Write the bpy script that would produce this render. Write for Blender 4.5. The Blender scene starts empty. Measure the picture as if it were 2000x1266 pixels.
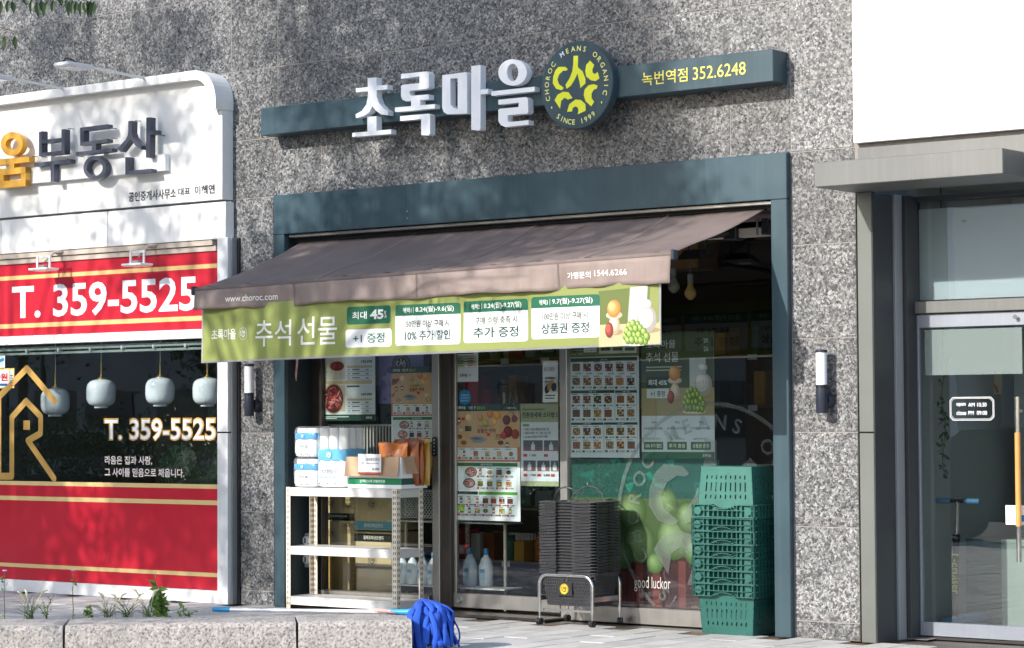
import bpy, bmesh, math, random
import numpy as np
from mathutils import Vector, Matrix
from mathutils.geometry import tessellate_polygon
random.seed(7)
rng = np.random.default_rng(7)
SC = bpy.context.scene
COL = SC.collection
rad = math.radians

# ------------------------------------------------------------------ camera
FPX, YAW, PITCH, ROLL = 4621.7, 0.656969, 0.040307, -0.005379
CAM = np.array([12.8396, -13.1233, 1.4013])
_F = np.array([-math.sin(YAW)*math.cos(PITCH), math.cos(YAW)*math.cos(PITCH), math.sin(PITCH)])
_r = np.array([math.cos(YAW), math.sin(YAW), 0.0]); _u = np.cross(_r, _F)
_R = math.cos(ROLL)*_r + math.sin(ROLL)*_u
_U = -math.sin(ROLL)*_r + math.cos(ROLL)*_u
cd = bpy.data.cameras.new('camera'); cam = bpy.data.objects.new('camera', cd); COL.objects.link(cam)
cd.sensor_width = 36.0; cd.lens = 36.0*FPX/2000.0; cd.clip_start = 0.1; cd.clip_end = 2000.0
M = Matrix.Identity(4)
for i in range(3):
    M[i][0] = _R[i]; M[i][1] = _U[i]; M[i][2] = -_F[i]; M[i][3] = CAM[i]
cam.matrix_world = M
SC.camera = cam

# ------------------------------------------------------------------ sky, sun, exposure
SUN = np.array([0.28, 1.0, -0.56]); SUN = SUN/np.linalg.norm(SUN)
w = bpy.data.worlds.new('World'); SC.world = w; w.use_nodes = True
nt = w.node_tree; nt.nodes.clear()
sky = nt.nodes.new('ShaderNodeTexSky'); sky.sky_type = 'NISHITA'; sky.sun_disc = False
sky.sun_elevation = math.asin(-SUN[2]); sky.sun_rotation = math.atan2(-SUN[0], -SUN[1])
sky.air_density = 1.0; sky.dust_density = 1.2
bg = nt.nodes.new('ShaderNodeBackground'); bg.inputs[1].default_value = 0.15
ow = nt.nodes.new('ShaderNodeOutputWorld')
nt.links.new(sky.outputs[0], bg.inputs[0]); nt.links.new(bg.outputs[0], ow.inputs[0])
sl = bpy.data.lights.new('sun', 'SUN'); sl.energy = 2.6; sl.angle = rad(0.53); sl.color = (1.0, 0.955, 0.89)
so = bpy.data.objects.new('sun', sl); COL.objects.link(so)
so.rotation_euler = Vector(SUN.tolist()).to_track_quat('-Z', 'Y').to_euler(); so.location = (-6, -20, 14)
SC.view_settings.view_transform = 'Standard'; SC.view_settings.look = 'None'
SC.view_settings.gamma = 1.0; SC.view_settings.use_curve_mapping = False
SC.view_settings.exposure = 1.25
SC.render.engine = 'CYCLES'
SC.cycles.max_bounces = 8; SC.cycles.transparent_max_bounces = 24
SC.cycles.sample_clamp_indirect = 6.0
SC.cycles.use_denoising = True

# ------------------------------------------------------------------ photo pixel -> place
def ray(px, py): return _F + (px-1000)/FPX*_R - (py-633)/FPX*_U
def W(px, py, Y=0.0):
    d = ray(px, py); t = (Y-CAM[1])/d[1]; return CAM + t*d
def G(px, py, z=0.0):
    d = ray(px, py); t = (z-CAM[2])/d[2]; return CAM + t*d
def RC(x0, y0, x1, y1, Y=0.0):
    """top-left and bottom-right photo corners of an upright rectangle standing in the plane y=Y"""
    a = W(x0, y0, Y); b = W(x1, y1, Y); return a[0], b[0], b[2], a[2]     # x0,x1,z0,z1
def zm(ox, oy, s): return lambda x, y: (ox+x/s, oy+y/s)                    # reading of an enlarged crop
ZB = zm(480, 60, 3.3317)
ZL = zm(0, 680, 3.516)

# ------------------------------------------------------------------ materials
def lin(c):
    if isinstance(c, str):
        c = c.lstrip('#'); c = [int(c[i:i+2], 16)/255 for i in (0, 2, 4)]
    return tuple((v/12.92 if v <= .04045 else ((v+.055)/1.055)**2.4) for v in c)
MATS = {}
class NT:
    def __init__(s, name):
        s.m = bpy.data.materials.new(name); s.m.use_nodes = True
        s.t = s.m.node_tree; s.n = s.t.nodes; s.l = s.t.links
        s.b = s.n['Principled BSDF']; s.out = s.n['Material Output']; MATS[name] = s.m
    def new(s, t, **k):
        n = s.n.new(t)
        for a, v in k.items():
            if a.startswith('i_'): n.inputs[int(a[2:]) if a[2:].isdigit() else a[2:]].default_value = v
            else: setattr(n, a, v)
        return n
    def ln(s, a, b): s.l.new(a, b)
    def coord(s, scale=(1, 1, 1), rnd=True):
        tc = s.new('ShaderNodeTexCoord'); mp = s.new('ShaderNodeMapping'); mp.inputs['Scale'].default_value = scale
        s.ln(tc.outputs['Object'], mp.inputs['Vector'])
        if rnd:
            oi = s.new('ShaderNodeObjectInfo'); mul = s.new('ShaderNodeMath', operation='MULTIPLY'); mul.inputs[1].default_value = 57.0
            s.ln(oi.outputs['Random'], mul.inputs[0])
            cb = s.new('ShaderNodeCombineXYZ')
            for i in range(3): s.ln(mul.outputs[0], cb.inputs[i])
            s.ln(cb.outputs[0], mp.inputs['Location'])
        return mp.outputs[0]
    def noise(s, vec, scale, detail=4, rough=.55, dist=0):
        n = s.new('ShaderNodeTexNoise'); n.inputs['Scale'].default_value = scale; n.inputs['Detail'].default_value = detail
        n.inputs['Roughness'].default_value = rough; n.inputs['Distortion'].default_value = dist
        s.ln(vec, n.inputs['Vector']); return n
    def ramp(s, fac, stops, interp='LINEAR'):
        r = s.new('ShaderNodeValToRGB'); r.color_ramp.interpolation = interp
        e = r.color_ramp.elements
        while len(e) < len(stops): e.new(.5)
        for el, (p, c) in zip(e, stops):
            el.position = p; el.color = (*c, 1) if len(c) == 3 else c
        s.ln(fac, r.inputs[0]); return r.outputs[0]
    def mix(s, fac, a, b, mode='MIX'):
        n = s.new('ShaderNodeMix', data_type='RGBA', blend_type=mode)
        for sock, v in ((n.inputs['Factor'], fac), (n.inputs[6], a), (n.inputs[7], b)):
            if isinstance(v, (int, float)): sock.default_value = v
            elif isinstance(v, tuple): sock.default_value = (*v, 1) if len(v) == 3 else v
            else: s.ln(v, sock)
        return n.outputs[2]
    def bump(s, h, strength, dist=.01):
        b = s.new('ShaderNodeBump'); b.inputs['Strength'].default_value = strength; b.inputs['Distance'].default_value = dist
        s.ln(h, b.inputs['Height']); s.ln(b.outputs[0], s.b.inputs['Normal'])
    def mr(s, v, a, b):
        m = s.new('ShaderNodeMapRange'); m.inputs['To Min'].default_value = a; m.inputs['To Max'].default_value = b
        s.ln(v, m.inputs['Value']); return m.outputs[0]

def pm(name, col, rough=.5, metal=0.0, var=.10, scale=5.0, bump=0.0, bscale=80.0, streak=0.0, spec=.5, wear=None, coat=0.0):
    """paint, plastic, metal, card: a colour with uneven tone, rain streaks and relief"""
    t = NT(name); c = lin(col); v = t.coord()
    n = t.noise(v, scale, 5)
    lo = tuple(max(0, x*(1-var)) for x in c); hi = tuple(min(1, x*(1+var)) for x in c)
    o = t.ramp(n.outputs[0], [(.3, lo), (.7, hi)])
    if streak:
        v2 = t.coord((14, 14, .5)); n2 = t.noise(v2, 2.2, 6, .6)
        k = t.ramp(n2.outputs[0], [(.45, (0, 0, 0)), (.75, (1, 1, 1))])
        f = t.new('ShaderNodeMath', operation='MULTIPLY'); f.inputs[1].default_value = streak
        t.ln(k, f.inputs[0])
        o = t.mix(f.outputs[0], o, tuple(min(1, x*1.5+.04) for x in c))
    if wear:
        v3 = t.coord(); n3 = t.noise(v3, wear[1], 6, .7)
        k = t.ramp(n3.outputs[0], [(wear[2], (0, 0, 0)), (wear[2]+.06, (1, 1, 1))])
        o = t.mix(k, o, lin(wear[0]))
    t.ln(o, t.b.inputs['Base Color'])
    n4 = t.noise(v, scale*2.3, 4)
    t.ln(t.mr(n4.outputs[0], max(.02, rough-.10), min(1, rough+.10)), t.b.inputs['Roughness'])
    t.b.inputs['Metallic'].default_value = metal; t.b.inputs['Specular IOR Level'].default_value = spec
    t.b.inputs['Coat Weight'].default_value = coat
    if bump:
        n5 = t.noise(v, bscale, 3); t.bump(n5.outputs[0], bump, .004)
    return t.m

def granite():
    t = NT('granite'); v = t.coord()
    nd = t.noise(v, 60, 3, .6)
    vd = t.mix(.030, v, nd.outputs['Color'], 'ADD')
    vo = t.new('ShaderNodeTexVoronoi', feature='F1'); vo.inputs['Scale'].default_value = 70; t.ln(vd, vo.inputs['Vector'])
    sep = t.new('ShaderNodeSeparateColor'); t.ln(vo.outputs['Color'], sep.inputs[0])
    v2 = t.new('ShaderNodeTexVoronoi', feature='F1'); v2.inputs['Scale'].default_value = 135; t.ln(vd, v2.inputs['Vector'])
    sep2 = t.new('ShaderNodeSeparateColor'); t.ln(v2.outputs['Color'], sep2.inputs[0])
    big = t.noise(v, 11, 3, .6)
    a = t.new('ShaderNodeMath', operation='MULTIPLY_ADD'); a.inputs[1].default_value = .62; t.ln(sep.outputs[0], a.inputs[0])
    b = t.new('ShaderNodeMath', operation='MULTIPLY'); b.inputs[1].default_value = .38; t.ln(sep2.outputs[1], b.inputs[0])
    t.ln(b.outputs[0], a.inputs[2])
    cth = t.new('ShaderNodeMath', operation='MULTIPLY_ADD'); cth.inputs[1].default_value = .26; cth.inputs[2].default_value = -.13
    t.ln(big.outputs[0], cth.inputs[0])
    s = t.new('ShaderNodeMath', operation='ADD'); t.ln(a.outputs[0], s.inputs[0]); t.ln(cth.outputs[0], s.inputs[1])
    o = t.ramp(s.outputs[0], [(.0, (.022, .023, .027)), (.28, (.042, .044, .049)), (.37, (.098, .099, .102)), (.55, (.150, .150, .150)), (.68, (.245, .243, .240)), (.92, (.43, .425, .415))])
    large = t.noise(v, 2.6, 4); o = t.mix(t.mr(large.outputs[0], -.1, .45), o, (.10, .099, .098))
    oi = t.new('ShaderNodeObjectInfo'); hs = t.new('ShaderNodeHueSaturation')
    t.ln(t.mr(oi.outputs['Random'], .72, 1.15), hs.inputs['Value']); t.ln(o, hs.inputs['Color'])
    t.ln(hs.outputs[0], t.b.inputs['Base Color'])
    t.ln(t.mr(sep.outputs[1], .22, .48), t.b.inputs['Roughness'])
    t.bump(s.outputs[0], .12, .002)
granite()
def paving():
    t = NT('paving'); v = t.coord()
    n1 = t.noise(v, 190, 3, .7); n2 = t.noise(v, 3.0, 6, .65); n3 = t.noise(v, 26, 5, .7)
    o = t.ramp(n1.outputs[0], [(.30, (.34, .325, .305)), (.5, (.50, .485, .46)), (.72, (.62, .605, .58))])
    o = t.mix(t.ramp(n2.outputs[0], [(.42, (0, 0, 0)), (.80, (.6, .6, .6))]), o, (.24, .225, .21))
    o = t.mix(t.ramp(n3.outputs[0], [(.62, (0, 0, 0)), (.84, (.4, .4, .4))]), o, (.16, .15, .14))
    oi = t.new('ShaderNodeObjectInfo'); hs = t.new('ShaderNodeHueSaturation')
    t.ln(t.mr(oi.outputs['Random'], .88, 1.06), hs.inputs['Value']); t.ln(o, hs.inputs['Color']); t.ln(hs.outputs[0], t.b.inputs['Base Color'])
    t.b.inputs['Roughness'].default_value = .85; t.bump(n1.outputs[0], .35, .003)
paving()
def stone(name, lo, mid, hi, sc, bump):
    t = NT(name); v = t.coord()
    n1 = t.noise(v, sc, 4, .75); n2 = t.noise(v, 5, 5, .6); n3 = t.noise(v, sc*.35, 3, .6)
    o = t.ramp(n1.outputs[0], [(.36, lo), (.47, mid), (.66, hi)])
    o = t.mix(t.ramp(n2.outputs[0], [(.45, (0, 0, 0)), (.8, (.5, .5, .5))]), o, tuple(x*.55 for x in mid))
    t.ln(o, t.b.inputs['Base Color']); t.b.inputs['Roughness'].default_value = .9
    ad = t.new('ShaderNodeMath', operation='ADD'); t.ln(n1.outputs[0], ad.inputs[0]); t.ln(n3.outputs[0], ad.inputs[1])
    t.bump(ad.outputs[0], bump, .008)
stone('kerb_stone', (.13, .112, .10), (.37, .335, .305), (.55, .51, .475), 60, 1.0)
stone('asphalt', (.030, .030, .031), (.05, .05, .05), (.075, .074, .072), 120, .5)
stone('soil', (.03, .024, .018), (.06, .048, .035), (.10, .08, .06), 60, .8)
def leafmat(name, a, b):
    t = NT(name)
    at = t.new('ShaderNodeAttribute', attribute_name='tone')
    o = t.ramp(at.outputs['Fac'], [(0, a), (1, b)])
    t.ln(o, t.b.inputs['Base Color']); t.b.inputs['Roughness'].default_value = .45
    tr = t.new('ShaderNodeBsdfTranslucent'); t.ln(o, tr.inputs['Color'])
    mx = t.new('ShaderNodeMixShader'); mx.inputs[0].default_value = .3
    t.ln(t.b.outputs[0], mx.inputs[1]); t.ln(tr.outputs[0], mx.inputs[2]); t.ln(mx.outputs[0], t.out.inputs[0])
leafmat('leaf', (.018, .045, .010), (.07, .14, .025))
leafmat('weed', (.07, .15, .025), (.22, .34, .08))
leafmat('monstera_leaf', (.012, .05, .016), (.03, .10, .03))
def glassm(name, tint, ior=1.5, rough=0.0, gain=1.0):
    t = NT(name); t.n.remove(t.b)
    tr = t.new('ShaderNodeBsdfTransparent'); tr.inputs[0].default_value = (*tint, 1)
    gl = t.new('ShaderNodeBsdfGlossy'); gl.inputs['Roughness'].default_value = rough
    v = t.coord((1, 1, 1), False); n = t.noise(v, 1.7, 2)
    bp = t.new('ShaderNodeBump'); bp.inputs['Strength'].default_value = .012; bp.inputs['Distance'].default_value = .05
    t.ln(n.outputs[0], bp.inputs['Height']); t.ln(bp.outputs[0], gl.inputs['Normal'])
    fr = t.new('ShaderNodeFresnel'); fr.inputs[0].default_value = ior
    mu = t.new('ShaderNodeMath', operation='MULTIPLY', use_clamp=True); mu.inputs[1].default_value = gain; t.ln(fr.outputs[0], mu.inputs[0])
    ge = t.new('ShaderNodeNewGeometry'); fb = t.new('ShaderNodeMath', operation='SUBTRACT'); fb.inputs[0].default_value = 1.0; t.ln(ge.outputs['Backfacing'], fb.inputs[1])
    m2 = t.new('ShaderNodeMath', operation='MULTIPLY'); t.ln(mu.outputs[0], m2.inputs[0]); t.ln(fb.outputs[0], m2.inputs[1])   # one mirror image per pane, from its near face
    mx = t.new('ShaderNodeMixShader'); t.ln(m2.outputs[0], mx.inputs[0]); t.ln(tr.outputs[0], mx.inputs[1]); t.ln(gl.outputs[0], mx.inputs[2])
    t.ln(mx.outputs[0], t.out.inputs[0])
glassm('glass', (.90, .925, .92), 1.52, 0, 3.0)
glassm('door_glass', (.84, .865, .865), 1.52, 0, 3.6)
def frost(name, col, a):
    t = NT(name); t.b.inputs['Base Color'].default_value = (*lin(col), 1); t.b.inputs['Roughness'].default_value = .6
    t.b.inputs['Alpha'].default_value = a
frost('frosted', '#77827f', .26); frost('frost_band', '#8d9c99', .5); frost('wrap_film', '#eef2f5', .12); frost('rust_stain', '#8a6230', .33); frost('transom_film_glare', '#dbe6ec', .50); frost('white_film', '#eef2f2', .88)
MATS['wrap_film'].node_tree.nodes['Principled BSDF'].inputs['Roughness'].default_value = .12
def printm(name='print', rough=.45):
    t = NT(name); at = t.new('ShaderNodeAttribute', attribute_name='Col')
    v = t.coord(); n = t.noise(v, 6, 3)
    o = t.mix(t.mr(n.outputs[0], 0, .16), at.outputs['Color'], (.5, .5, .5), 'MULTIPLY')
    t.ln(o, t.b.inputs['Base Color']); t.b.inputs['Roughness'].default_value = rough
printm(); printm('print_gloss', .2)
def through(name, attr=None, col=(.8, .8, .8), w_=.5):
    t = NT(name); tr = t.new('ShaderNodeBsdfTranslucent'); mx = t.new('ShaderNodeMixShader'); mx.inputs[0].default_value = w_
    t.b.inputs['Roughness'].default_value = .5
    if attr:
        at = t.new('ShaderNodeAttribute', attribute_name=attr); t.ln(at.outputs['Color'], t.b.inputs['Base Color']); t.ln(at.outputs['Color'], tr.inputs['Color'])
    else: t.b.inputs['Base Color'].default_value = (*col, 1); tr.inputs['Color'].default_value = (*col, 1)
    t.ln(t.b.outputs[0], mx.inputs[1]); t.ln(tr.outputs[0], mx.inputs[2]); t.ln(mx.outputs[0], t.out.inputs[0])
through('banner_ink', 'Col', w_=.32); through('banner_sheet', None, (.85, .85, .85), .7)
def fabric(name, col, stain):
    t = NT(name); v = t.coord(); c = lin(col)
    n1 = t.noise(v, 2.2, 6, .62); n2 = t.noise(v, 240, 2); n3 = t.noise(t.coord((6, 1, 1)), 1.5, 5)
    o = t.ramp(n1.outputs[0], [(.3, tuple(x*.74 for x in c)), (.7, tuple(x*1.12 for x in c))])
    o = t.mix(t.ramp(n3.outputs[0], [(.5, (0, 0, 0)), (.8, (.35, .35, .35))]), o, lin(stain))
    t.ln(o, t.b.inputs['Base Color']); t.b.inputs['Roughness'].default_value = .85
    n4 = t.noise(t.coord((1, 1, .4)), 9, 4); ad = t.new('ShaderNodeMath', operation='ADD')
    t.ln(n2.outputs[0], ad.inputs[0]); t.ln(n4.outputs[0], ad.inputs[1]); t.bump(ad.outputs[0], .25, .006)
fabric('awning_cloth', '#6f625d', '#55473f'); fabric('valance_cloth', '#8b7c75', '#5d4f47')

pm('grout', '#857f7b', .9, 0, .15, 20)
pm('teal_paint', '#33474f', .34, 0, .16, 1.6, streak=.16, wear=('#8a8076', 5, .74))
pm('teal_paint_shaded', '#16262c', .5, 0, .15, 2)  # same teal metal as the frame; shade of the recess put into the colour
pm('letter_white', '#e4e6e9', .35, .0, .05, 3, streak=.12)
pm('yellow_vinyl', '#dde23a', .4, 0, .03)
pm('white_enamel', '#e2e1de', .35, 0, .04, 1.4, streak=.05)
pm('white_plaster', '#efeeec', .5, 0, .02, 1.0)
pm('aluminium', '#d3d4d5', .42, .15, .07, 3, streak=.15)
pm('aluminium_side', '#8c8e90', .45, .3, .07, 3)
pm('beige_trim', '#b3a79a', .6, 0, .06)
pm('letter_gold', '#d9a23c', .4, .15, .06, 3)
pm('letter_navy', '#474a57', .4, .1, .10, 4, streak=.22)
pm('red_vinyl', '#b80d28', .42, 0, .04, 1.2)
pm('gold_vinyl', '#d9bb78', .5, 0, .03)
pm('gold_metal', '#d2a75c', .35, .35, .06, 4)
pm('white_vinyl', '#eceef2', .5, 0, .02)
pm('black_vinyl', '#222226', .5)
pm('dark_metal', '#202125', .45, .3, .15, 4)
pm('black_plastic', '#222325', .42, 0, .2, 8, bump=.1)
pm('basket_plastic', '#3b3c3f', .38, 0, .25, 9, bump=.1)
pm('navy_metal', '#2b303c', .4, .2, .1)
pm('lamp_glass', '#dfe2e6', .25, 0, .02)
pm('opal_glass', '#eef4fb', .15, 0, .03)
pm('brass', '#c9a961', .3, .8, .05)
pm('steel', '#a9a6a2', .33, .85, .10, 3, streak=.2)
pm('chrome', '#d4d2ce', .14, .95, .05, 9, wear=('#8a5a35', 30, .70))
pm('dark_steel', '#4a4541', .35, .7, .12, 3)
pm('grey_panel', '#666765', .4, .2, .06, 1.8, streak=.16)
pm('grey_paint', '#5f625d', .45, 0, .07, 2, wear=('#a8a298', 3, .72))
pm('charcoal_paint', '#313337', .45, .1, .1, 2)
pm('door_aluminium', '#858a94', .4, .35, .06, 2, streak=.1)
pm('shelf_white', '#cfcdc8', .38, 0, .05, 4, wear=('#8a5230', 7, .715))
pm('shelf_post', '#e0d6c4', .45, 0, .10, 14, wear=('#9c6a3c', 18, .67))
pm('slot_dark', '#6b5238', .8)
pm('cardboard', '#b99c7e', .8, 0, .08, 6, bump=.1)
pm('box_tan', '#c9b288', .75, 0, .08, 5)
pm('box_gold', '#b08d4a', .6, 0, .1, 5)
pm('paper_white', '#f0f1f2', .6, 0, .03)
pm('tape', '#c4a888', .25, 0, .05)
pm('tissue', '#f4f2ef', .85, 0, .03, 20, bump=.15)
pm('pack_film', '#eef0f3', .18, 0, .03, 10, bump=.5, bscale=26)
pm('cyan_film', '#3fa9d2', .2, 0, .05, 10, bump=.5, bscale=26)
pm('blue_film', '#1f90cc', .2, 0, .05, 10, bump=.5, bscale=26)
pm('bag_orange', '#c06f2c', .32, 0, .12, 8, bump=.8, bscale=22)
pm('bag_brown', '#8a4a20', .35, 0, .14, 8, bump=.8, bscale=22)
pm('bag_yellow', '#c99a3f', .35, 0, .12, 8, bump=.8, bscale=22)
pm('crate_green', '#1f544c', .42, 0, .12, 7, wear=('#4d8a7c', 14, .73))
pm('crate_faded', '#2c6459', .42, 0, .12, 7, wear=('#5a9a8a', 14, .72))
pm('mop_blue', '#2450b4', 1.0, 0, .38, 5, bump=1.0, bscale=150)
pm('grip_blue', '#2a93c9', .4, 0, .05)
pm('tube_white', '#dfe0e2', .25, .3, .05)
pm('rag_pink', '#c79a96', .9, 0, .2, 30, bump=.6)
pm('bark', '#5b5047', .9, 0, .3, 12, bump=1.0, bscale=30)
pm('twig', '#4c4434', .8)
pm('flower', '#b98ac9', .6); pm('seed', '#cfc6a2', .8)
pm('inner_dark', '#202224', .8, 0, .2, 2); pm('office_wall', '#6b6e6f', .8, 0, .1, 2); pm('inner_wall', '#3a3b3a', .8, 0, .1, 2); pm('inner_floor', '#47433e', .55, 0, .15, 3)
pm('inner_pale', '#9b9f9c', .8, 0, .05, 2); pm('wood', '#c08a4a', .5, 0, .12, 6); pm('shelf_wood', '#7d5c3a', .6, 0, .15, 5)
pm('mint_panel', '#9aa9a0', .5, 0, .04); pm('sage_panel', '#5e746b', .5, 0, .06)
pm('rail_glass', '#a3afab', .25, .2, .06, 8)
pm('bottle_white', '#dfe6ea', .3, 0, .05); pm('bottle_cap', '#2f86c0', .4)
pm('bulb_clear', '#a9a794', .12, 0, .05); pm('bulb_amber', '#e2b463', .15, 0, .05)
pm('facade_far', '#8d8a84', .7, 0, .1, .5); pm('window_far', '#2b3640', .15); pm('car_silver', '#9a9da1', .5, 0, .03)
pm('scooter_blue', '#4f7d9e', .45); pm('art_paper', '#cbb9a5', .7)
# ------------------------------------------------------------------ geometry helpers
ORG = {}
class Geo:
    def __init__(s): s.V = []; s.F = []; s.C = []          # C: colour per face (prints only)
    def add(s, V, F, col=None):
        o = len(s.V); s.V += [tuple(v) for v in V]; s.F += [tuple(i+o for i in f) for f in F]
        if col is not None: s.C += [col]*len(F)
        return s
    def box(s, x0, x1, y0, y1, z0, z1, c=0.0):
        if x1 < x0: x0, x1 = x1, x0
        if y1 < y0: y0, y1 = y1, y0
        if z1 < z0: z0, z1 = z1, z0
        if c <= 0:
            V = [(x, y, z) for x in (x0, x1) for y in (y0, y1) for z in (z0, z1)]
            return s.add(V, [(0, 1, 3, 2), (4, 6, 7, 5), (0, 4, 5, 1), (2, 3, 7, 6), (0, 2, 6, 4), (1, 5, 7, 3)])
        c = min(c, (x1-x0)*.45, (y1-y0)*.45, (z1-z0)*.45)
        V, idx = [], {}
        for sx in (0, 1):
            for sy in (0, 1):
                for sz in (0, 1):
                    X, Y, Z = (x0, x1)[sx], (y0, y1)[sy], (z0, z1)[sz]
                    dx, dy, dz = (c, -c)[sx], (c, -c)[sy], (c, -c)[sz]
                    idx[sx, sy, sz] = len(V)
                    V += [(X, Y+dy, Z+dz), (X+dx, Y, Z+dz), (X+dx, Y+dy, Z)]
        g = lambda a, b, d, k: idx[a, b, d]+k
        F = []
        for a in (0, 1):
            f = [g(a, 0, 0, 0), g(a, 1, 0, 0), g(a, 1, 1, 0), g(a, 0, 1, 0)]; F.append(f if a else f[::-1])
            f = [g(0, a, 0, 1), g(0, a, 1, 1), g(1, a, 1, 1), g(1, a, 0, 1)]; F.append(f if a else f[::-1])
            f = [g(0, 0, a, 2), g(1, 0, a, 2), g(1, 1, a, 2), g(0, 1, a, 2)]; F.append(f if a else f[::-1])
        for a in (0, 1):
            for b in (0, 1):
                F.append([g(a, b, 0, 0), g(a, b, 1, 0), g(a, b, 1, 1), g(a, b, 0, 1)])
                F.append([g(a, 0, b, 0), g(a, 1, b, 0), g(a, 1, b, 2), g(a, 0, b, 2)])
                F.append([g(0, a, b, 1), g(1, a, b, 1), g(1, a, b, 2), g(0, a, b, 2)])
        for k in idx.values(): F.append([k, k+1, k+2])
        return s.add(V, F)
    def tube(s, pts, r, n=10, caps=True, closed=False):
        """swept round bar along points; r a number or one radius per point"""
        P = [np.array(p, float) for p in pts]; m = len(P)
        rr = [r]*m if isinstance(r, (int, float)) else list(r)
        V, F = [], []; prev = None
        for i in range(m):
            a = P[max(0, i-1)] if not closed else P[i-1]; b = P[min(m-1, i+1)] if not closed else P[(i+1) % m]
            t = b-a; t = t/(np.linalg.norm(t)+1e-9)
            if prev is None:
                h = np.array([0, 0, 1.]) if abs(t[2]) < .9 else np.array([1., 0, 0])
                u = np.cross(t, h); u /= np.linalg.norm(u)
            else:
                u = prev-t*np.dot(prev, t); u /= (np.linalg.norm(u)+1e-9)
            prev = u; v = np.cross(t, u)
            for k in range(n):
                an = 2*math.pi*k/n; V.append(P[i]+rr[i]*(math.cos(an)*u+math.sin(an)*v))
        for i in range(m if closed else m-1):
            j = (i+1) % m
            for k in range(n):
                l = (k+1) % n; F.append((i*n+k, i*n+l, j*n+l, j*n+k))
        if caps and not closed:
            F.append(tuple(range(n))[::-1]); F.append(tuple(range((m-1)*n, m*n)))
        return s.add(V, F)
    def lathe(s, prof, c=(0, 0, 0), n=20, axis='z', sx=1.0, sy=1.0):
        V, F = [], []
        for r, h in prof:
            for k in range(n):
                a = 2*math.pi*k/n; p = (r*math.cos(a)*sx, r*math.sin(a)*sy, h)
                if axis == 'y': p = (p[0], p[2], p[1])
                if axis == 'x': p = (p[2], p[0], p[1])
                V.append((p[0]+c[0], p[1]+c[1], p[2]+c[2]))
        m = len(prof)
        for i in range(m-1):
            for k in range(n):
                l = (k+1) % n; F.append((i*n+k, i*n+l, (i+1)*n+l, (i+1)*n+k))
        F.append(tuple(range(n))[::-1]); F.append(tuple(range((m-1)*n, m*n)))
        return s.add(V, F)
    def ext(s, loops, yf, yb):
        """outline(s) in x,z extruded from y=yf (front) to y=yb; loops after the first are holes"""
        L = [[(float(p[0]), float(p[1])) for p in l] for l in loops]
        tri = tessellate_polygon([[Vector((p[0], p[1], 0)) for p in l] for l in L])
        flat = [p for l in L for p in l]; n = len(flat)
        V = [(p[0], yf, p[1]) for p in flat]+[(p[0], yb, p[1]) for p in flat]
        F = []
        for a, b, c in tri:
            (ax, az), (bx, bz), (cx, cz) = flat[a], flat[b], flat[c]
            if (bx-ax)*(cz-az)-(bz-az)*(cx-ax) < 0: b, c = c, b
            F.append((a, b, c)); F.append((a+n, c+n, b+n))
        o = 0
        for l in L:
            m = len(l)
            for i in range(m):
                j = (i+1) % m; F.append((o+i, o+j, o+j+n, o+i+n))
            o += m
        return s.add(V, F)
    def grid(s, fn, nu, nv):
        V = [fn(i/nu, j/nv) for j in range(nv+1) for i in range(nu+1)]
        F = [(j*(nu+1)+i, j*(nu+1)+i+1, (j+1)*(nu+1)+i+1, (j+1)*(nu+1)+i) for j in range(nv) for i in range(nu)]
        return s.add(V, F)

def mesh(name, g, mat, org=(0, 0, 0), smooth=False):
    me = bpy.data.meshes.new(name)
    V = np.array(g.V, float)-np.array(org, float)
    me.from_pydata(V.tolist(), [], g.F)
    if g.C:
        ca = me.attributes.new('Col', 'FLOAT_COLOR', 'CORNER')
        d = np.ones((len(me.loops), 4), np.float32); cnt = np.array([len(f) for f in g.F])
        d[:, :3] = np.repeat(np.array(g.C, np.float32), cnt, axis=0); ca.data.foreach_set('color', d.ravel())
    me.materials.append(MATS[mat] if isinstance(mat, str) else mat)
    if smooth:
        me.polygons.foreach_set('use_smooth', [True]*len(me.polygons))
        if smooth is not True: me.set_sharp_from_angle(angle=rad(smooth))
    if not g.C:
        bm = bmesh.new(); bm.from_mesh(me); bmesh.ops.recalc_face_normals(bm, faces=bm.faces); bm.to_mesh(me); bm.free()
    me.update(); return me
def props(o, label, cat, group=None, kind=None):
    if label: o['label'] = label
    if cat: o['category'] = cat
    if group: o['group'] = group
    if kind: o['kind'] = kind
    return o
def thing(name, label, cat, loc=(0, 0, 0), group=None, local=False, rz=0.0):
    o = bpy.data.objects.new(name, None); COL.objects.link(o); o.empty_display_size = .1
    o.location = tuple(float(v) for v in loc); o.rotation_euler = (0, 0, rz)
    ORG[o.name] = np.zeros(3) if local else np.array(loc, float)
    return props(o, label, cat, group)
def obj(name, g, mat, parent=None, smooth=False, label=None):
    """mesh object; g holds place coordinates, the object's origin goes to the parent's (or to its own base)"""
    if parent is not None: org = ORG[parent.name]
    else:
        V = np.array(g.V); org = np.array([(V[:, 0].min()+V[:, 0].max())/2, (V[:, 1].min()+V[:, 1].max())/2, V[:, 2].min()])
    o = bpy.data.objects.new(name, mesh(name, g, mat, org, smooth)); COL.objects.link(o)
    ORG[o.name] = org
    if parent is not None: o.parent = parent
    else: o.location = org
    if label: o['label'] = label
    return o
def one(name, g, mat, label, cat, group=None, smooth=False): return props(obj(name, g, mat, None, smooth), label, cat, group)
def struct(name, g, mat): return props(obj(name, g, mat), None, None, None, 'structure')
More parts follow.
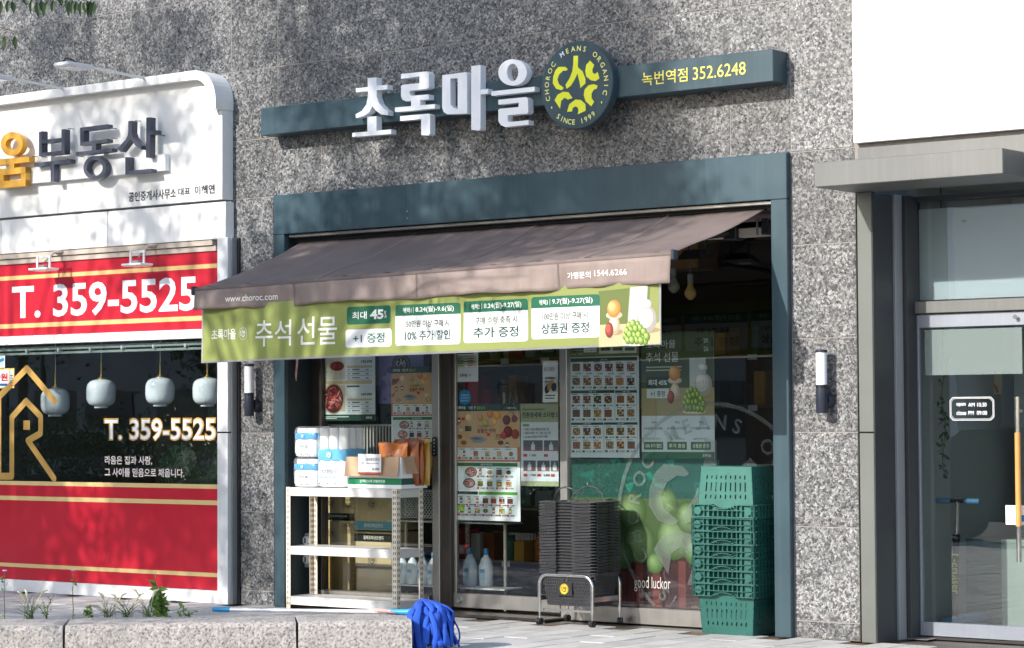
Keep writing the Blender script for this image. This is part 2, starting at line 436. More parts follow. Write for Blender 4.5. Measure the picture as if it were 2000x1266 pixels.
def share(name, me, parent, loc, rot=None, scale=None):
    o = bpy.data.objects.new(name, me); COL.objects.link(o); o.parent = parent
    o.location = tuple(float(v) for v in loc)
    if rot is not None: o.rotation_euler = rot
    if scale is not None: o.scale = scale
    return o
def clone(o, parent=None, **kw):
    c = o.copy(); COL.objects.link(c); c.parent = parent; ORG[c.name] = ORG[o.name]
    for ch in [x for x in o.children]: clone(ch, c)
    for k, v in kw.items():
        if k in ('location', 'rotation_euler', 'scale'): setattr(c, k, v)
        else: c[k] = v
    return c
def B(x0, x1, y0, y1, z0, z1, c=.003): return Geo().box(x0, x1, y0, y1, z0, z1, c)

# ------------------------------------------------------------------ writing and print
_tc = {}
_cu = bpy.data.curves.new('writing', 'FONT'); _cu.size = 1; _cu.resolution_u = 3; _cu.fill_mode = 'FRONT'
_to = bpy.data.objects.new('writing', _cu)
def tgeo(s, bold=0.0):
    k = (s, bold)
    if k not in _tc:
        _cu.body = s; _cu.offset = bold
        me = bpy.data.meshes.new_from_object(_to)
        V = np.array([v.co[:2] for v in me.vertices]) if len(me.vertices) else np.zeros((1, 2)); F = [tuple(p.vertices) for p in me.polygons]
        bpy.data.meshes.remove(me); _tc[k] = (V, F)
    return _tc[k]
EPS = .0009
def fine(P, F, lim=.07):
    """split long faces so that print follows a waving sheet"""
    P = [tuple(p[:2]) for p in P]; T = []
    for f in F:
        for k in range(1, len(f)-1): T.append((P[f[0]], P[f[k]], P[f[k+1]]))
    out = []
    while T:
        a, b, c = T.pop(); d = lambda p, q: (p[0]-q[0])**2+(p[1]-q[1])**2; m = lambda p, q: ((p[0]+q[0])/2, (p[1]+q[1])/2)
        l = (d(a, b), d(b, c), d(c, a)); k = max(range(3), key=lambda i: l[i])
        if l[k] < lim*lim: out.append((a, b, c))
        else:
            if k == 1: a, b, c = b, c, a
            elif k == 2: a, b, c = c, a, b
            T += [(a, m(a, b), c), (m(a, b), b, c)]
    return [p for t in out for p in t], [(3*i, 3*i+1, 3*i+2) for i in range(len(out))]
class Print(Geo):
    """flat print in an upright plane y=Y (normal towards the street); every new item lies a hair above the last"""
    def __init__(s, Y, layer0=1, warp=None, step=EPS): super().__init__(); s.Y = Y; s.n = layer0; s.warp = warp; s.step = step
    def _put(s, P, F, col, lay):
        y = s.Y-lay*s.step
        if s.warp: P, F = fine(P, F)
        V = [(p[0], y+(s.warp(p[0], p[1]) if s.warp else 0), p[1]) for p in P]
        s.add(V, F, lin(col) if not isinstance(col, tuple) else col)
    def rect(s, x0, x1, z0, z1, col, lay=2, r=0.0):
        if r > 0: return s.poly(rrect(x0, x1, z0, z1, r), col, lay)
        nx = max(1, int(abs(x1-x0)/.08)) if s.warp else 1; nz = max(1, int(abs(z1-z0)/.08)) if s.warp else 1
        P = [(x0+(x1-x0)*i/nx, z0+(z1-z0)*j/nz) for j in range(nz+1) for i in range(nx+1)]
        s._put(P, [(j*(nx+1)+i, j*(nx+1)+i+1, (j+1)*(nx+1)+i+1, (j+1)*(nx+1)+i) for j in range(nz) for i in range(nx)], col, lay)
    def poly(s, pts, col, lay=2, holes=()):
        L = [[Vector((p[0], p[1], 0)) for p in l] for l in (pts, *holes)]
        flat = [p for l in (pts, *holes) for p in l]; F = []
        for a, b, c in tessellate_polygon(L):
            (ax, az), (bx, bz), (cx, cz) = flat[a][:2], flat[b][:2], flat[c][:2]
            F.append((a, b, c) if (bx-ax)*(cz-az)-(bz-az)*(cx-ax) > 0 else (a, c, b))
        s._put(flat, F, col, lay)
    def ell(s, cx, cz, rx, rz, col, lay=2, n=18, hole=0.0):
        ci = lambda k: [(cx+rx*k*math.cos(2*math.pi*i/n), cz+rz*k*math.sin(2*math.pi*i/n)) for i in range(n)]
        s.poly(ci(1), col, lay, [ci(hole)] if hole else [])
    def text(s, t, x0, x1, z0, z1, col, bold=0.0, lay=3, keep=False, align=0):
        V, F = tgeo(t, bold); lo, hi = V.min(0), V.max(0); d = np.maximum(hi-lo, 1e-6)
        sx, sz = (x1-x0)/d[0], (z1-z0)/d[1]
        if keep:
            k = min(sx, sz); off = {0: (x1-x0-k*d[0])/2, -1: 0, 1: x1-x0-k*d[0]}[align]; x0 += off; z0 += (z1-z0-k*d[1])/2; sx = sz = k
        s._put([(x0+(v[0]-lo[0])*sx, z0+(v[1]-lo[1])*sz) for v in V], F, col, lay)
    def ring_text(s, t, cx, cz, r, size, a0, a1, col, inward=False, bold=.01, lay=3, special=None):
        n = len(t); base = tgeo('H', bold)[0]; hh = base[:, 1].max()
        for i, ch in enumerate(t):
            if ch == ' ': continue
            a = rad(a0+(a1-a0)*i/(n-1)); V, F = tgeo(ch, bold); mx = (V[:, 0].min()+V[:, 0].max())/2
            k = size/hh; P = []
            for v in V:
                lx, lz = (v[0]-mx)*k, (v[1]-hh/2)*k
                if inward: ux, uz = (-math.sin(a), math.cos(a)); ox, oz = (-math.cos(a), -math.sin(a))
                else: ux, uz = (math.sin(a), -math.cos(a)); ox, oz = (math.cos(a), math.sin(a))
                P.append((cx+r*math.cos(a)+lx*ux+lz*ox, cz+r*math.sin(a)+lx*uz+lz*oz))
            s._put(P, F, (special or {}).get(i, col), lay)
    def stroke(s, pts, wd, col, lay=2):
        h = wd/2
        for i, (a, b) in enumerate(zip(pts[:-1], pts[1:])):
            d = np.array(b)-np.array(a); d = d/np.linalg.norm(d); nn = np.array([-d[1], d[0]])*h
            a_, b_ = np.array(a), np.array(b)
            s.poly([tuple(a_+nn), tuple(a_-nn), tuple(b_-nn), tuple(b_+nn)], col, lay+.12*(i % 2))
        for p in pts: s.ell(p[0], p[1], h, h, col, lay+.24, 14)
    def obj(s, name, parent, mat='print', smooth=False): return obj(name, s, mat, parent)
def rrect(x0, x1, z0, z1, r, n=5):
    P = []
    for cx, cz, a0 in ((x1-r, z1-r, 0), (x0+r, z1-r, 90), (x0+r, z0+r, 180), (x1-r, z0+r, 270)):
        for i in range(n+1):
            a = rad(a0+90*i/n); P.append((cx+r*math.cos(a), cz+r*math.sin(a)))
    return P
def trace(pts, z, Y): return [(W(*z(*p), Y)[0], W(*z(*p), Y)[2]) for p in pts]
def ell_pts(cx, cz, rx, rz, n=32): return [(cx+rx*math.cos(2*math.pi*i/n), cz+rz*math.sin(2*math.pi*i/n)) for i in range(n)]

# leaf masses: many small bent leaves in one mesh
def leaves(pts, L, wd, droop=.5, tone=None):
    n = len(pts); d = rng.normal(size=(n, 3)); d[:, 2] -= droop; d /= np.linalg.norm(d, axis=1)[:, None]
    s = np.cross(d, rng.normal(size=(n, 3))); s /= np.linalg.norm(s, axis=1)[:, None]; nrm = np.cross(d, s)
    l = L*rng.uniform(.7, 1.25, (n, 1)); ww = wd*rng.uniform(.8, 1.2, (n, 1))
    P = np.asarray(pts)
    V = np.stack([P, P+d*l*.45+s*ww/2+nrm*l*.06, P+d*l, P+d*l*.45-s*ww/2+nrm*l*.06], 1).reshape(-1, 3)
    F = [(4*i, 4*i+1, 4*i+2, 4*i+3) for i in range(n)]
    return V, F, (rng.random(n) if tone is None else tone)
def leaf_obj(name, pts, L, wd, mat, parent, droop=.5):
    V, F, tn = leaves(pts, L, wd, droop); org = ORG[parent.name]
    me = bpy.data.meshes.new(name); me.from_pydata((V-org).tolist(), [], F)
    a = me.attributes.new('tone', 'FLOAT', 'FACE'); a.data.foreach_set('value', np.asarray(tn, np.float32))
    me.materials.append(MATS[mat]); o = bpy.data.objects.new(name, me); COL.objects.link(o); o.parent = parent; ORG[o.name] = org
    return o

# the round emblem, as traced outlines in a unit circle
ZD = zm(1040, 70, 6.661); DY = -0.25
_dc = W(*ZD(572, 642), DY); _dr = (W(*ZD(560, 68), DY)[2]-W(*ZD(560, 1216), DY)[2])/2
_E = [[(340,405),(430,405),(462,437),(440,455),(400,455),(350,500),(325,570),(345,630),(410,680),(380,710),(310,690),(265,620),(270,530),(300,450)],
 [(535,262),(595,260),(590,400),(602,422),(650,460),(690,560),(690,620),(625,680),(612,600),(585,490),(550,570),(500,650),(445,690),(430,640),(480,560),(520,460),(530,380)],
 [(750,322),(805,380),(780,440),(785,480),(810,500),(850,470),(872,555),(820,590),(760,580),(700,530),(688,460),(700,380)],
 [(850,650),(800,630),(730,645),(680,700),(668,770),(690,850),(765,918),(803,860),(770,810),(770,750),(800,700),(835,690)],
 [(288,838),(330,765),(400,728),(470,735),(522,810),(460,830),(420,805),(375,845),(360,950)],
 [(450,990),(480,890),(560,830),(630,835),(690,890),(693,975),(590,1022),(600,970),(590,935),(560,920),(525,940),(515,985)]]
EMB = []
for P in _E:
    EMB.append([((x-_dc[0])/_dr, (z-_dc[2])/_dr) for x, z in trace(P, ZD, DY)])
def emblem(pr, cx, cz, r, col, ring=None, lay=3, words=False):
    for P in EMB: pr.poly([(cx+u*r, cz+v*r) for u, v in P], col, lay)
    if ring: pr.ell(cx, cz, r, r, ring, lay, 36, .95)
    if ring and r > .03: pr.ring_text('CHOROC MEANS ORGANIC', cx, cz, r*.82, r*.13, 205, -25, ring, lay=lay)
# ================================================================== SETTING: ground
g = Geo(); g.box(-60, 60, -9.0, -.002, -.30, -.022); struct('plaza_bed', g, 'soil')
pav = obj('plaza_paving', Geo().box(-14, 16, -8.99, -.003, -.021, -.012), 'slot_dark'); pav['kind'] = 'structure'
PW, PLEN = .20, .60
pm_ = mesh('paver', Geo().box(-PW/2+.005, PW/2-.005, -PLEN/2+.005, PLEN/2-.005, -.05, 0, .003), 'paving')
npv = 0
rest = Geo()
for i in range(-30, 50):
    x = .1+i*PW; off = (i % 3)*.2
    for j in range(-1, 17):
        y = -.3-j*PLEN+off-.2
        if y > .05: continue
        P = np.array([x, y, 0])-CAM; dpt = P@_F; px = 1000+FPX*(P@_R)/dpt; py = 633-FPX*(P@_U)/dpt
        dz = random.uniform(-.0025, .0015)
        if y+PLEN/2 > -.005:       # cut against the wall line
            y1 = -.004; y0 = y-PLEN/2+.003
            if y1-y0 < .05: continue
            rest.box(x-PW/2+.003, x+PW/2-.003, y0, y1, -.05, dz, .003)
        elif -140 < px < 2150 and 1090 < py < 1330 and npv < 290:
            o = share('paver', pm_, pav, (x-pav.location[0], y-pav.location[1], dz-pav.location[2]), (random.uniform(-.002, .002), random.uniform(-.004, .004), random.uniform(-.004, .004))); npv += 1
        elif -7 < x < 12:
            rest.box(x-PW/2+.003, x+PW/2-.003, y-PLEN/2+.003, y+PLEN/2-.003, -.05, dz, .003)
o = obj('outer_pavers', rest, 'paving', pav); o['kind'] = 'stuff'
struct('road', Geo().box(-400, 400, -24, -9.25, -.3, -.13), 'asphalt')
struct('kerb', Geo().box(-60, 60, -9.25, -9.0, -.3, .0, .02), 'kerb_stone')
struct('far_pavement', Geo().box(-400, 400, -60, -24, -.3, .0), 'paving')
struct('ground', Geo().box(-600, 600, -600, 600, -.5, -.31), 'asphalt')

# ================================================================== granite building front
bld = thing('granite_building', 'speckled grey granite building front with slabs around and above the shopfronts', 'building', (2.5, .1, 0))
g = Geo()
g.box(-9.0, -4.21, .0025, .3, 0, 6.6); g.box(-4.21, 5.46, .0025, .12, 3.112, 6.6); g.box(-.02, .43, .0025, .30, 0, 3.112); g.box(4.985, 5.46, .0025, .30, 0, 3.112); g.box(5.46, 8.6, .0025, .12, 3.0, 6.6)
obj('backing_wall', g, 'grout', bld)
rows = [(.0, .109), (.109, .709), (.709, 1.309), (1.309, 1.909), (1.909, 2.509), (2.509, 3.109)]
J = .0035
def slab(x0, x1, z0, z1):
    obj('stone_slab', B(x0+J, x1-J, random.uniform(-.0012, .0008), .03, z0+J, z1-J, .002), 'granite', bld)
for z0, z1 in rows:
    slab(-.010, .433, z0, z1); slab(4.990, 5.462, z0, z1)
slab_rows = [
 (3.109, 3.56, [-3.6, -2.4, -1.2, -.019, .475, .92, 2.125, 3.326, 4.534, 4.994, 5.455]),
 (3.56, 4.10, [-4.2, -3.016, -1.816, -.616, -.019, .475, 1.52, 2.725, 3.93, 4.994, 5.455]),
 (4.10, 4.70, [-4.2, -3.016, -1.816, -.616, -.019, .475, .92, 2.125, 3.326, 4.534, 4.994, 5.455, 6.6, 7.8]),
 (4.70, 5.30, [-4.2, -3.6, -2.417, -1.22, -.019, .475, 1.52, 2.725, 3.93, 4.994, 5.455, 6.6, 7.8]),
 (5.30, 5.90, [-4.2, -3.016, -1.816, -.616, -.019, .475, .92, 2.125, 3.326, 4.534, 4.994, 5.455, 6.6, 7.8]),
 (5.90, 6.50, [-4.2, -3.6, -2.417, -1.22, -.019, .475, 1.52, 2.725, 3.93, 4.994, 5.455, 6.6, 7.8])]
for z0, z1, xs in slab_rows:
    for a, b in zip(xs[:-1], xs[1:]): slab(a, b, z0, z1)

for z0, z1 in rows+[(a, b) for a, b, _ in slab_rows]:
    for k in range(4): slab(-9+1.2*k, -7.8+1.2*k, z0, z1)

def room(x0, x1, y1, zc, wall, floor, ceil, y0=.34, zf=-.01):
    struct('interior_floor', Geo().box(x0, x1, y0-.36, y1, zf-.05, zf), floor)
    struct('interior_ceiling', Geo().box(x0, x1, y0, y1, zc, zc+.05), ceil)
    struct('interior_wall', Geo().box(x0, x1, y1, y1+.1, zf-.05, zc+.05), wall)
    struct('interior_wall', Geo().box(x0-.06, x0-.005, y0, y1+.1, zf-.05, zc+.05), wall)
    struct('interior_wall', Geo().box(x1+.005, x1+.06, y0, y1+.1, zf-.05, zc+.05), wall)
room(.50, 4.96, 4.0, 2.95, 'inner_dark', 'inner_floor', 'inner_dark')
room(-4.2, -.10, 3.2, 2.6, 'office_wall', 'inner_floor', 'office_wall', .10)
room(5.62, 8.6, 3.2, 2.9, 'inner_pale', 'inner_floor', 'inner_pale', .50)

# ================================================================== real-estate office on the left
sgn = thing('office_sign_board', 'white rounded signboard with gold and navy raised letters above red office window', 'signboard', (-1.6, -.1, 3.1))
Y0, YH = -.12, -.20
x1 = W(434, 300, Y0)[0]; zb = W(434, 389, Y0)[2]; zt = W(381, 137.5, YH)[2]; xh = W(421, 230, YH)[0]
XL = -4.2
zin = zt-.075; r = .20
out = [(XL, zb), (x1, zb), (x1, zin-r+.02)] + [(x1-r+r*math.cos(rad(a)), zin-r+.02+r*math.sin(rad(a))) for a in range(10, 91, 10)] + [(XL, zin+.02)]
obj('face_panel', Geo().ext([out], Y0, -.002), 'white_enamel', sgn)
# hood: a lip following the top and the rounded corner, standing further out
zl = W(421, 212, YH)[2]; R2 = .24
oc = [(xh-R2+R2*math.cos(rad(a)), zt-R2+R2*math.sin(rad(a))) for a in range(90, -1, -9)]
ic = [(xh-R2+(R2-.07)*math.cos(rad(a)), zt-R2+(R2-.07)*math.sin(rad(a))) for a in range(0, 91, 9)]
hood = [(XL, zt)]+oc+[(xh, zl), (xh-.07, zl)]+ic+[(XL, zt-.07)]
obj('hood', Geo().ext([hood], YH, -.004), 'white_enamel', sgn)
ZS = zm(0, 230, 5.882)
a = W(*ZS(0, 612), -.17); b = W(*ZS(1897, 607), -.17)
obj('letter_rail', B(XL+1.2, b[0], -.17, Y0, b[2], a[2]), 'white_enamel', sgn)
LY = -.235; TH = .062
def letter(name, parts, mat, parent, z, Y, th, rings=()):
    gg = Geo(); k = 0
    for P in parts:
        gg.ext([trace(P, z, Y)], Y+.0006*k, Y+th-.0006*k); k += 1
    for (cx, cy, rx, ry, ix, iy) in rings:
        o_ = trace([(cx+rx*math.cos(2*math.pi*i/40), cy+ry*math.sin(2*math.pi*i/40)) for i in range(40)], z, Y)
        i_ = trace([(cx+ix*math.cos(2*math.pi*i/40), cy+iy*math.sin(2*math.pi*i/40)) for i in range(40)], z, Y)
        gg.ext([o_, i_[::-1]], Y+.0006*k, Y+th-.0006*k); k += 1
    return obj(name, gg, mat, parent)
mm = [[(-60,600),(290,562),(290,785),(-60,820)]]
letter('sign_letter', [[(-70,486),(335,445),(335,510),(-70,553)], [(103,520),(160,515),(160,580),(103,585)], [(-40,595),(290,562),(290,635),(-40,668)], [(-40,730),(290,712),(290,785),(-40,812)], [(-40,600),(38,592),(38,800),(-40,806)], [(237,570),(290,564),(290,785),(237,790)]], 'letter_gold', sgn, ZS, LY, TH, [(130, 303, 125, 137, 70, 67)])
letter('sign_letter', [[(447,165),(482,160),(482,438),(447,442)], [(706,135),(740,130),(740,415),(706,420)], [(470,256),(720,231),(720,267),(470,299)], [(447,405),(740,375),(740,415),(447,442)], [(388,520),(805,475),(805,518),(388,562)], [(577,535),(618,530),(618,735),(577,740)]], 'letter_navy', sgn, ZS, LY, TH)
letter('sign_letter', [[(920,115),(1230,75),(1230,118),(920,158)], [(920,115),(960,110),(960,315),(920,320)], [(920,285),(1235,240),(1235,282),(920,322)], [(1055,290),(1100,285),(1100,375),(1055,380)], [(868,395),(1285,350),(1285,390),(868,438)]], 'letter_navy', sgn, ZS, LY, TH, [(1085, 576, 130, 136, 90, 91)])
letter('sign_letter', [[(1473,40),(1515,35),(1513,170),(1530,225),(1570,270),(1632,320),(1620,365),(1560,325),(1495,245),(1480,270),(1385,392),(1345,355),(1440,255),(1466,205),(1473,150)], [(1680,0),(1725,-5),(1718,455),(1675,460)], [(1715,150),(1790,142),(1790,190),(1715,198)], [(1437,455),(1472,452),(1472,645),(1437,650)], [(1437,615),(1735,585),(1735,625),(1437,655)]], 'letter_navy', sgn, ZS, LY, TH)
g = Geo()
for q in [(545,165),(850,130),(840,480),(1340,125),(1345,240),(1620,40),(1780,15),(1895,205),(545,455),(970,450),(440,450)]:
    p = W(*ZS(*q), Y0); g.tube([(p[0], Y0+.01, p[2]), (p[0]-.01, LY+TH-.004, p[2])], .003, 6)
obj('standoff_pins', g, 'dark_metal', sgn)
Z1 = zm(0, 80, 3.516)
for s_, a, b in (('공인중개사사무소', (885, 1040), (1210, 1078)), ('대표', (1225, 1012), (1308, 1055)), ('이혜연', (1338, 996), (1475, 1048))):
    pr = Print(Y0); q = RC(*Z1(*a), *Z1(*b), Y0); pr.text(s_, *q, '#26262c', .02); pr.obj('sign_lettering', sgn)

# lamps on arms over the sign
def arm_lamp(px, py, lab):
    p = W(px, py, YH+.02); t = thing('arm_lamp', lab, 'lamp', (p[0], p[1], p[2]), 'arm lamps over the signboard')
    e = np.array([p[0]-.01, p[1]-.62, p[2]+.02])
    obj('arm', Geo().tube([(p[0], p[1]+.1, p[2]-.01), tuple(e)], .011, 8), 'white_enamel', t)
    obj('base_plate', B(p[0]-.03, p[0]+.03, p[1]-.01, p[1]+.12, p[2]-.03, p[2]-.008), 'aluminium_side', t)
    h = obj('lamp_head', B(e[0]-.085, e[0]+.085, e[1]-.26, e[1]+.02, e[2]-.03, e[2]+.005, .012), 'aluminium', t)
    obj('lens', B(e[0]-.075, e[0]+.075, e[1]-.24, e[1]-.02, e[2]-.036, e[2]-.031, .001), 'lamp_glass', h)
    obj('cable', Geo().tube([(e[0], e[1]-.06, e[2]+.004), (e[0]-.02, e[1]-.11, e[2]+.035), (e[0]-.02, e[1]-.18, e[2]+.045), (e[0], e[1]-.24, e[2]+.005)], .006, 6), 'black_plastic', t)
arm_lamp(285, 152, 'slim white lamp on a long arm above the navy sign letters'); arm_lamp(126, 172, 'slim white lamp on a long arm above the gold sign letter')

# shopfront of the office
off = thing('office_shopfront', 'red and white real-estate office shopfront with gold stripes and large window', 'shopfront', (-2.1, -.05, 0))
YP = -.10
zt2 = W(422, 392, YP)[2]; zb2 = W(422, 467, YP)[2]; xj = W(210, 440, YP)[0]; xr = W(441, 430, YP)[0]; xk = W(1.5, 440, YP)[0]
for a, b in ((XL, xk), (xk, xj), (xj, xr)):
    obj('white_panel', B(a+.004, b-.004, YP, -.004, zb2, zt2-.012, .004), 'white_enamel', off)
obj('soffit_trim', B(XL, W(421, 480, -.05)[0], -.088, -.004, W(421, 479, -.06)[2], zb2-.003, .002), 'beige_trim', off)
YR = -.055
tz = W(422, 490.6, YR)[2]; bz = W(0, 658, YR)[2]; xred = W(424, 560, YR)[0]
obj('head_trim', B(XL, xred, -.070, -.004, tz+.001, W(421, 479, -.06)[2]-.003, .002), 'beige_trim', off)
rp = obj('red_panel', B(XL, xred, YR, -.01, bz, tz, .002), 'red_vinyl', off)
pr = Print(YR)
for (ya, yb) in ((541, 548.8), (634, 642.5)):
    z1_, z0_ = W(0, ya, YR)[2], W(0, yb, YR)[2]; pr.rect(XL, xred, z0_, z1_, '#dcb979', 1)
Z2 = zm(0, 440, 3.516)
q0 = W(*Z2(84, 420), YR); q1 = W(*Z2(1352, 588), YR)
pr.text('T. 359-5525', q0[0], q1[0], q1[2], q0[2]-.002, '#eef0f4', .022, 2); pr.obj('red_panel_print', rp)
obj('window_head', B(XL, xred, -.09, -.004, W(0, 674.5, -.09)[2], bz-.002, .003), 'white_enamel', off)
# aluminium jamb on the right, in two lengths
xa = W(424, 700, -.11)[0]; xb = W(444.5, 700, -.11)[0]
zj = W(430, 845, -.11)[2]; zjt = W(424, 465, -.11)[2]
obj('jamb', B(xa, xb, -.11, -.004, .0, zj-.006, .003), 'aluminium', off); obj('jamb', B(xa, xb, -.11, -.004, zj+.006, zjt, .003), 'aluminium', off)
obj('jamb_return', B(xb+.001, xb+.012, -.075, -.003, .0, zjt, .002), 'aluminium_side', off); obj('jamb_gap', B(xb+.013, xb+.034, -.02, -.003, .0, zjt, .002), 'dark_metal', off)
# window pane, blind rail, lower red panel
YG = -.045
zsill = W(424, 946, YG)[2]; zhead = W(0, 674.5, -.09)[2]
obj('window_pane', Geo().box(XL, xa-.001, YG, YG+.008, zsill-.02, zhead), 'glass', off)
for k, (dz, rr) in enumerate(((.035, .016), (.075, .010))):
    obj('blind_rail', B(XL, xa-.02, -.025+.02*k, .01+.02*k, zhead-dz-rr, zhead-dz+rr, .003), 'rail_glass', off)
for k in range(6):
    xx = W(52+k*62, 690, -.02)[0]; obj('rail_clip', B(xx-.010, xx+.010, -.029, .02, zhead-.066, zhead-.034, .003), 'aluminium', off)
xbp = xa-.001
lp = obj('red_panel', B(XL, xbp, YG+.001, YG+.06, W(0, 1129.5, YG)[2], zsill-.021, .002), 'red_vinyl', off)
# the red vinyl goes a little up the glass to the gold line
pr = Print(YG); 
zz = lambda y: W(0, y, YG)[2]
pr.rect(XL, xbp, zsill-.021, zz(939), '#b80d28', 1.0)
for a, b in ((939, 947), (968, 976.3), (1098.6, 1106)): pr.rect(XL, xbp, zz(b), zz(a), '#dcc183', 1.6)
pr.obj('gold_stripes', lp)
obj('base_rail', B(XL, xbp, -.07, -.004, .0, W(0, 1130, -.06)[2]-.002, .003), 'white_enamel', off)
# lettering and house mark on the pane
pr = Print(YG)
q0 = W(*ZL(718, 487), YG); q1 = W(*ZL(1482, 635), YG)
pr.text('T. 359-5525', q0[0]-.008, q1[0]+.008, q1[2]-.008, q0[2]+.008, '#c79b4c', .05, 1.5)
pr.text('T. 359-5525', q0[0]+.008, q1[0]-.008, q1[2]+.006, q0[2]-.006, '#eef1f6', .010, 3)
pr.obj('phone_lettering', off)
for s_, a, b in (('라움은 집과 사람,', (722, 742), (1045, 803)), ('그 사이를 믿음으로 채웁니다.', (722, 824), (1265, 888))):
    pr = Print(YG); q = RC(*ZL(*a), *ZL(*b), YG); pr.text(s_, q[0]-.004, q[1]+.004, q[2]-.004, q[3]+.004, '#b98d52', .035, 1.5); pr.text(s_, *q, '#eef1f6', .006, 3); pr.obj('slogan_lettering', off)
pr = Print(YG)
pts = trace([(378,365),(185,140),(-6,335),(-6,880),(82,880),(82,475),(180,365),(280,470),(280,585),(193,635),(372,896)], ZL, YG)
pr.stroke(pts, .057, '#cfa35a', 2); q = RC(*ZL(162, 497), *ZL(206, 561), YG); pr.rect(*q, '#cfa35a', 2)
pr.obj('house_mark', off, 'gold_metal')
pr = Print(YG)
q = RC(*ZL(-60, 142), *ZL(98, 275), YG); pr.rect(*q, '#e8cf62', 1); xx0, xx1, z0_, z1_ = q
pr.rect(xx0+.02, xx1-.07, z0_+.012, z1_-.012, '#f2f4f7', 2); pr.rect(xx1-.055, xx1-.012, z0_+.012, z1_-.012, '#dfeaf0', 2)
pr.text('만원', xx0+.03, xx1-.08, z0_+.06, z1_-.04, '#cf2d2b', .04, 3); pr.rect(xx0+.03, xx1-.085, z0_+.02, z0_+.04, '#2f5fa0', 3)
for k in range(5): pr.rect(xx1-.05, xx1-.016, z0_+.02+.02*k, z0_+.028+.02*k, ('#c33', '#345', '#2a7fb0')[k % 3] if False else ('#cc3333', '#334455', '#2a7fb0')[k % 3], 3)
q = RC(*ZL(-60, 55), *ZL(34, 136), YG); pr.rect(*q, '#e9f1f3', 1); pr.poly([(q[0], q[2]+.02), (q[1]-.01, q[2]+.06), (q[1]-.01, q[2]+.085), (q[0], q[2]+.05)], '#2f9ac4', 2)
pr.obj('window_sticker', off)

# pendant lamps behind the pane
def pend(cx, cy, rpx, i, lab):
    Yp = .24; p = W(*ZL(cx, cy), Yp); dist = np.dot(p-CAM, _F); r_ = rpx/3.516*dist/FPX
    t = thing('pendant_lamp', lab, 'lamp', (p[0], Yp, p[2]-r_), 'white globe lamps in the office window')
    prof = [(r_*.46, -r_*1.02), (r_*.48, -r_*.92)]
    for a in range(-75, 76, 10):
        ca, sa = math.cos(rad(a)), math.sin(rad(a)); e = .62
        prof.append((r_*abs(ca)**e, r_*.92*math.copysign(abs(sa)**e, sa)))
    prof += [(r_*.22, r_*.95), (r_*.08, r_*.97)]
    obj('globe', Geo().lathe(prof, p, 28), 'opal_glass', t, True)
    obj('cap', Geo().lathe([(.030, r_*.95), (.030, r_*1.03), (.012, r_*1.06), (.012, r_*1.16)], p, 16), 'brass', t, 40)
    obj('rod', Geo().tube([(p[0], p[1], p[2]+r_*1.1), (p[0], p[1], p[2]+r_*2.1)], .006, 8), 'brass', t)
    obj('cord', Geo().tube([(p[0], p[1], p[2]+r_*2.1), (p[0], p[1], 2.6)], .004, 6), 'white_enamel', t)
pend(380, 368, 100, 0, 'white globe pendant hanging lowest, behind the gold roof of the house mark')
pend(695, 309, 102, 1, 'white globe pendant next to the one behind the house mark')
pend(1100, 297, 102, 2, 'white globe pendant hanging over the digits of the window phone number')
pend(1424, 298, 102, 3, 'white globe pendant half hidden by the office window jamb')

# monstera in the window corner
c = W(*ZL(1370, 930), .12)
mon = thing('monstera_plant', 'dark green monstera plant with split leaves in the office window corner', 'plant', (c[0], c[1], 0.62))
obj('pot', Geo().lathe([(.09, .62), (.12, .84), (.115, .84), (.11, .82)], (c[0], c[1]+.05, 0), 20), 'charcoal_paint', mon, 40)
def monleaf(base, tip, wd):
    base, tip = np.array(base), np.array(tip); d = tip-base; L = np.linalg.norm(d); d /= L
    s = np.cross(d, np.array([0.25, -1, .2])); s /= np.linalg.norm(s); n = np.cross(s, d)
    gg = Geo(); N = 9
    for side in (-1, 1):
        for k in range(N):
            a, b = k/N, (k+.78)/N
            pw = lambda q: wd*math.sin(math.pi*min(1, q*.93+.06))**.7
            p = [base+d*L*a, base+d*L*b, base+d*L*min(1, b+.06)+side*s*pw(b)-n*.03*pw(b)*8*.1, base+d*L*min(1, a+.06)+side*s*pw(a)]
            gg.add([tuple(v) for v in p], [(0, 1, 2, 3)])
    o = obj('leaf', gg, 'monstera_leaf', mon); return o
base = np.array([c[0], c[1]+.05, .84])
for (tx, tz, wd, dy) in ((-.34, .34, .13, -.02), (-.10, .40, .16, -.06), (.10, .26, .15, .0), (-.26, .16, .15, -.08), (.02, .16, .16, -.1), (.18, .42, .13, .05), (-.16, .26, .15, -.09), (.12, .12, .15, -.09)):
    m = base+np.array([tx*.45, dy, tz*.8]); obj('stem', Geo().tube([tuple(base), tuple(m)], .005, 6), 'weed', mon)
    monleaf(m, m+np.array([tx*.9, dy*.4-.02, -.12+tz*.2]), wd)

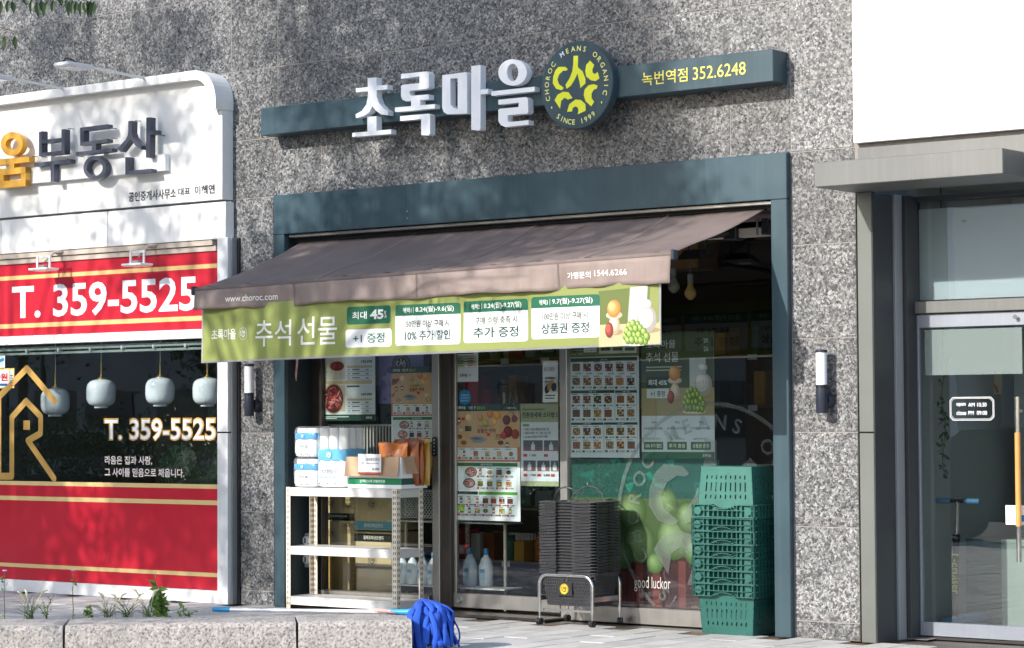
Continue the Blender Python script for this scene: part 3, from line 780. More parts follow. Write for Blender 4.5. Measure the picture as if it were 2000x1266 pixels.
# flood lamps hanging under the white panels
def flood(px, py, lab):
    p = W(px, py, -.24); t = thing('sign_flood_lamp', lab, 'lamp', tuple(p), 'flood lamps over the red sign panel')
    zc = zb2-.004
    obj('ceiling_rose', Geo().lathe([(.05, 0), (.055, .012), (.05, .02)], (p[0]+.02, -.075, zc-.02), 16), 'beige_trim', t, 40)
    obj('bracket', Geo().tube([(p[0]+.02, -.075, zc-.01), (p[0]+.012, -.14, zc-.02), (p[0], -.225, p[2]+.05)], .009, 8), 'beige_trim', t)
    for s_ in (-1, 1): obj('yoke_arm', B(p[0]+s_*.075-.009, p[0]+s_*.075+.009, p[1]-.006, p[1]+.006, p[2]-.005, p[2]+.10, .002), 'white_enamel', t)
    obj('yoke_bar', B(p[0]-.084, p[0]+.084, p[1]+.007, p[1]+.013, p[2]+.08, p[2]+.10, .002), 'white_enamel', t)
    h = obj('lamp_body', B(p[0]-.11, p[0]+.11, p[1]-.07, p[1]+.07, p[2]-.022, p[2]-.004, .005), 'white_enamel', t)
    obj('lens', B(p[0]-.098, p[0]+.098, p[1]-.06, p[1]+.06, p[2]-.026, p[2]-.0225, .001), 'lamp_glass', h)
    obj('driver_box', B(p[0]-.04, p[0]+.04, p[1]-.03, p[1]+.03, p[2]-.003, p[2]+.02, .004), 'aluminium_side', t)
flood(85, 523, 'white flood lamp above the first digits of the red panel phone number')
flood(268, 514, 'white flood lamp above the last digits of the red panel phone number')

# wall lamps on the granite
def wall_lamp(cx, yt, yb, lab):
    a = W(cx, yt, -.085); b = W(cx, yb, -.085); x = a[0]; H = a[2]-b[2]; z = b[2]; y = -.085
    t = thing('wall_lamp', lab, 'lamp', (x, y, z), 'cylinder wall lamps')
    obj('lamp_body', Geo().lathe([(.034, 0), (.037, .004), (.037, H*.40), (.034, H*.405)], (x, y, z), 24), 'navy_metal', t, 40)
    obj('collar', Geo().lathe([(.0385, H*.405), (.0385, H*.445)], (x, y, z), 24), 'dark_metal', t, 40)
    obj('diffuser', Geo().lathe([(.035, H*.445), (.035, H*.955)], (x, y, z), 24), 'lamp_glass', t, 40)
    obj('cap', Geo().lathe([(.0385, H*.955), (.0385, H*.995), (.034, H)], (x, y, z), 24), 'navy_metal', t, 40)
    obj('wall_plate', Geo().lathe([(.05, -.002), (.052, -.012), (.046, -.035), (.03, -.05)], (x+.005, 0, z+H*.2), 24, 'y'), 'navy_metal', t, 40)
wall_lamp(486.6, 711, 813, 'cylinder wall lamp on the shaded granite pilaster beside the office')
wall_lamp(1604, 683, 807, 'cylinder wall lamp on the sunlit granite pilaster beside the glass door')
# ================================================================== grocery shop: sign over the front
sg = thing('shop_sign', 'dark teal sign bar with white raised letters and round yellow emblem', 'sign', (2.7, -.09, 3.4))
YB = -.18
q = RC(509, 211.6, 1510, 158.4, YB)
obj('sign_bar', B(q[0], q[1], YB, -.003, q[2], q[3], .004), 'teal_paint', sg)
YL = -.245
letter('sign_letter', [[(793,308),(850,304),(850,352),(852,430),(868,475),(898,508),(925,524),(925,551),(880,545),(845,520),(823,490),(805,530),(770,556),(718,569),(714,545),(755,522),(785,480),(795,420)], [(716,375),(920,352),(920,382),(716,402)], [(790,560),(850,557),(850,655),(790,660)], [(692,665),(945,642),(945,672),(692,692)]], 'letter_white', sg, ZB, YL, .062)
letter('sign_letter', [[(1010,282),(1180,265),(1192,278),(1192,368),(1180,378),(1065,392),(1065,412),(1075,424),(1190,415),(1190,447),(1040,460),(1018,448),(1010,425),(1010,360),(1022,352),(1130,342),(1130,298),(1010,314)], [(1075,445),(1135,440),(1135,495),(1075,500)], [(970,500),(1230,478),(1230,506),(970,530)], [(1003,557),(1188,540),(1198,550),(1198,672),(1186,682),(1140,680),(1140,575),(1003,588)]], 'letter_white', sg, ZB, YL, .062)
gg = Geo()
gg.ext([trace([(1278,290),(1430,270),(1440,280),(1440,540),(1312,545),(1288,530),(1278,500)], ZB, YL), trace([(1330,312),(1379,308),(1379,510),(1352,503),(1332,482)][::-1], ZB, YL)], YL, YL+.062)
gg.ext([trace([(1467,230),(1527,224),(1527,640),(1518,650),(1467,645)], ZB, YL)], YL, YL+.062)
gg.ext([trace([(1522,385),(1575,378),(1575,410),(1522,416)], ZB, YL)], YL+.0007, YL+.061)
obj('sign_letter', gg, 'letter_white', sg)
letter('sign_letter', [[(1598,395),(1880,365),(1880,395),(1598,425)], [(1643,450),(1822,432),(1836,446),(1838,530),(1828,540),(1705,550),(1703,585),(1712,595),(1840,582),(1840,612),(1690,628),(1660,615),(1643,590),(1643,515),(1655,508),(1775,497),(1775,468),(1643,482)]], 'letter_white', sg, ZB, YL, .062, [(1735, 272, 93, 86, 37, 57)])
dc, dr = (_dc[0], _dc[2]), _dr
disc = obj('sign_disc', Geo().lathe([(dr*.985, DY), (dr, DY+.006), (dr, YB+.001)], (dc[0], 0, dc[1]), 64, 'y'), 'teal_paint', sg, 30)
pr = Print(DY)
for P in EMB: pr.poly([(dc[0]+u*dr, dc[1]+v*dr) for u, v in P], '#dbe02c', 1)
pr.obj('emblem', disc, 'print')
pr = Print(DY); YW = '#e3e58a'
wh = 'CHOROC MEANS ORGANIC'; an = lambda i: 197+(-17-197)*i/(len(wh)-1)
for s_, i0 in (('CHOROC', 0), ('MEANS', 7), ('ORGANIC', 13)):
    pr = Print(DY); pr.ring_text(s_, dc[0], dc[1], dr*.83, dr*.115, an(i0), an(i0+len(s_)-1), YW, bold=.012, special={0: '#f2f3ff'} if i0 == 7 else None); pr.obj('ring_word', disc)
an = lambda i: 233+(304-233)*i/9
for s_, i0 in (('SINCE', 0), ('1999', 6)):
    pr = Print(DY); pr.ring_text(s_, dc[0], dc[1], dr*.835, dr*.115, an(i0), an(i0+len(s_)-1), YW, inward=True, bold=.012); pr.obj('ring_word', disc)
for a in (213, 327): pr = Print(DY); pr.ell(dc[0]+dr*.83*math.cos(rad(a)), dc[1]+dr*.83*math.sin(rad(a)), dr*.016, dr*.028, YW); pr.obj('ring_dot', disc)
ZC = zm(1000, 60, 3.3317)
pr = Print(YB)
a = W(*ZC(848, 278), YB); b = W(*ZC(1522, 290), YB)
xm0 = W(*ZC(1143, 250), YB)[0]; xm1 = W(*ZC(1178, 250), YB)[0]
pr.text('녹번역점', a[0], xm0, W(*ZC(848, 362), YB)[2], a[2]+.004, '#e4d95c', .004); pr.obj('sign_lettering', sg); pr = Print(YB)
pr.text('352.6248', xm1, b[0], W(*ZC(1178, 322), YB)[2], W(*ZC(1178, 240), YB)[2], '#e4d95c', .0); pr.obj('sign_lettering', sg)

# ================================================================== teal frame round the shopfront
YF = -.05
fx0 = W(535, 800, YF)[0]; fi0 = W(555.5, 1000, YF)[0]; fi1 = W(1509, 800, YF)[0]; fx1 = W(1540.5, 800, YF)[0]; fzt = W(1535.7, 297, YF)[2]; fzb = 2.81
fr = thing('shopfront_frame', 'dark teal metal frame around the grocery shopfront opening', 'door frame', ((fx0+fx1)/2, 0, 0))
xs_ = W(793, 420, YF)[0]
for a, b in ((fx0, xs_-.0012), (xs_+.0012, fx1)): obj('lintel', B(a, b, YF, .30, fzb, fzt, .003), 'teal_paint', fr)
for z_ in (fzb+.05, fzb+.10): obj('rivet', Geo().lathe([(.007, -.004), (.009, -.002), (.009, 0)], (xs_+.012, YF, z_), 10, 'y'), 'steel', fr, 40)
obj('jamb', B(fx0, fi0, YF, .0, 0, fzb-.002, .004), 'teal_paint', fr); obj('jamb', B(fi1, fx1, YF, .0, 0, fzb-.002, .004), 'teal_paint', fr)
obj('reveal', B(fi0-.03, fi0+.0, .002, .36, 0, fzb-.002, .002), 'teal_paint_shaded', fr); obj('reveal', B(fi1, fi1+.03, .002, .36, 0, fzb-.002, .002), 'teal_paint_shaded', fr)

# ================================================================== awning
AYF, AYR = -1.06, .05
aL, aR = .668, 4.775
zRL, zRR = W(588, 473, AYR)[2], W(1495, 407, AYR)[2]
zFL, zFR = W(384, 563, AYF)[2], W(1315, 492, AYF)[2]
aw = thing('awning', 'taupe retractable awning with front valance over the grocery shopfront', 'awning', (2.7, .1, 2.4))
def cl(u, v):      # u along, v from the roller (0) to the front bar (1)
    x = aL+(aR-aL)*u; y = AYR+(AYF-AYR)*v
    z = (zRL+(zRR-zRL)*u)*(1-v)+(zFL+(zFR-zFL)*u)*v
    z -= .036*math.sin(math.pi*v)*(1+.35*math.sin(u*17))+.006*math.sin(u*61+v*9)*v**2+.006*math.sin(u*140+v*6)*max(0, v-.6)*2.2
    return (x, y, z)
def sheet(fn, nu, nv, th):
    a = Geo().grid(fn, nu, nv); V = np.array(a.V); n = len(V)
    gg = Geo(); gg.V = [tuple(v) for v in V]+[(v[0], v[1]+th[1], v[2]+th[2]) for v in V]
    F = list(a.F)+[tuple(i+n for i in f[::-1]) for f in a.F]
    rim = [i for i in range(nu+1)]+[j*(nu+1)+nu for j in range(1, nv+1)]+[nv*(nu+1)+i for i in range(nu-1, -1, -1)]+[j*(nu+1) for j in range(nv-1, 0, -1)]
    for k in range(len(rim)): a_, b_ = rim[k], rim[(k+1) % len(rim)]; F.append((b_, a_, a_+n, b_+n))
    gg.F = F; return gg
cloth = obj('canopy_cloth', sheet(cl, 120, 16, (0, 0, -.002)), 'awning_cloth', aw, True)
for us in (.275, .545, .815):
    obj('seam', Geo().grid(lambda a, b: tuple(np.array(cl(us+(a-.5)*.004, b))+np.array([0, 0, .0025])), 1, 16), 'valance_cloth', cloth, True)
obj('rust_stain', Geo().grid(lambda a, b: tuple(np.array(cl(.664+(a-.5)*.009*(1-.7*b), .08+.5*b))+np.array([0, 0, .003])), 2, 10), 'rust_stain', cloth, True)
def frontz(x): u = (x-aL)/(aR-aL); return zFL+(zFR-zFL)*u
obj('front_bar', Geo().tube([(aL-.005, AYF+.005, zFL-.012), (aR+.005, AYF+.005, zFR-.012)], .017, 12), 'awning_cloth', aw, 40)
for x in (aL-.02, aR+.015): obj('end_cap', B(x-.012, x+.014, AYF-.022, AYF+.03, frontz(x)-.05, frontz(x)+.014, .006), 'navy_metal', aw)
vb0 = W(386, 607, AYF)[2]; vb1 = W(1305, 553, AYF)[2]
def val(u, v):
    x = aL+(aR-aL)*u; zt_ = frontz(x)-.022; zb_ = vb0+(vb1-vb0)*u+.006*math.sin(u*23)+.003*math.sin(u*71)
    y = AYF-.010-.016*v*math.sin(u*19+1)-.010*v*math.sin(u*53)-.005*math.sin(u*120+v*4)*v
    return (x, y, zt_+(zb_-zt_)*v)
vl_ = obj('valance', sheet(val, 150, 6, (0, .002, 0)), 'valance_cloth', aw, True)
for us in (.235, .505, .79):
    obj('seam', Geo().grid(lambda a, b: tuple(np.array(val(us+(a-.5)*.003, b))+np.array([0, -.0022, 0])), 1, 6), 'awning_cloth', vl_, True)
def warpv(x, z):
    u = (x-aL)/(aR-aL); zt_ = frontz(x)-.022; zb_ = vb0+(vb1-vb0)*u; v = (zt_-z)/(zt_-zb_); return val(u, max(0, min(1, v)))[1]
ZA = zm(370, 420, 3.956); Z3 = zm(840, 420, 3.956)
pr = Print(0, warp=warpv)
q = RC(*ZA(285, 622), *ZA(682, 655), AYF); pr.text('www.choroc.com', *q, '#e9e6e2', .004, 4); pr.obj('valance_lettering', vl_); pr = Print(0, warp=warpv)
q = RC(*Z3(1062, 445), *Z3(1247, 487), AYF); pr.text('가맹문의', *q, '#efeceb', .004, 4); pr.obj('valance_lettering', vl_); pr = Print(0, warp=warpv)
q = RC(*Z3(1275, 428), *Z3(1522, 462), AYF); pr.text('1544.6266', *q, '#efeceb', .004, 4)
pr.obj('valance_lettering', vl_)
obj('cassette', B(W(556, 462, 0)[0]+.02, fi1-.003, .06, .20, 2.742, fzb-.012, .01), 'dark_metal', aw)
obj('cassette_lip', B(fi0+.02, fi1-.004, -.02, .055, 2.782, 2.806, .004), 'steel', aw)
obj('roller', Geo().tube([(aL-.03, .13, 2.715), (aR+.03, .13, 2.725)], .035, 14), 'awning_cloth', aw, 40)
obj('support_bar', B(fi0+.004, fi1-.004, .15, .22, 2.595, 2.655, .004), 'beige_trim', aw)
for x0_, s_ in ((1.05, 1), (4.45, -1)):
    xs = x0_; e = (xs+s_*.62, -.42, 2.50); f_ = (xs+s_*.25, AYF+.04, frontz(xs+s_*.25)-.02)
    arm = obj('folding_arm', Geo().tube([(xs, .14, 2.63), e], .022, 10), 'dark_metal', aw, 40)
    obj('forearm', Geo().tube([e, f_], .018, 10), 'dark_metal', arm, 40); obj('elbow', Geo().lathe([(.03, -.035), (.03, .035)], e, 14), 'dark_metal', arm, 40)
    obj('shoulder_bracket', B(xs-.05, xs+.05, .11, .23, 2.58, 2.68, .006), 'black_plastic', aw)
obj('end_bracket', B(4.70, 4.76, .10, .20, 2.60, 2.72, .006), 'black_plastic', aw); obj('bolt', Geo().tube([(4.68, .09, 2.60), (4.68, .09, 2.70)], .008, 8), 'chrome', aw)

# crank pole leaning in the left corner
p0, p1 = W(569, 832, .12), W(582, 690, .06)
cp = thing('awning_crank_pole', 'thin pinkish metal crank pole hanging in the dark left reveal', 'pole', (p0[0], p0[1], .9))
d_ = (p1-p0); top = p0+d_*2.3
obj('rod', Geo().tube([tuple(p0+d_*.25), tuple(top)], .009, 10), 'rag_pink', cp, 40); obj('handle', Geo().tube([tuple(p0-d_*.1), tuple(p0+d_*.28)], .016, 10), 'beige_trim', cp, 40)

# ================================================================== banner
BY = AYF+.012
bn = thing('holiday_gift_banner', 'olive green gift sale banner hanging below the awning valance', 'banner', (2.7, BY, 1.83))
bl, br = W(391, 660, BY)[0], W(1293, 620, BY)[0]
bt = lambda x: vb0+(vb1-vb0)*(x-aL)/(aR-aL)+.03
zb_l, zb_r = W(390, 709.5, BY)[2], W(1293.5, 673.5, BY)[2]
bb = lambda x: zb_l+(zb_r-zb_l)*(x-bl)/(br-bl)
warpb = lambda x, z: .010*math.sin(x*2.3+.6)*(1+.4*math.sin(z*7))-.012*(2.05-z)+.005*math.sin(x*5.1+z*2)
def bfn(u, v):
    x = bl+(br-bl)*u; z = bt(x)+(bb(x)-bt(x))*v; return (x, BY+warpb(x, z), z)
obj('sheet', sheet(bfn, 70, 10, (0, .001, 0)), 'banner_sheet', bn, True)
class BPrint(Print):
    def _put(s, P, F, col, lay):
        s.step = .0011; s.Y = BY; Print._put(s, P, F, col, lay)
        s.step = -.0011; s.Y = BY+.001; Print._put(s, P, [f[::-1] for f in F], tuple(c*.9 for c in (lin(col) if isinstance(col, str) else col)), lay)
pr = BPrint(BY, warp=warpb)
def bcol(u, v): pass
n = 60
for i in range(n):      # olive ground in upright strips, paler towards the still life
    xa_, xb_ = bl+.015+(br-bl-.03)*i/n, bl+.015+(br-bl-.03)*(i+1)/n; f = i/n
    c = np.array(lin('#a0aa60'))*(1-f)+np.array(lin('#929a56'))*f
    for k in range(4):
        t0, t1 = k/4, (k+1)/4
        lo = lambda x, t: (bb(x)+.014)*(1-t)+bt(x)*t
        P = [(xa_, lo(xa_, t0)), (xb_, lo(xb_, t0)), (xb_, lo(xb_, t1)), (xa_, lo(xa_, t1))]
        pr._put(P, [(0, 1, 2, 3)], tuple(c), 1)
def bq(z, a, b): return RC(*z(*a), *z(*b), BY)
q = bq(ZA, (163, 884), (360, 960)); pr.text('초록마을', *q, '#f5f6ee', .02, 3)
q = bq(ZA, (378, 872), (458, 960)); emblem(pr, (q[0]+q[1])/2, (q[2]+q[3])/2, (q[3]-q[2])/2*1.05, '#f5f6ee', '#f5f6ee', 3)
q = bq(ZA, (520, 818), (800, 1010)); pr.text('추석', *q, '#fbfbf6', .006, 3)
q = bq(ZA, (845, 790), (1148, 998)); pr.text('선물', *q, '#fbfbf6', .006, 3)
DG, PG = '#1f6a4e', '#eff0f4'
q = bq(ZA, (1222, 712), (1558, 836)); pr.rect(*q, DG, 2, r=.02); xx0, xx1, z0_, z1_ = q
pr.text('최대', xx0+.05, xx0+.18, z0_+.035, z1_-.035, '#f7f7f2', .012, 3); pr.text('45', xx0+.21, xx0+.33, z0_+.03, z1_-.025, '#f7f7f2', .04, 3); pr.text('%', xx0+.335, xx1-.035, z0_+.035, z0_+.085, '#f7f7f2', .01, 3)
q = bq(ZA, (1213, 888), (1566, 1016)); pr.rect(*q, PG, 2, r=.02); xx0, xx1, z0_, z1_ = q
pr.text('+1 증정', xx0+.07, xx1-.06, z0_+.028, z1_-.028, DG, .014, 3)
def card(z0c, a, zb2c, b, hd, t1, t2):
    A = W(*z0c(*a), BY); Bq = W(*zb2c(*b), BY); x0_, x1_, zt_, zb_ = A[0], Bq[0], A[2], Bq[2]
    pr.rect(x0_, x1_, zb_, zt_, PG, 2, r=.022); h = (zt_-zb_)*.27
    pr.poly([(x0_, zt_-h), (x1_, zt_-h)]+rrect(x0_, x1_, zb_, zt_, .022)[:12], DG, 2.6)
    wd = x1_-x0_
    pr.text(hd[0], x0_+wd*.12, x0_+wd*.25, zt_-h*.76, zt_-h*.27, '#f4f6f0', .01, 3.4); pr.rect(x0_+wd*.278, x0_+wd*.284, zt_-h*.75, zt_-h*.25, '#dfe9df', 3.4)
    pr.text(hd[1], x0_+wd*.315, x0_+wd*.90, zt_-h*.80, zt_-h*.20, '#f4f6f0', .014, 3.4)
    hb = zt_-h-zb_
    pr.text(t1, x0_+wd*.17, x1_-wd*.17, zb_+hb*.60, zb_+hb*.84, '#454c22', .012, 3.2); pr.text(t2, x0_+wd*.15, x1_-wd*.15, zb_+hb*.16, zb_+hb*.50, '#1f4f43', .018, 3.2)
card(ZA, (1595, 697), Z3, (224, 997), ('혜택1', '8.24(월)-9.6(일)'), '50만원 이상 구매 시', '10% 추가 할인')
card(Z3, (248, 668), Z3, (758, 975), ('혜택2', '8.24(월)-9.27(일)'), '구매 수량 충족 시', '추가 증정')
card(Z3, (783, 635), Z3, (1318, 945), ('혜택3', '9.7(월)-9.27(일)'), '100만원 이상 구매 시', '상품권 증정')
def still_life(pr, mp, k=1.0, lay=2, full=True):
    """fruit on a cream table: mp maps crop readings of the banner to the print"""
    el = lambda x, y, rx, rz, c, l: pr.ell(*mp(x, y), rx*k, rz*k, c, l)
    def shaded(x, y, rx, rz, cols, l):
        for i, c in enumerate(cols): el(x-rx*0-i*9, y-i*7, rx*(1-.2*i), rz*(1-.2*i), c, l+.15*i)
    S = .00093
    sh = lambda x, y, rx, rz, cols, l: [pr.ell(*mp(x-i*rx*.14, y-i*rz*.14), rx*S*k*(1-.22*i), rz*S*k*1.05*(1-.22*i), c, l+.12*i) for i, c in enumerate(cols)]
    pr.poly([mp(1552, 560), mp(1688, 545), mp(1676, 845), mp(1535, 850)], '#c9c7c0', lay+.2)
    pr.poly([mp(1688, 545), mp(1705, 543), mp(1700, 843), mp(1676, 845)], '#6f7e4a', lay+.2)
    sh(1440, 905, 62, 20, ['#a8946c'], lay+.6); sh(1700, 890, 90, 18, ['#a8946c'], lay+.6)
    sh(1432, 850, 45, 62, ['#b9a78d', '#cfc0a8', '#e2d6c2'], lay+.8); sh(1430, 775, 68, 26, ['#c7b79f', '#ded0ba'], lay+.9)
    sh(1428, 725, 56, 58, ['#c9813f', '#dc9a50', '#ebb56c', '#f3c887'], lay+1.3)
    sh(1394, 890, 34, 50, ['#7f2f27', '#a04236', '#b95d4c'], lay+1.3)
    sh(1684, 805, 82, 86, ['#a9a49b', '#cbc7c0', '#dedbd6', '#ecebe8'], lay+1.0)
    for i in range(7): pr.poly([mp(1615+i*22, 770+abs(i-3)*4), mp(1621+i*22, 770+abs(i-3)*4), mp(1640+i*14, 880-abs(i-3)*5)], '#b4aea4', lay+1.6)
    sh(1680, 690, 44, 32, ['#b9b5ad', '#dddad6', '#f0efed'], lay+1.7)
    pr.ell(*mp(1600, 990), 110*S*k, 20*S*k, '#d6cec6', lay+1.0)
    rs = random.Random(3)
    pos = [(1548, 858), (1578, 842), (1612, 852), (1530, 900), (1562, 890), (1598, 880), (1632, 878), (1662, 905), (1520, 935), (1552, 925), (1586, 932), (1622, 928), (1655, 942), (1685, 940), (1538, 968), (1570, 968), (1605, 968), (1640, 972), (1672, 975)]
    for i, (x, y) in enumerate(pos): sh(x, y, 24, 28, ['#5c7a2c', '#80a03f', '#a3c05c', '#c2d987'], lay+1.2+.02*i+.5*(i % 2))
bmp = lambda x, y: (lambda p: (p[0], p[2]))(W(*Z3(x, y), BY))
pr.poly([bmp(1305, 850), bmp(1795-8, 832), bmp(1795-8, 1000-4), bmp(1316, 1022)], '#c8bb92', 1.6)
pr.poly([bmp(1305, 590), bmp(1545, 565), bmp(1532, 845), bmp(1318, 855)], '#6c7a3e', 1.4)
still_life(pr, bmp)
pr.obj('banner_print', bn, 'banner_ink')

# ================================================================== storefront glazing
YW_ = .28
sf = thing('glass_storefront', 'steel framed glass storefront of the grocery shop, covered with sale posters', 'storefront', (2.7, YW_, 0))
def post(px0, px1, mat='steel', y0=YW_-.03, y1=YW_+.05, z0=0.0, z1=2.60, py=1000, name='mullion'):
    a, b = W(px0, py, y0)[0], W(px1, py, y0)[0]; return obj(name, B(a, b, y0, y1, z0, z1, .003), mat, sf)
post(604, 628, 'dark_steel'); post(844, 858, 'steel'); post(858.5, 880, 'dark_steel', YW_-.01)
post(1094, 1108, 'steel'); 
xw0, xw1, xd0, xd1 = W(628, 1000, YW_)[0], W(844, 1000, YW_)[0], W(885, 1000, YW_+.03)[0], W(1094, 1000, YW_)[0]
xr0, xr1 = W(1108, 1000, YW_)[0]+.002, fi1-.002
obj('head_rail', B(fi0+.003, fi1-.003, YW_-.02, YW_+.05, 2.605, 2.68, .003), 'dark_steel', sf)
def pane(x0, x1, z0, z1, name='pane'): return obj(name, Geo().box(x0, x1, YW_, YW_+.008, z0, z1), 'glass', sf)
zs = W(700, 1155, YW_)[2]
obj('sill_rail', B(xw0-.08, xw1+.005, YW_-.05, YW_+.06, .0, zs, .004), 'steel', sf)
pane(xw0, xw1, zs+.002, 2.603)
zs2 = W(1237, 1185, YW_)[2]
obj('sill_rail', B(xr0, xr1, YW_-.04, YW_+.06, .0, zs2, .004), 'steel', sf)
pane(xr0, xr1, zs2+.002, 2.603)
obj('threshold', B(W(872, 1190, .2)[0], xr0-.02, .03, YW_+.12, -.004, .018, .004), 'dark_steel', sf)
# sliding door leaf
dl = obj('sliding_door', B(xd0, xd0+.030, YW_+.026, YW_+.06, .04, 2.58, .003), 'steel', sf)
zr0, zr1 = W(885, 1186, YW_+.02)[2], W(885, 1158, YW_+.02)[2]
obj('bottom_rail', B(xd0+.001, xd1-.02, YW_+.018, YW_+.062, max(.022, zr0), zr1, .004), 'steel', dl)
obj('door_pane', Geo().box(xd0+.031, xd1+.01, YW_+.04, YW_+.047, zr1+.001, 2.58), 'glass', dl)
p = W(893, 1173, YW_+.018); obj('lock_cover', Geo().lathe([(.018, -.012), (.021, -.006), (.021, .002)], (p[0]+.02, YW_+.018, p[2]), 18, 'y'), 'chrome', dl, 40)
q = RC(846, 853, 854, 892, YW_-.03); obj('touch_switch', Geo().ext([rrect(q[0], q[1]+.004, q[2], q[3], .018)], YW_-.045, YW_-.031), 'black_plastic', sf)
pr = Print(YW_-.045)
for i in range(5): pr.ell((q[0]+q[1]+.004)/2, q[2]+.022+i*.025, .005, .005, '#d8dcdf', 1, 10)
pr.obj('switch_marks', sf)
# ================================================================== posters behind the glass
PY = YW_+.014
def poster(name, label, x0, x1, z0, z1, paper, Y=None):
    Y = PY if Y is None else Y
    t = thing(name, label, 'poster', ((x0+x1)/2, Y, z0)); obj('sheet', B(x0, x1, Y, Y+.0015, z0, z1, 0), paper, t); return t
def lines(pr, x0, x1, z0, z1, n, col, lay=2, jit=.3):
    h = (z1-z0)/n
    for i in range(n):
        pr.rect(x0, x0+(x1-x0)*(1-random.uniform(0, jit)), z1-h*(i+.75), z1-h*(i+.35), col, lay)
FOOD = ['#8a3b2c', '#b06a3a', '#c99b4e', '#5c6b35', '#7a2f38', '#d6c08a', '#40392f', '#a9572f', '#3d5c3a', '#c7b59a', '#5a3a2a', '#94862f']
def product(pr, x0, x1, z0, z1, lay=2):
    """a little packshot: backdrop, pack shapes, price"""
    k = random.random(); a, b = random.sample(FOOD, 2)
    if k < .45:
        pr.rect(x0, x1, z0, z1, a, lay); m = random.randint(2, 4); wd = (x1-x0)/m
        for i in range(m):
            for j in range(random.choice((1, 2, 3))):
                pr.ell(x0+wd*(i+.5), z0+(z1-z0)*(.2+.3*j), wd*.36, (z1-z0)*.14, b, lay+.5, 8)
    elif k < .75:
        pr.rect(x0+(x1-x0)*.25, x1-(x1-x0)*.25, z0, z1, a, lay); pr.rect(x0+(x1-x0)*.32, x1-(x1-x0)*.32, z0+(z1-z0)*.25, z0+(z1-z0)*.65, '#e8e3d6', lay+.5)
        pr.rect(x0+(x1-x0)*.4, x1-(x1-x0)*.4, z1, z1+(z1-z0)*.12, b, lay)
    else:
        pr.ell((x0+x1)/2, (z0+z1)/2, (x1-x0)*.45, (z1-z0)*.42, '#3b3430', lay, 14); pr.ell((x0+x1)/2, (z0+z1)/2, (x1-x0)*.36, (z1-z0)*.33, a, lay+.4, 12)
        for i in range(4): pr.ell((x0+x1)/2+random.uniform(-.2, .2)*(x1-x0), (z0+z1)/2+random.uniform(-.2, .2)*(z1-z0), (x1-x0)*.1, (z1-z0)*.08, b, lay+.8, 6)
def price(pr, x0, x1, z0, z1, badge=None, lay=3):
    t = '%d,%d00' % (random.randint(3, 59), random.randint(1, 9))
    wd = x1-x0
    if badge: pr.rect(x0, x0+wd*.28, z0, z1, badge, lay)
    pr.text(t, x0+wd*.42, x1, z0, z1-(z1-z0)*.12, '#22262a', .02, lay)
def qz(z, a, b): return RC(*z(*a), *z(*b), PY)
ZP = zm(540, 680, 4.52); ZQ = zm(860, 680, 3.515); ZR = zm(1100, 660, 4.869)

# chilli price poster
a = W(*ZP(365, -40), PY); b = W(*ZP(872, 640), PY); X0, X1, ZT, ZBt = a[0], b[0], a[2], b[2]
t = poster('chilli_price_poster', 'pale price poster with bowl of chilli powder and dried red chillies', X0, X1, ZBt, ZT, 'paper_white')
pr = Print(PY); wd, hh = X1-X0, ZT-ZBt
def U(u, v): return X0+wd*u, ZBt+hh*v
mpx = lambda x, y: (lambda p: (p[0], p[2]))(W(*ZP(x, y), PY))
def rz(a, b, c, l=1): q = qz(ZP, a, b); pr.rect(*q, c, l)
rz((370, 0), (870, 590), '#dfe6ea', .8); rz((365, 588), (872, 640), '#17463c', 1)
rz((385, 60), (608, 280), '#cfd3c2', 1.2); rz((412, 330), (608, 560), '#c9bfa8', 1.2)
pr.ell(*mpx(535, 185), .080, .058, '#d8cfc0', 1.8); pr.ell(*mpx(536, 160), .074, .036, '#7d2620', 2.2); pr.ell(*mpx(534, 157), .05, .022, '#93352b', 2.6)
for i in range(5): pr.poly([mpx(400+i*8, 110+i*25), mpx(440+i*3, 120+i*20), mpx(402+i*8, 122+i*25)], '#8e2c22', 2)
pr.ell(*mpx(505, 448), .108, .118, '#b39f7a', 1.6, 26); pr.ell(*mpx(505, 448), .098, .108, '#4a1214', 2.0, 26)
for i in range(95):
    an, r_ = random.uniform(0, 6.28), random.uniform(0, .088); c = mpx(505, 448); cx, cz = c[0]+r_*math.cos(an), c[1]+r_*1.08*math.sin(an)
    an2 = random.uniform(0, 3.14); L_ = random.uniform(.02, .04); dx, dz = math.cos(an2)*L_, math.sin(an2)*L_; w_ = .0042
    pr.poly([(cx-dx, cz-dz), (cx+dz*w_/L_, cz-dx*w_/L_), (cx+dx, cz+dz), (cx-dz*w_/L_, cz+dx*w_/L_)], random.choice(['#a33a35', '#8e2a28', '#d0746c', '#e3b3aa', '#5a1214', '#c04a44', '#4a5a2a' if i % 9 == 0 else '#9a3330']), 2.6+.01*i)
rz((388, 293), (845, 315), '#c9ba90', 1.3)
for yb_, tx in ((118, '142,500'), (408, '169,900')):
    q = qz(ZP, (750, yb_-12), (845, yb_+14)); pr.text(tx, *q, '#20262a', .03, 2.4)
    rz((622, yb_+38), (845, yb_+54), '#c9ba90', 1.4)
    for k in range(3):
        yy = yb_+68+k*36
        for (u, v) in ((633, 648), (668, 735), (788, 815)): rz((u, yy), (v, yy+9), '#5a6468', 1.6)
        rz((622, yy+20), (845, yy+22), '#aab4b8', 1.6)
q = qz(ZP, (790, 602), (845, 626)); pr.text('초록마을', *q, '#e8efe9', .02, 2)
q = qz(ZP, (390, 603), (640, 611)); pr.rect(*q, '#c8d6cf', 2); q = qz(ZP, (390, 618), (535, 625)); pr.rect(*q, '#c8d6cf', 2)
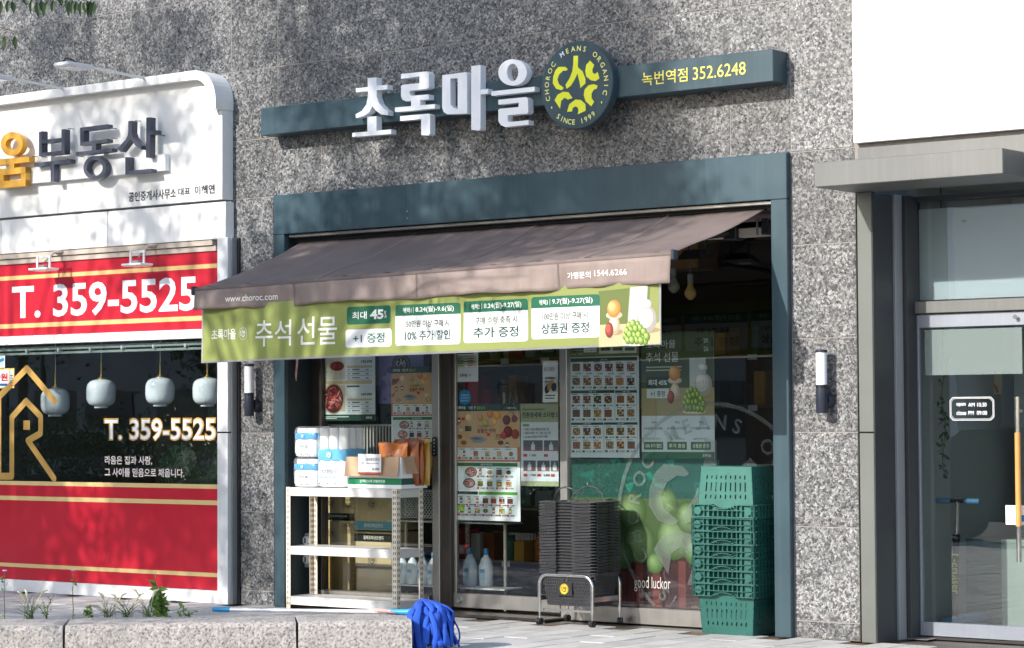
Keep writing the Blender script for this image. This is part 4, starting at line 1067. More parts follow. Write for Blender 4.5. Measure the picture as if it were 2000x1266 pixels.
q = qz(ZP, (622, 331), (735, 344)); pr.rect(*q, '#4a5458', 2)
pr.obj('poster_print', t)

# purple poster further in
PY2 = YW_+.10
q = RC(740, 660, 827, 788, PY2)
t = poster('purple_poster', 'violet poster with dark round emblem hung deeper inside the shop window', *q, 'paper_white', PY2)
pr = Print(PY2); pr.rect(*q, '#8f86c4', 1); 
for i in range(40):
    cx, cz = random.uniform(q[0]+.04, q[0]+.2), random.uniform(q[2]+.03, q[2]+.28); s_ = random.uniform(.012, .035); pr.ell(cx, cz, s_, s_, random.choice(['#7a6db3', '#9d94cf', '#6a5ea6', '#aaa4d8']), 1.5+.01*i, 8)
ec = W(778, 714, PY2); pr.ell(ec[0]+.03, ec[2], .09, .09, '#2c1c2e', 2.2, 26); emblem(pr, ec[0]+.03, ec[2], .075, '#d9d2dc', '#b8a8bb', 2.6)
pr.obj('poster_print', t)

# weekly sale flyers: the same layout on the window and on the door
def flyer(label, x0, x1, zt, zb, cut=None):
    X = x1 if cut is None else cut
    t = poster('sale_flyer', label, x0, min(X, x1), zb, zt, 'paper_white'); t['group'] = 'weekly sale flyers'
    pr = Print(PY); wd, hh = x1-x0, zt-zb
    ok = lambda u1: x0+wd*u1 <= X+.002
    def r(u0, u1, v0, v1, c, l=1):
        if x0+wd*u0 < X: pr.rect(x0+wd*u0, min(X, x0+wd*u1), zt-hh*v1, zt-hh*v0, c, l)
    r(0, 1, 0, .062, '#17423a'); pr.text('초록마을', x0+wd*.03, x0+wd*.17, zt-hh*.046, zt-hh*.018, '#eef2ee', .02, 2); pr.text('이번 주', x0+wd*.21, x0+wd*.33, zt-hh*.048, zt-hh*.018, '#eef2ee', .015, 2); pr.text('할인소식', x0+wd*.345, x0+wd*.47, zt-hh*.048, zt-hh*.018, '#b7cf3e', .02, 2)
    if ok(.95): pr.text('8.24(월)-8.30(일)', x0+wd*.80, x0+wd*.94, zt-hh*.045, zt-hh*.03, '#dfe8e2', .02, 2)
    r(0, 1, .062, .495, '#c96f3a'); r(0, 1, .062, .37, '#d8b184', 1.2)
    fr_ = [(.22, .12, .06, '#d9b98f'), (.40, .12, .045, '#b98d3c'), (.48, .17, .05, '#a7a23c'), (.55, .09, .05, '#c07a2a'), (.66, .10, .055, '#d8912f'), (.62, .16, .04, '#e2a545'), (.80, .14, .06, '#6b3341'), (.92, .13, .045, '#7f4a50'), (.82, .24, .07, '#7b2b2a'), (.93, .26, .06, '#8d3a30'), (.76, .27, .05, '#a0493c')]
    for (u, v, s_, c) in fr_:
        if ok(u+s_):
            for k, m in enumerate((1, .72, .42)):
                cc = tuple(min(1, x*(1+.35*k)) for x in lin(c)); pr.ell(x0+wd*u-wd*s_*.12*k, zt-hh*v+hh*.006*k, wd*s_*m, wd*s_*m, cc, 1.8+.3*k, 16)
    pr.text('가을을 준비하는', x0+wd*.35, x0+wd*.60, zt-hh*.205, zt-hh*.18, '#6b3d1e', .0, 2.4); pr.text('알뜰한 혜택', x0+wd*.35, x0+wd*.63, zt-hh*.25, zt-hh*.212, '#8a4a14', .03, 2.4)
    P = [(x0+wd*u, zt-hh*v) for u, v in ((.22, .295), (.3, .275), (.42, .28), (.5, .305), (.42, .335), (.3, .335))]; pr.poly(P, '#8f9aa0', 2.2); pr.poly([(x0+wd*u, zt-hh*v) for u, v in ((.25, .30), (.33, .285), (.45, .30), (.33, .308))], '#5d686e', 2.6)
    for (u, v) in ((.02, .12), (.05, .20), (.02, .26), (.16, .19), (.62, .26), (.09, .31), (.66, .31), (.76, .33)): 
        if ok(u+.12): product(pr, x0+wd*u, x0+wd*(u+.10), zt-hh*(v+.045), zt-hh*v, 2.3)
    for (u, v) in ((.11, .115), (.02, .155), (.02, .27), (.50, .25)): r(u, u+.05, v, v+.026, '#c22f2b', 4.2)
    r(.03, .96, .375, .48, '#e6ebe9', 2)
    for k in range(5):
        u = .06+k*.18
        if ok(u+.15): lines(pr, x0+wd*u, x0+wd*(u+.1), zt-hh*.395, zt-hh*.38, 1, '#556', 3) if False else lines(pr, x0+wd*u, x0+wd*(u+.1), zt-hh*.395, zt-hh*.38, 1, '#555a66', 3); product(pr, x0+wd*(u+.05), x0+wd*(u+.12), zt-hh*.452, zt-hh*.405, 3) if ok(u+.15) else None
        if ok(u+.15): price(pr, x0+wd*(u-.01), x0+wd*(u+.14), zt-hh*.475, zt-hh*.456, '#bb2d2c', 4.4)
    r(.03, .96, .505, .535, '#1d7a3e', 2); pr.text('이번 주 강력 추천', x0+wd*.40, x0+wd*.58, zt-hh*.53, zt-hh*.511, '#eef2ee', .01, 3)
    r(.03, .96, .538, .74, '#dfe8ea', 1.5); r(.03, .355, .752, .778, '#123d30', 2); r(.37, .96, .752, .778, '#5aa23a', 2); r(.03, .96, .782, .965, '#dfe8ea', 1.5)
    for (u, v) in ((.25, .585), (.22, .68)):
        if ok(u+.1):
            pr.ell(x0+wd*u, zt-hh*v, wd*.095, hh*.042, '#2c2a2a', 2, 18); pr.ell(x0+wd*u, zt-hh*v, wd*.083, hh*.035, '#b9837a', 2.4, 18)
            for k in range(10): pr.ell(x0+wd*(u+random.uniform(-.05, .05)), zt-hh*(v+random.uniform(-.02, .02)), wd*.02, hh*.008, random.choice(['#9c3a38', '#d9b4ac', '#7a2a2c']), 2.8+.02*k, 7)
    for row, (v0, n0, u0) in enumerate(((.545, 4, .35), (.645, 4, .35), (.79, 7, .05), (.875, 7, .05))):
        for k in range(n0):
            u = u0+k*(.93-u0)/n0
            if not ok(u+.12): continue
            product(pr, x0+wd*u, x0+wd*(u+.085), zt-hh*(v0+.062), zt-hh*(v0+.018), 2); lines(pr, x0+wd*u, x0+wd*(u+.08), zt-hh*(v0+.014), zt-hh*v0, 1, '#4d5560', 2)
            price(pr, x0+wd*(u-.005), x0+wd*(u+.115), zt-hh*(v0+.085), zt-hh*(v0+.068), '#bb2d2c', 4.4)
    if ok(.12):
        for k in range(14): pr.ell(x0+wd*(.09+random.uniform(-.05, .05)), zt-hh*(.90+random.uniform(-.025, .025)), wd*.025, hh*.012, random.choice(['#7fb03c', '#9cc65a', '#c7de8f', '#5f8f2c']), 4.6+.03*k, 8)
    pr.obj('flyer_print', t)
q = qz(ZP, (1013, 170), (1480, 1045)); flyer('sale flyer on the window beside the violet poster, partly behind the snack bags', q[0], q[1], q[3], q[2], xw1-.002)
q = RC(888, 789.5, 1016.5, 1019, PY+.03)
PY += .036
q = RC(888.5, 789.5, 1016.5, 1019, PY); flyer('large sale flyer taped low on the sliding glass door', q[0], q[1], q[3], q[2])
# detergent poster on the door
q = RC(*ZQ(548, 382), *ZQ(813, 950), PY); q = (q[0]+.004, *q[1:])
t = poster('detergent_poster', 'detergent poster with check marks and four product pictures on the sliding door', *q, 'paper_white')
pr = Print(PY); x0, x1, z0, z1 = q; wd, hh = x1-x0, z1-z0
pr.rect(x0, x1, z0+hh*.775, z1, '#a7ad8c', 1); pr.rect(x0, x1, z0, z0+hh*.06, '#a7ad8c', 1); pr.rect(x0, x1, z0+hh*.06, z0+hh*.775, '#d9e0e6', .9)
lines(pr, x0+wd*.05, x1-wd*.25, z1-hh*.085, z1-hh*.05, 1, '#6b7355'); pr.text('친환경세제 소다랩 5', x0+wd*.05, x1-.003, z1-hh*.17, z1-hh*.105, '#2b3426', .015)
pr.rect(x0+wd*.06, x0+wd*.23, z1-hh*.275, z1-hh*.25, '#7f9a4e', 2)
for k, s_ in enumerate(('✓ 국내산 고순도 베이킹소다로 안전', '✓ 식물성 원료로 식기, 과일 안심 세척', '✓ Excellent 등급의 무자극 제품')): pr.text(s_, x0+wd*.06, x0+wd*(.76, .8, .72)[k], z1-hh*(.33+.045*k), z1-hh*(.295+.045*k), '#272d30', .012)
for (u0, u1, v0, v1) in ((.07, .59, .445, .575), (.62, 1, .445, .575), (.07, .40, .69, .82), (.44, .77, .69, .82), (.80, 1, .69, .82)):
    pr.rect(x0+wd*u0, x0+wd*u1-.001, z1-hh*v1, z1-hh*v0, '#565a5e', 1.5); pr.rect(x0+wd*u0, x0+wd*u1-.001, z1-hh*v1, z1-hh*(v1-.045), '#8a5b62', 1.8)
    um = (u0+u1)/2; pr.rect(x0+wd*(um-.05), x0+wd*(um+.05), z1-hh*(v1-.01), z1-hh*(v0+.05), '#cfd8de', 2.4); pr.rect(x0+wd*(um-.02), x0+wd*(um+.02), z1-hh*(v0+.05), z1-hh*(v0+.02), '#b7c2c9', 2.4)
for (u, v, s_, bd) in ((.07, .645, '11,800', 0), (.62, .645, '', 1), (.07, .885, '11,800', 0), (.44, .885, '8,800', 0), (.80, .885, '', 1)):
    pr.rect(x0+wd*u, x0+wd*u+.035, z1-hh*v, z1-hh*(v-.033), '#b8302f', 2)
    if s_: pr.text(s_, x0+wd*(u+.17), x0+wd*(u+.34), z1-hh*v, z1-hh*(v-.032), '#22282c', .02)
pr.obj('poster_print', t)
# notice, mussel poster, blue sticker
q = RC(*ZQ(98, 10), *ZQ(260, 230), PY)
t = poster('opening_notice', 'small white notice with green and pink table at the door top', *q, 'paper_white'); pr = Print(PY); x0, x1, z0, z1 = q
lines(pr, x0+.02, x1-.02, z1-.10, z1-.02, 4, '#4b5a50', 1, .15); pr.rect(x0+.012, (x0+x1)/2-.006, z0+.10, z0+.19, '#c9dbb4', 1); pr.rect((x0+x1)/2+.006, x1-.012, z0+.10, z0+.19, '#e6cdc6', 1)
for s_ in (0, 1): lines(pr, x0+.02+s_*.1, x0+.085+s_*.1, z0+.11, z0+.18, 4, '#68706a', 2)
pr.text('초록마을', x0+.05, x0+.12, z0+.035, z0+.06, '#24332c', .02); emblem(pr, x0+.145, z0+.047, .014, '#24332c'); pr.obj('notice_print', t)
q = RC(*ZQ(702, 88), *ZQ(808, 372), PY)
t = poster('mussel_poster', 'narrow white poster with mussels beside the door mullion', *q, 'paper_white'); pr = Print(PY); x0, x1, z0, z1 = q
pr.text('완도 친환경', x0+.014, x1-.03, z1-.075, z1-.045, '#2c3434', .005); lines(pr, x0+.02, x1-.02, z1-.16, z1-.11, 2, '#8a9494', 1)
pr.rect(x0+.02, x1, z0+.07, z0+.19, '#cfd6d4', 1)
for k in range(7): pr.ell(x0+.035+.012*k, z0+.09+.011*k*(1 if k < 5 else .3), .018, .030, random.choice(['#2a2f3a', '#3b4250', '#c48a4c']), 1.4+.1*k, 12)
lines(pr, x0+.02, x1-.02, z0+.02, z0+.06, 2, '#5a6464', 1); pr.obj('poster_print', t)
c = W(*ZQ(166, 337), PY); q = (c[0]-.05, c[0]+.05)
st = one('round_sticker', Geo().lathe([(.056, PY-.001), (.056, PY)], (c[0]+.003, 0, c[2]), 32, 'y'), 'blue_film', 'round blue sticker with small white writing on the sliding door', 'sticker')
ORG[st.name] = np.array(st.location); pr = Print(PY-.001, step=.0006)
for k, s_ in enumerate(('친환경포장', '스티로폼 없는', '배송 서비스')): pr.text(s_, c[0]-.033, c[0]+.039, c[2]+.008-.02*k, c[2]+.022-.02*k, '#e4eef4', .01, 1, keep=True)
pr.obj('sticker_print', st)
# etched emblem on the door
pr = Print(PY-.012); c = W(*ZQ(492, 385), PY); 
pr.ell(c[0], c[2], .128, .128, '#ffffff', 1, 44, .965); pr.ring_text('CHOROC MEANS ORGANIC', c[0], c[2], .108, .017, 205, -25, '#ffffff', lay=1)
for P in EMB: pr.poly([(c[0]+u*.128, c[2]+v*.128) for u, v in P], '#ffffff', 1)
pr.obj('etched_emblem', dl, 'frosted')
PY -= .036

# gift catalogue and gift poster on the right window
a = W(1110, 640, PY); b = W(*ZR(725, 1142), PY); x0, x1, z0, z1 = a[0], b[0], b[2], a[2]
t = poster('gift_catalogue_poster', 'gift price poster with rows of boxed fruit and food sets', x0, x1, z0, z1, 'paper_white')
pr = Print(PY); mp = lambda x, y: (lambda p: (p[0], p[2]))(W(*ZR(x, y), PY))
def rr_(a, b, c, l=1): q = qz(ZR, a, b); pr.rect(*q, c, l)
pr.rect(x0, x1, W(*ZR(50, 186), PY)[2], z1, '#6f7442', .9); pr.rect(x0, x1, z0, W(*ZR(50, 186), PY)[2], '#d3dee2', .8)
q = qz(ZR, (92, 100), (192, 136)); pr.rect(*q, '#1d4a44', 1.5); pr.text('최대 45%', q[0]+.006, q[1]-.006, q[2]+.01, q[3]-.012, '#e8eee8', .02, 2.2)
q = qz(ZR, (196, 100), (316, 136)); pr.rect(*q, '#dfe6ea', 1.5); pr.text('+1 증정', q[0]+.012, q[1]-.012, q[2]+.01, q[3]-.012, '#1d4a44', .02, 2.2)
rr_((342, 60), (700, 142), '#d9dcc4', 1.4)
for k in range(3): rr_((358+k*115, 92), (450+k*115, 120), '#2d4a3a', 1.8)
q = qz(ZR, (74, 150), (190, 166)); pr.text('8.24(월) - 9.27(일)', *q, '#d9dcc4', .01, 2)
for (ax, ay, bx, by, n0, rows_) in ((70, 196, 704, 488, 6, 2), (72, 502, 488, 790, 4, 2), (494, 500, 702, 786, 2, 2), (75, 806, 384, 1094, 3, 2), (390, 804, 708, 1092, 3, 2)):
    rr_((ax, ay), (bx, by), '#8fa39f', 1.2); rr_((ax+3, ay+3), (bx-3, by-3), '#d9e3e6', 1.5); rr_((ax, ay), (bx, ay+22), '#16413a', 1.9)
    q = qz(ZR, ((ax+bx)/2-35, ay+5), ((ax+bx)/2+35, ay+17)); pr.text('선물 세트', *q, '#dfe8e2', .01, 2.4)
    cw = (bx-ax-12)/n0; ch = (by-ay-26)/rows_
    for i in range(n0):
        for j in range(rows_):
            cx, cy = ax+6+cw*i, ay+28+ch*j
            q = qz(ZR, (cx+cw*.08, cy+4), (cx+cw*.62, cy+11)); pr.rect(*q, '#5a666a', 2)
            q = qz(ZR, (cx+cw*.12, cy+22), (cx+cw*.82, cy+ch*.70)); rs_ = random.random()
            a_, b_ = random.sample(['#5d2420', '#7b3a22', '#8f6a35', '#463022', '#a8783f', '#6d1f1f', '#3e4a26', '#2b2b2d', '#9a8a5a', '#b85632'], 2)
            pr.rect(*q, a_, 2)
            m, n_ = random.choice(((4, 4), (3, 3), (5, 1), (4, 2), (3, 4)))
            for ii in range(m):
                for jj in range(n_):
                    ex = q[0]+(q[1]-q[0])*(ii+.5)/m; ez = q[2]+(q[3]-q[2])*(jj+.5)/n_
                    if n_ == 1: pr.rect(ex-.003, ex+.003, q[2]+.004, q[3]-.004, b_, 2.5)
                    else: pr.ell(ex, ez, (q[1]-q[0])/m*.40, (q[3]-q[2])/n_*.40, b_ if (ii+jj) % 3 else '#cbb489', 2.5, 8)
            q = qz(ZR, (cx+cw*.04, cy+ch*.80), (cx+cw*.92, cy+ch*.94)); price(pr, *q, '#1c4a3a' if j or n0 < 5 else None, 2.5)
pr.obj('poster_print', t)
q = RC(1252, 651, 1396, 897, PY)
t = poster('gift_sale_poster', 'olive gift poster with fruit still life and three benefit columns', *q, 'paper_white'); x0, x1, z0, z1 = q; wd, hh = x1-x0, z1-z0
pr = Print(PY); T = lambda u, v: (x0+wd*u, z1-hh*v)
pr.rect(x0, x1, z0+hh*.34, z1, '#4d5a3c', .8); pr.rect(x0, x1, z0+hh*.34, z0+hh*.56-.0, '#a59a72', 1.2); pr.rect(x0, x1, z0+hh*.055, z0+hh*.34, '#cfdbe0', 1.2); pr.rect(x0, x1, z0, z0+hh*.055, '#2f6a4c', 1.2)
pr.text('초록마을', x0+wd*.07, x0+wd*.48, z1-hh*.125, z1-hh*.06, '#e6ebe4', .004); pr.text('추석 선물', x0+wd*.07, x0+wd*.52, z1-hh*.235, z1-hh*.155, '#e6ebe4', .004)
pr.text('20', x0+wd*.865, x0+wd*.93, z1-hh*.092, z1-hh*.055, '#e6ebe4'); pr.text('26', x0+wd*.865, x0+wd*.93, z1-hh*.157, z1-hh*.12, '#e6ebe4')
lines(pr, x0+wd*.07, x0+wd*.57, z1-hh*.31, z1-hh*.26, 2, '#c2cbb6', 2, .1)
pr.rect(x0+wd*.075, x0+wd*.38, z1-hh*.44, z1-hh*.35, '#17473e', 2); pr.text('최대 45%', x0+wd*.10, x0+wd*.36, z1-hh*.42, z1-hh*.372, '#eef2ec', .02)
pr.rect(x0+wd*.075, x0+wd*.38, z1-hh*.52, z1-hh*.445, '#d9e3e6', 2); pr.text('+1 증정', x0+wd*.13, x0+wd*.33, z1-hh*.508, z1-hh*.462, '#17473e', .02)
pr.poly([T(.67, .21), T(.89, .21), T(.89, .50), T(.67, .50)], '#c4c9c6', 1.5)
b0, b1, b2, b3 = 1360, 1790, 545, 1010
still_life_map = lambda x, y: (x0+wd*(.36+(x-b0)/(b1-b0)*.66), z1-hh*(.12+(y-b2)/(b3-b2)*.53))
class Sub:   # the still life again, without its wall panel
    def __init__(s, p): s.p = p
    def ell(s, *a, **k): s.p.ell(*a, **k)
    def poly(s, pts, col, lay): 
        if lay > 3: s.p.poly(pts, col, lay)
still_life(Sub(pr), still_life_map, .92, 2)
for k, (hd, dt, b1_, bt_) in enumerate((('혜택1', '8.24(월)-9.6(일)', '50만원 이상 구매 시', '10% 추가 할인'), ('혜택2', '8.24(월)-9.27(일)', '구매 수량 충족 시', '추가 증정'), ('혜택3', '9.7(월)-9.27(일)', '100만원 이상 구매 시', '상품권 증정'))):
    u = .035+k*.325; uc = u+.14
    pr.text(hd, x0+wd*(uc-.035), x0+wd*(uc+.035), z1-hh*.722, z1-hh*.704, '#2d4a44', .01); pr.text(dt, x0+wd*u, x0+wd*(u+.26), z1-hh*.772, z1-hh*.748, '#2b3a3c', .01)
    pr.text(b1_, x0+wd*(u+.03), x0+wd*(u+.23), z1-hh*.852, z1-hh*.832, '#4a5658', .0); pr.rect(x0+wd*(u-.005), x0+wd*(u+.265), z1-hh*.928, z1-hh*.866, '#3f6b34', 2); pr.text(bt_, x0+wd*(u+.02), x0+wd*(u+.24), z1-hh*.914, z1-hh*.88, '#eef2ec', .015)
pr.text('초록마을', x0+wd*.84, x0+wd*.955, z0+hh*.016, z0+hh*.04, '#eef2ec', .02); pr.obj('poster_print', t)

# film on the lower right window: teal band, grapes, dark red ground with script
q = RC(1112, 896, 1345, 1190, PY)
x0, x1, z0, z1 = q[0], q[1]+.25, zs2+.004, q[3]
t = poster('grape_window_film', 'printed window film with teal band, green grapes and dark red ground', x0, x1, z0, z1, 'paper_white'); t['category'] = 'window film'
pr = Print(PY); hh = z1-z0
zt1 = W(1200, 972, PY)[2]; zt2_ = W(1250, 1085, PY)[2]
pr.rect(x0, x1, zt1, z1, '#0f4d42', .8); pr.rect(x0, x1, zt2_, zt1, '#4c6136', .8); pr.rect(x0, x1, z0, zt2_, '#3c1a1a', .8)
for i in range(26):  # lighter and darker facets painted in as light reflections on the plain band
    cx, cz = random.uniform(x0, x1), random.uniform(zt1+.02, z1); pr.poly([(cx, cz), (cx+random.uniform(.03, .12), cz+random.uniform(-.03, .03)), (cx+random.uniform(.0, .1), cz-random.uniform(.02, .07))], random.choice(['#12695a', '#0b4a3f', '#1a7a69']), 1+.02*i)
gr = [(1235, 1000, .12), (1300, 985, .10), (1250, 1060, .13), (1315, 1050, .14), (1215, 1085, .09), (1345, 1010, .10), (1180, 1030, .11), (1280, 1100, .07), (1360, 1075, .10), (1400, 1020, .11)]
for k, (x, y, s_) in enumerate(gr):
    p = W(x, y, PY)
    for j, (m, c) in enumerate([(1-.09*i_, tuple(np.array(lin('#40582a'))*(1-i_/10)+np.array(lin('#8fa972'))*(i_/10))) for i_ in range(11)]): pr.ell(p[0]-s_*.030*j, p[2]+s_*.028*j, s_*m, s_*m*1.1, c, 2+.5*k+.04*j, 24)
for i in range(9): pr.rect(x0+.35+i*.07, x0+.41+i*.07, z0, zt2_-random.uniform(.02, .1), random.choice(['#5e2a29', '#6f3532', '#3c1819', '#7d4540']), 1.2)
q = RC(1240, 1131, 1306, 1158, PY); pr.text('good luckor', q[0], q[1]+.02, q[2], q[3]+.02, '#e6dcd8', -.004, 9)
pr.obj('film_print', t)
# big frosted emblem on the outside of the right pane
pr = Print(YW_-.002); c = W(1392, 1012, YW_); R_ = .78; keep = lambda z: z > zs2+.01
class Clip(Print):
    def _put(s, P, F, col, lay):
        F2 = [f for f in F if all(zs2+.005 < P[i][1] and xr0+.02 < P[i][0] < xr1-.01 for i in f)]
        if F2: Print._put(s, P, F2, col, lay)
pr = Clip(YW_-.001)
def band(r0, r1, n=160):
    for i in range(n):
        a0, a1 = 2*math.pi*i/n, 2*math.pi*(i+1)/n
        pr._put([(c[0]+r0*math.cos(a0), c[2]+r0*math.sin(a0)), (c[0]+r1*math.cos(a0), c[2]+r1*math.sin(a0)), (c[0]+r1*math.cos(a1), c[2]+r1*math.sin(a1)), (c[0]+r0*math.cos(a1), c[2]+r0*math.sin(a1))], [(0, 1, 2, 3)], '#ffffff', 1)
band(R_*.965, R_); pr.ring_text('CHOROC MEANS ORGANIC', c[0], c[2], R_*.83, R_*.125, 205, -25, '#ffffff', bold=.02, lay=1)
pr.ring_text('SINCE 1999', c[0], c[2], R_*.84, R_*.12, 233, 304, '#ffffff', inward=True, bold=.02, lay=1)
def tri_sub(P):   # finer triangles so that the clip follows the sill
    L_ = [Vector((p[0], p[1], 0)) for p in P]
    st_ = [[P[i] for i in t_] for t_ in tessellate_polygon([L_])]
    for _ in range(3):
        nx = []
        for a_, b_, c_ in st_:
            m = lambda p, q_: ((p[0]+q_[0])/2, (p[1]+q_[1])/2); ab, bc, ca = m(a_, b_), m(b_, c_), m(c_, a_)
            nx += [[a_, ab, ca], [ab, b_, bc], [ca, bc, c_], [ab, bc, ca]]
        st_ = nx
    return st_
for P in EMB:
    for tr in tri_sub([(c[0]+u*R_, c[2]+v*R_) for u, v in P]): pr._put(tr, [(0, 1, 2)], '#ffffff', 1)
pr.obj('frosted_emblem', sf, 'frosted')
# ================================================================== goods in front of the shop
# slotted steel shelf rack
SX0, SX1, SY0, SY1, SH = .650, 1.735, -.10, .20, .905
rk = thing('shelf_rack', 'white slotted-angle steel shelf rack with three boards and rusty spots', 'shelf', ((SX0+SX1)/2, (SY0+SY1)/2, 0))
FL = .042
for sx in (0, 1):
    for sy in (0, 1):
        x = (SX0, SX1)[sx]; y = (SY0, SY1)[sy]; dx = (1, -1)[sx]; dy = (1, -1)[sy]
        g = Geo(); g.box(x, x+dx*FL, y, y+dy*.003, 0, SH); g.box(x, x+dx*.003, y+dy*.0032, y+dy*FL, 0, SH)
        po = obj('post', g, 'shelf_post', rk)
        g = Geo()
        for k in range(22):
            zc = .03+k*.04
            for c_ in (.012, .028):
                yy = y+dy*(.0005 if sy == 0 else .0035)-.0012
                g.box(x+dx*(c_-.0035), x+dx*(c_+.0035), y-dy*.0008, y+dy*.0038, zc, zc+.02)
                g.box(x-dx*.0008, x+dx*.0038, y+dy*(c_-.0035), y+dy*(c_+.0035), zc, zc+.02)
        obj('slots', g, 'slot_dark', po)['kind'] = 'stuff'
for zt_ in (.092, .465, SH-.003):
    bo = obj('board', B(SX0+.004, SX1-.004, SY0+.004, SY1-.004, zt_-.012, zt_, .002), 'shelf_white', rk)
    for y in (SY0+.0045, SY1-.0055-.0):
        obj('beam', B(SX0+.02, SX1-.02, y-(.001 if y < 0 else 0), y+.003, zt_-.062, zt_-.0125, .001), 'shelf_white', rk)
    for x in (SX0+.0045, SX1-.0075): obj('beam', B(x, x+.003, SY0+.02, SY1-.02, zt_-.062, zt_-.0125, .001), 'shelf_white', rk)

TOPZ = SH+.0005
# kitchen towel packs and toilet roll pack
def soft(x0, x1, y0, y1, z0, z1, n=10, amp=.006, b=.03):
    """a soft wrapped block: superellipse sides with film creases"""
    g = Geo(); cx, cy, cz = (x0+x1)/2, (y0+y1)/2, (z0+z1)/2; hx, hy, hz = (x1-x0)/2, (y1-y0)/2, (z1-z0)/2
    NU, NV = 44, 14; V, F = [], []
    for j in range(NV+1):
        ph = -math.pi/2+math.pi*j/NV; cp, sp = math.cos(ph), math.sin(ph)
        for i in range(NU):
            th = 2*math.pi*i/NU; ct, st = math.cos(th), math.sin(th)
            e = .28; f = lambda v, q: math.copysign(abs(v)**q, v)
            rr = amp*(math.sin(th*9+j)*.5+random.uniform(-.6, .6))*(1 if 0 < j < NV else 0)
            x = cx+(hx+rr)*f(cp, .22)*f(ct, e); y = cy+(hy+rr)*f(cp, .22)*f(st, e); z = cz+hz*f(sp, .30)+ (rr*.6 if j > NV*.7 else 0)
            V.append((x, y, max(z0, z)))
    for j in range(NV):
        for i in range(NU): k = (i+1) % NU; F.append((j*NU+i, j*NU+k, (j+1)*NU+k, (j+1)*NU+i))
    return g.add(V, F)
def rollpack(name, label, cat, x0, x1, y0, y1, z0, z1, nx, ny, band0, band1, film, words, cap=0.0, group=None):
    t = thing(name, label, cat, ((x0+x1)/2, (y0+y1)/2, z0), group)
    g = Geo(); wx, wy = (x1-x0)/nx, (y1-y0)/ny
    for i in range(nx):
        for j in range(ny):
            r_ = min(wx, wy)*.49; g.lathe([(r_*.3, z1-.030), (r_*.3, z1-.012), (r_*.9, z1-.006), (r_, z1-.016), (r_, z0+.012)][::-1], (x0+wx*(i+.5), y0+wy*(j+.5), 0), 20)
    obj('rolls', g, 'tissue', t, 40)
    H = z1-z0
    sl = obj('sleeve', soft(x0-.004, x1+.004, y0-.004, y1+.004, z0, z0+H*band0, amp=.002), 'pack_film', t, True)
    obj('colour_band', soft(x0-.0055, x1+.0055, y0-.0055, y1+.0055, z0+H*band0-.004, z0+H*band1, amp=.0015), film, t, True)
    obj('film', soft(x0-.008, x1+.008, y0-.008, y1+.008, z0, z1+.008, amp=.004), 'wrap_film', t, True)
    pr = Print(y0-.017, step=.0006)
    wd = x1-x0
    pr.text(words[0], x0+wd*.18, x0+wd*.50, z0+H*band0*.78, z0+H*band0*.87, '#4a5058', .005, 1); pr.text(words[1], x0+wd*.18, x0+wd*.70, z0+H*band0*.52, z0+H*band0*.72, '#3a4048', .01, 1)
    for k in range(4): pr.rect(x0+wd*(.12+.16*k), x0+wd*(.21+.16*k), z0+H*band0*.38, z0+H*band0*.43, '#7fc4dd', 1)
    for k in range(3): pr.ell(x0+wd*(.15+.27*k), z0+H*band0*.16, .007, .007, '#3b4148', 1, 10)
    emblem(pr, (x0+x1)/2-.01, z0+H*(band0+band1)/2, H*(band1-band0)*.38, '#e8f4fa', None, 1)
    pr.obj('pack_print', t)['kind'] = 'stuff'
xa_, xb_ = W(*ZP(150, 1100), -.07)[0], W(*ZP(345, 1100), -.07)[0]
h1 = W(*ZP(150, 962), -.07)[2]; h2 = W(*ZP(150, 690), -.07)[2]
rollpack('kitchen_towel_pack', 'kitchen towel pack with blue band standing directly on the rack, another pack above', 'kitchen towels', xa_, xb_, -.07, .13, TOPZ, h1-.010, 2, 2, .60, .83, 'blue_film', ('천연펄프', '키친타올'), group='kitchen towel packs')
rollpack('kitchen_towel_pack', 'kitchen towel pack with blue band resting on top of another pack', 'kitchen towels', xa_+.006, xb_-.008, -.065, .13, h1, h2-.01, 2, 2, .60, .83, 'blue_film', ('천연펄프', '키친타올'), group='kitchen towel packs')
xa2, xb2 = W(*ZP(358, 1100), -.085)[0], W(*ZP(612, 1100), -.085)[0]
rollpack('toilet_roll_pack', 'tall toilet roll pack with sky blue band on the shelf rack', 'toilet rolls', xa2, xb2, -.085, .15, TOPZ, W(*ZP(345, 700), -.085)[2], 3, 3, .44, .65, 'cyan_film', ('천연펄프', '데코화장지'))

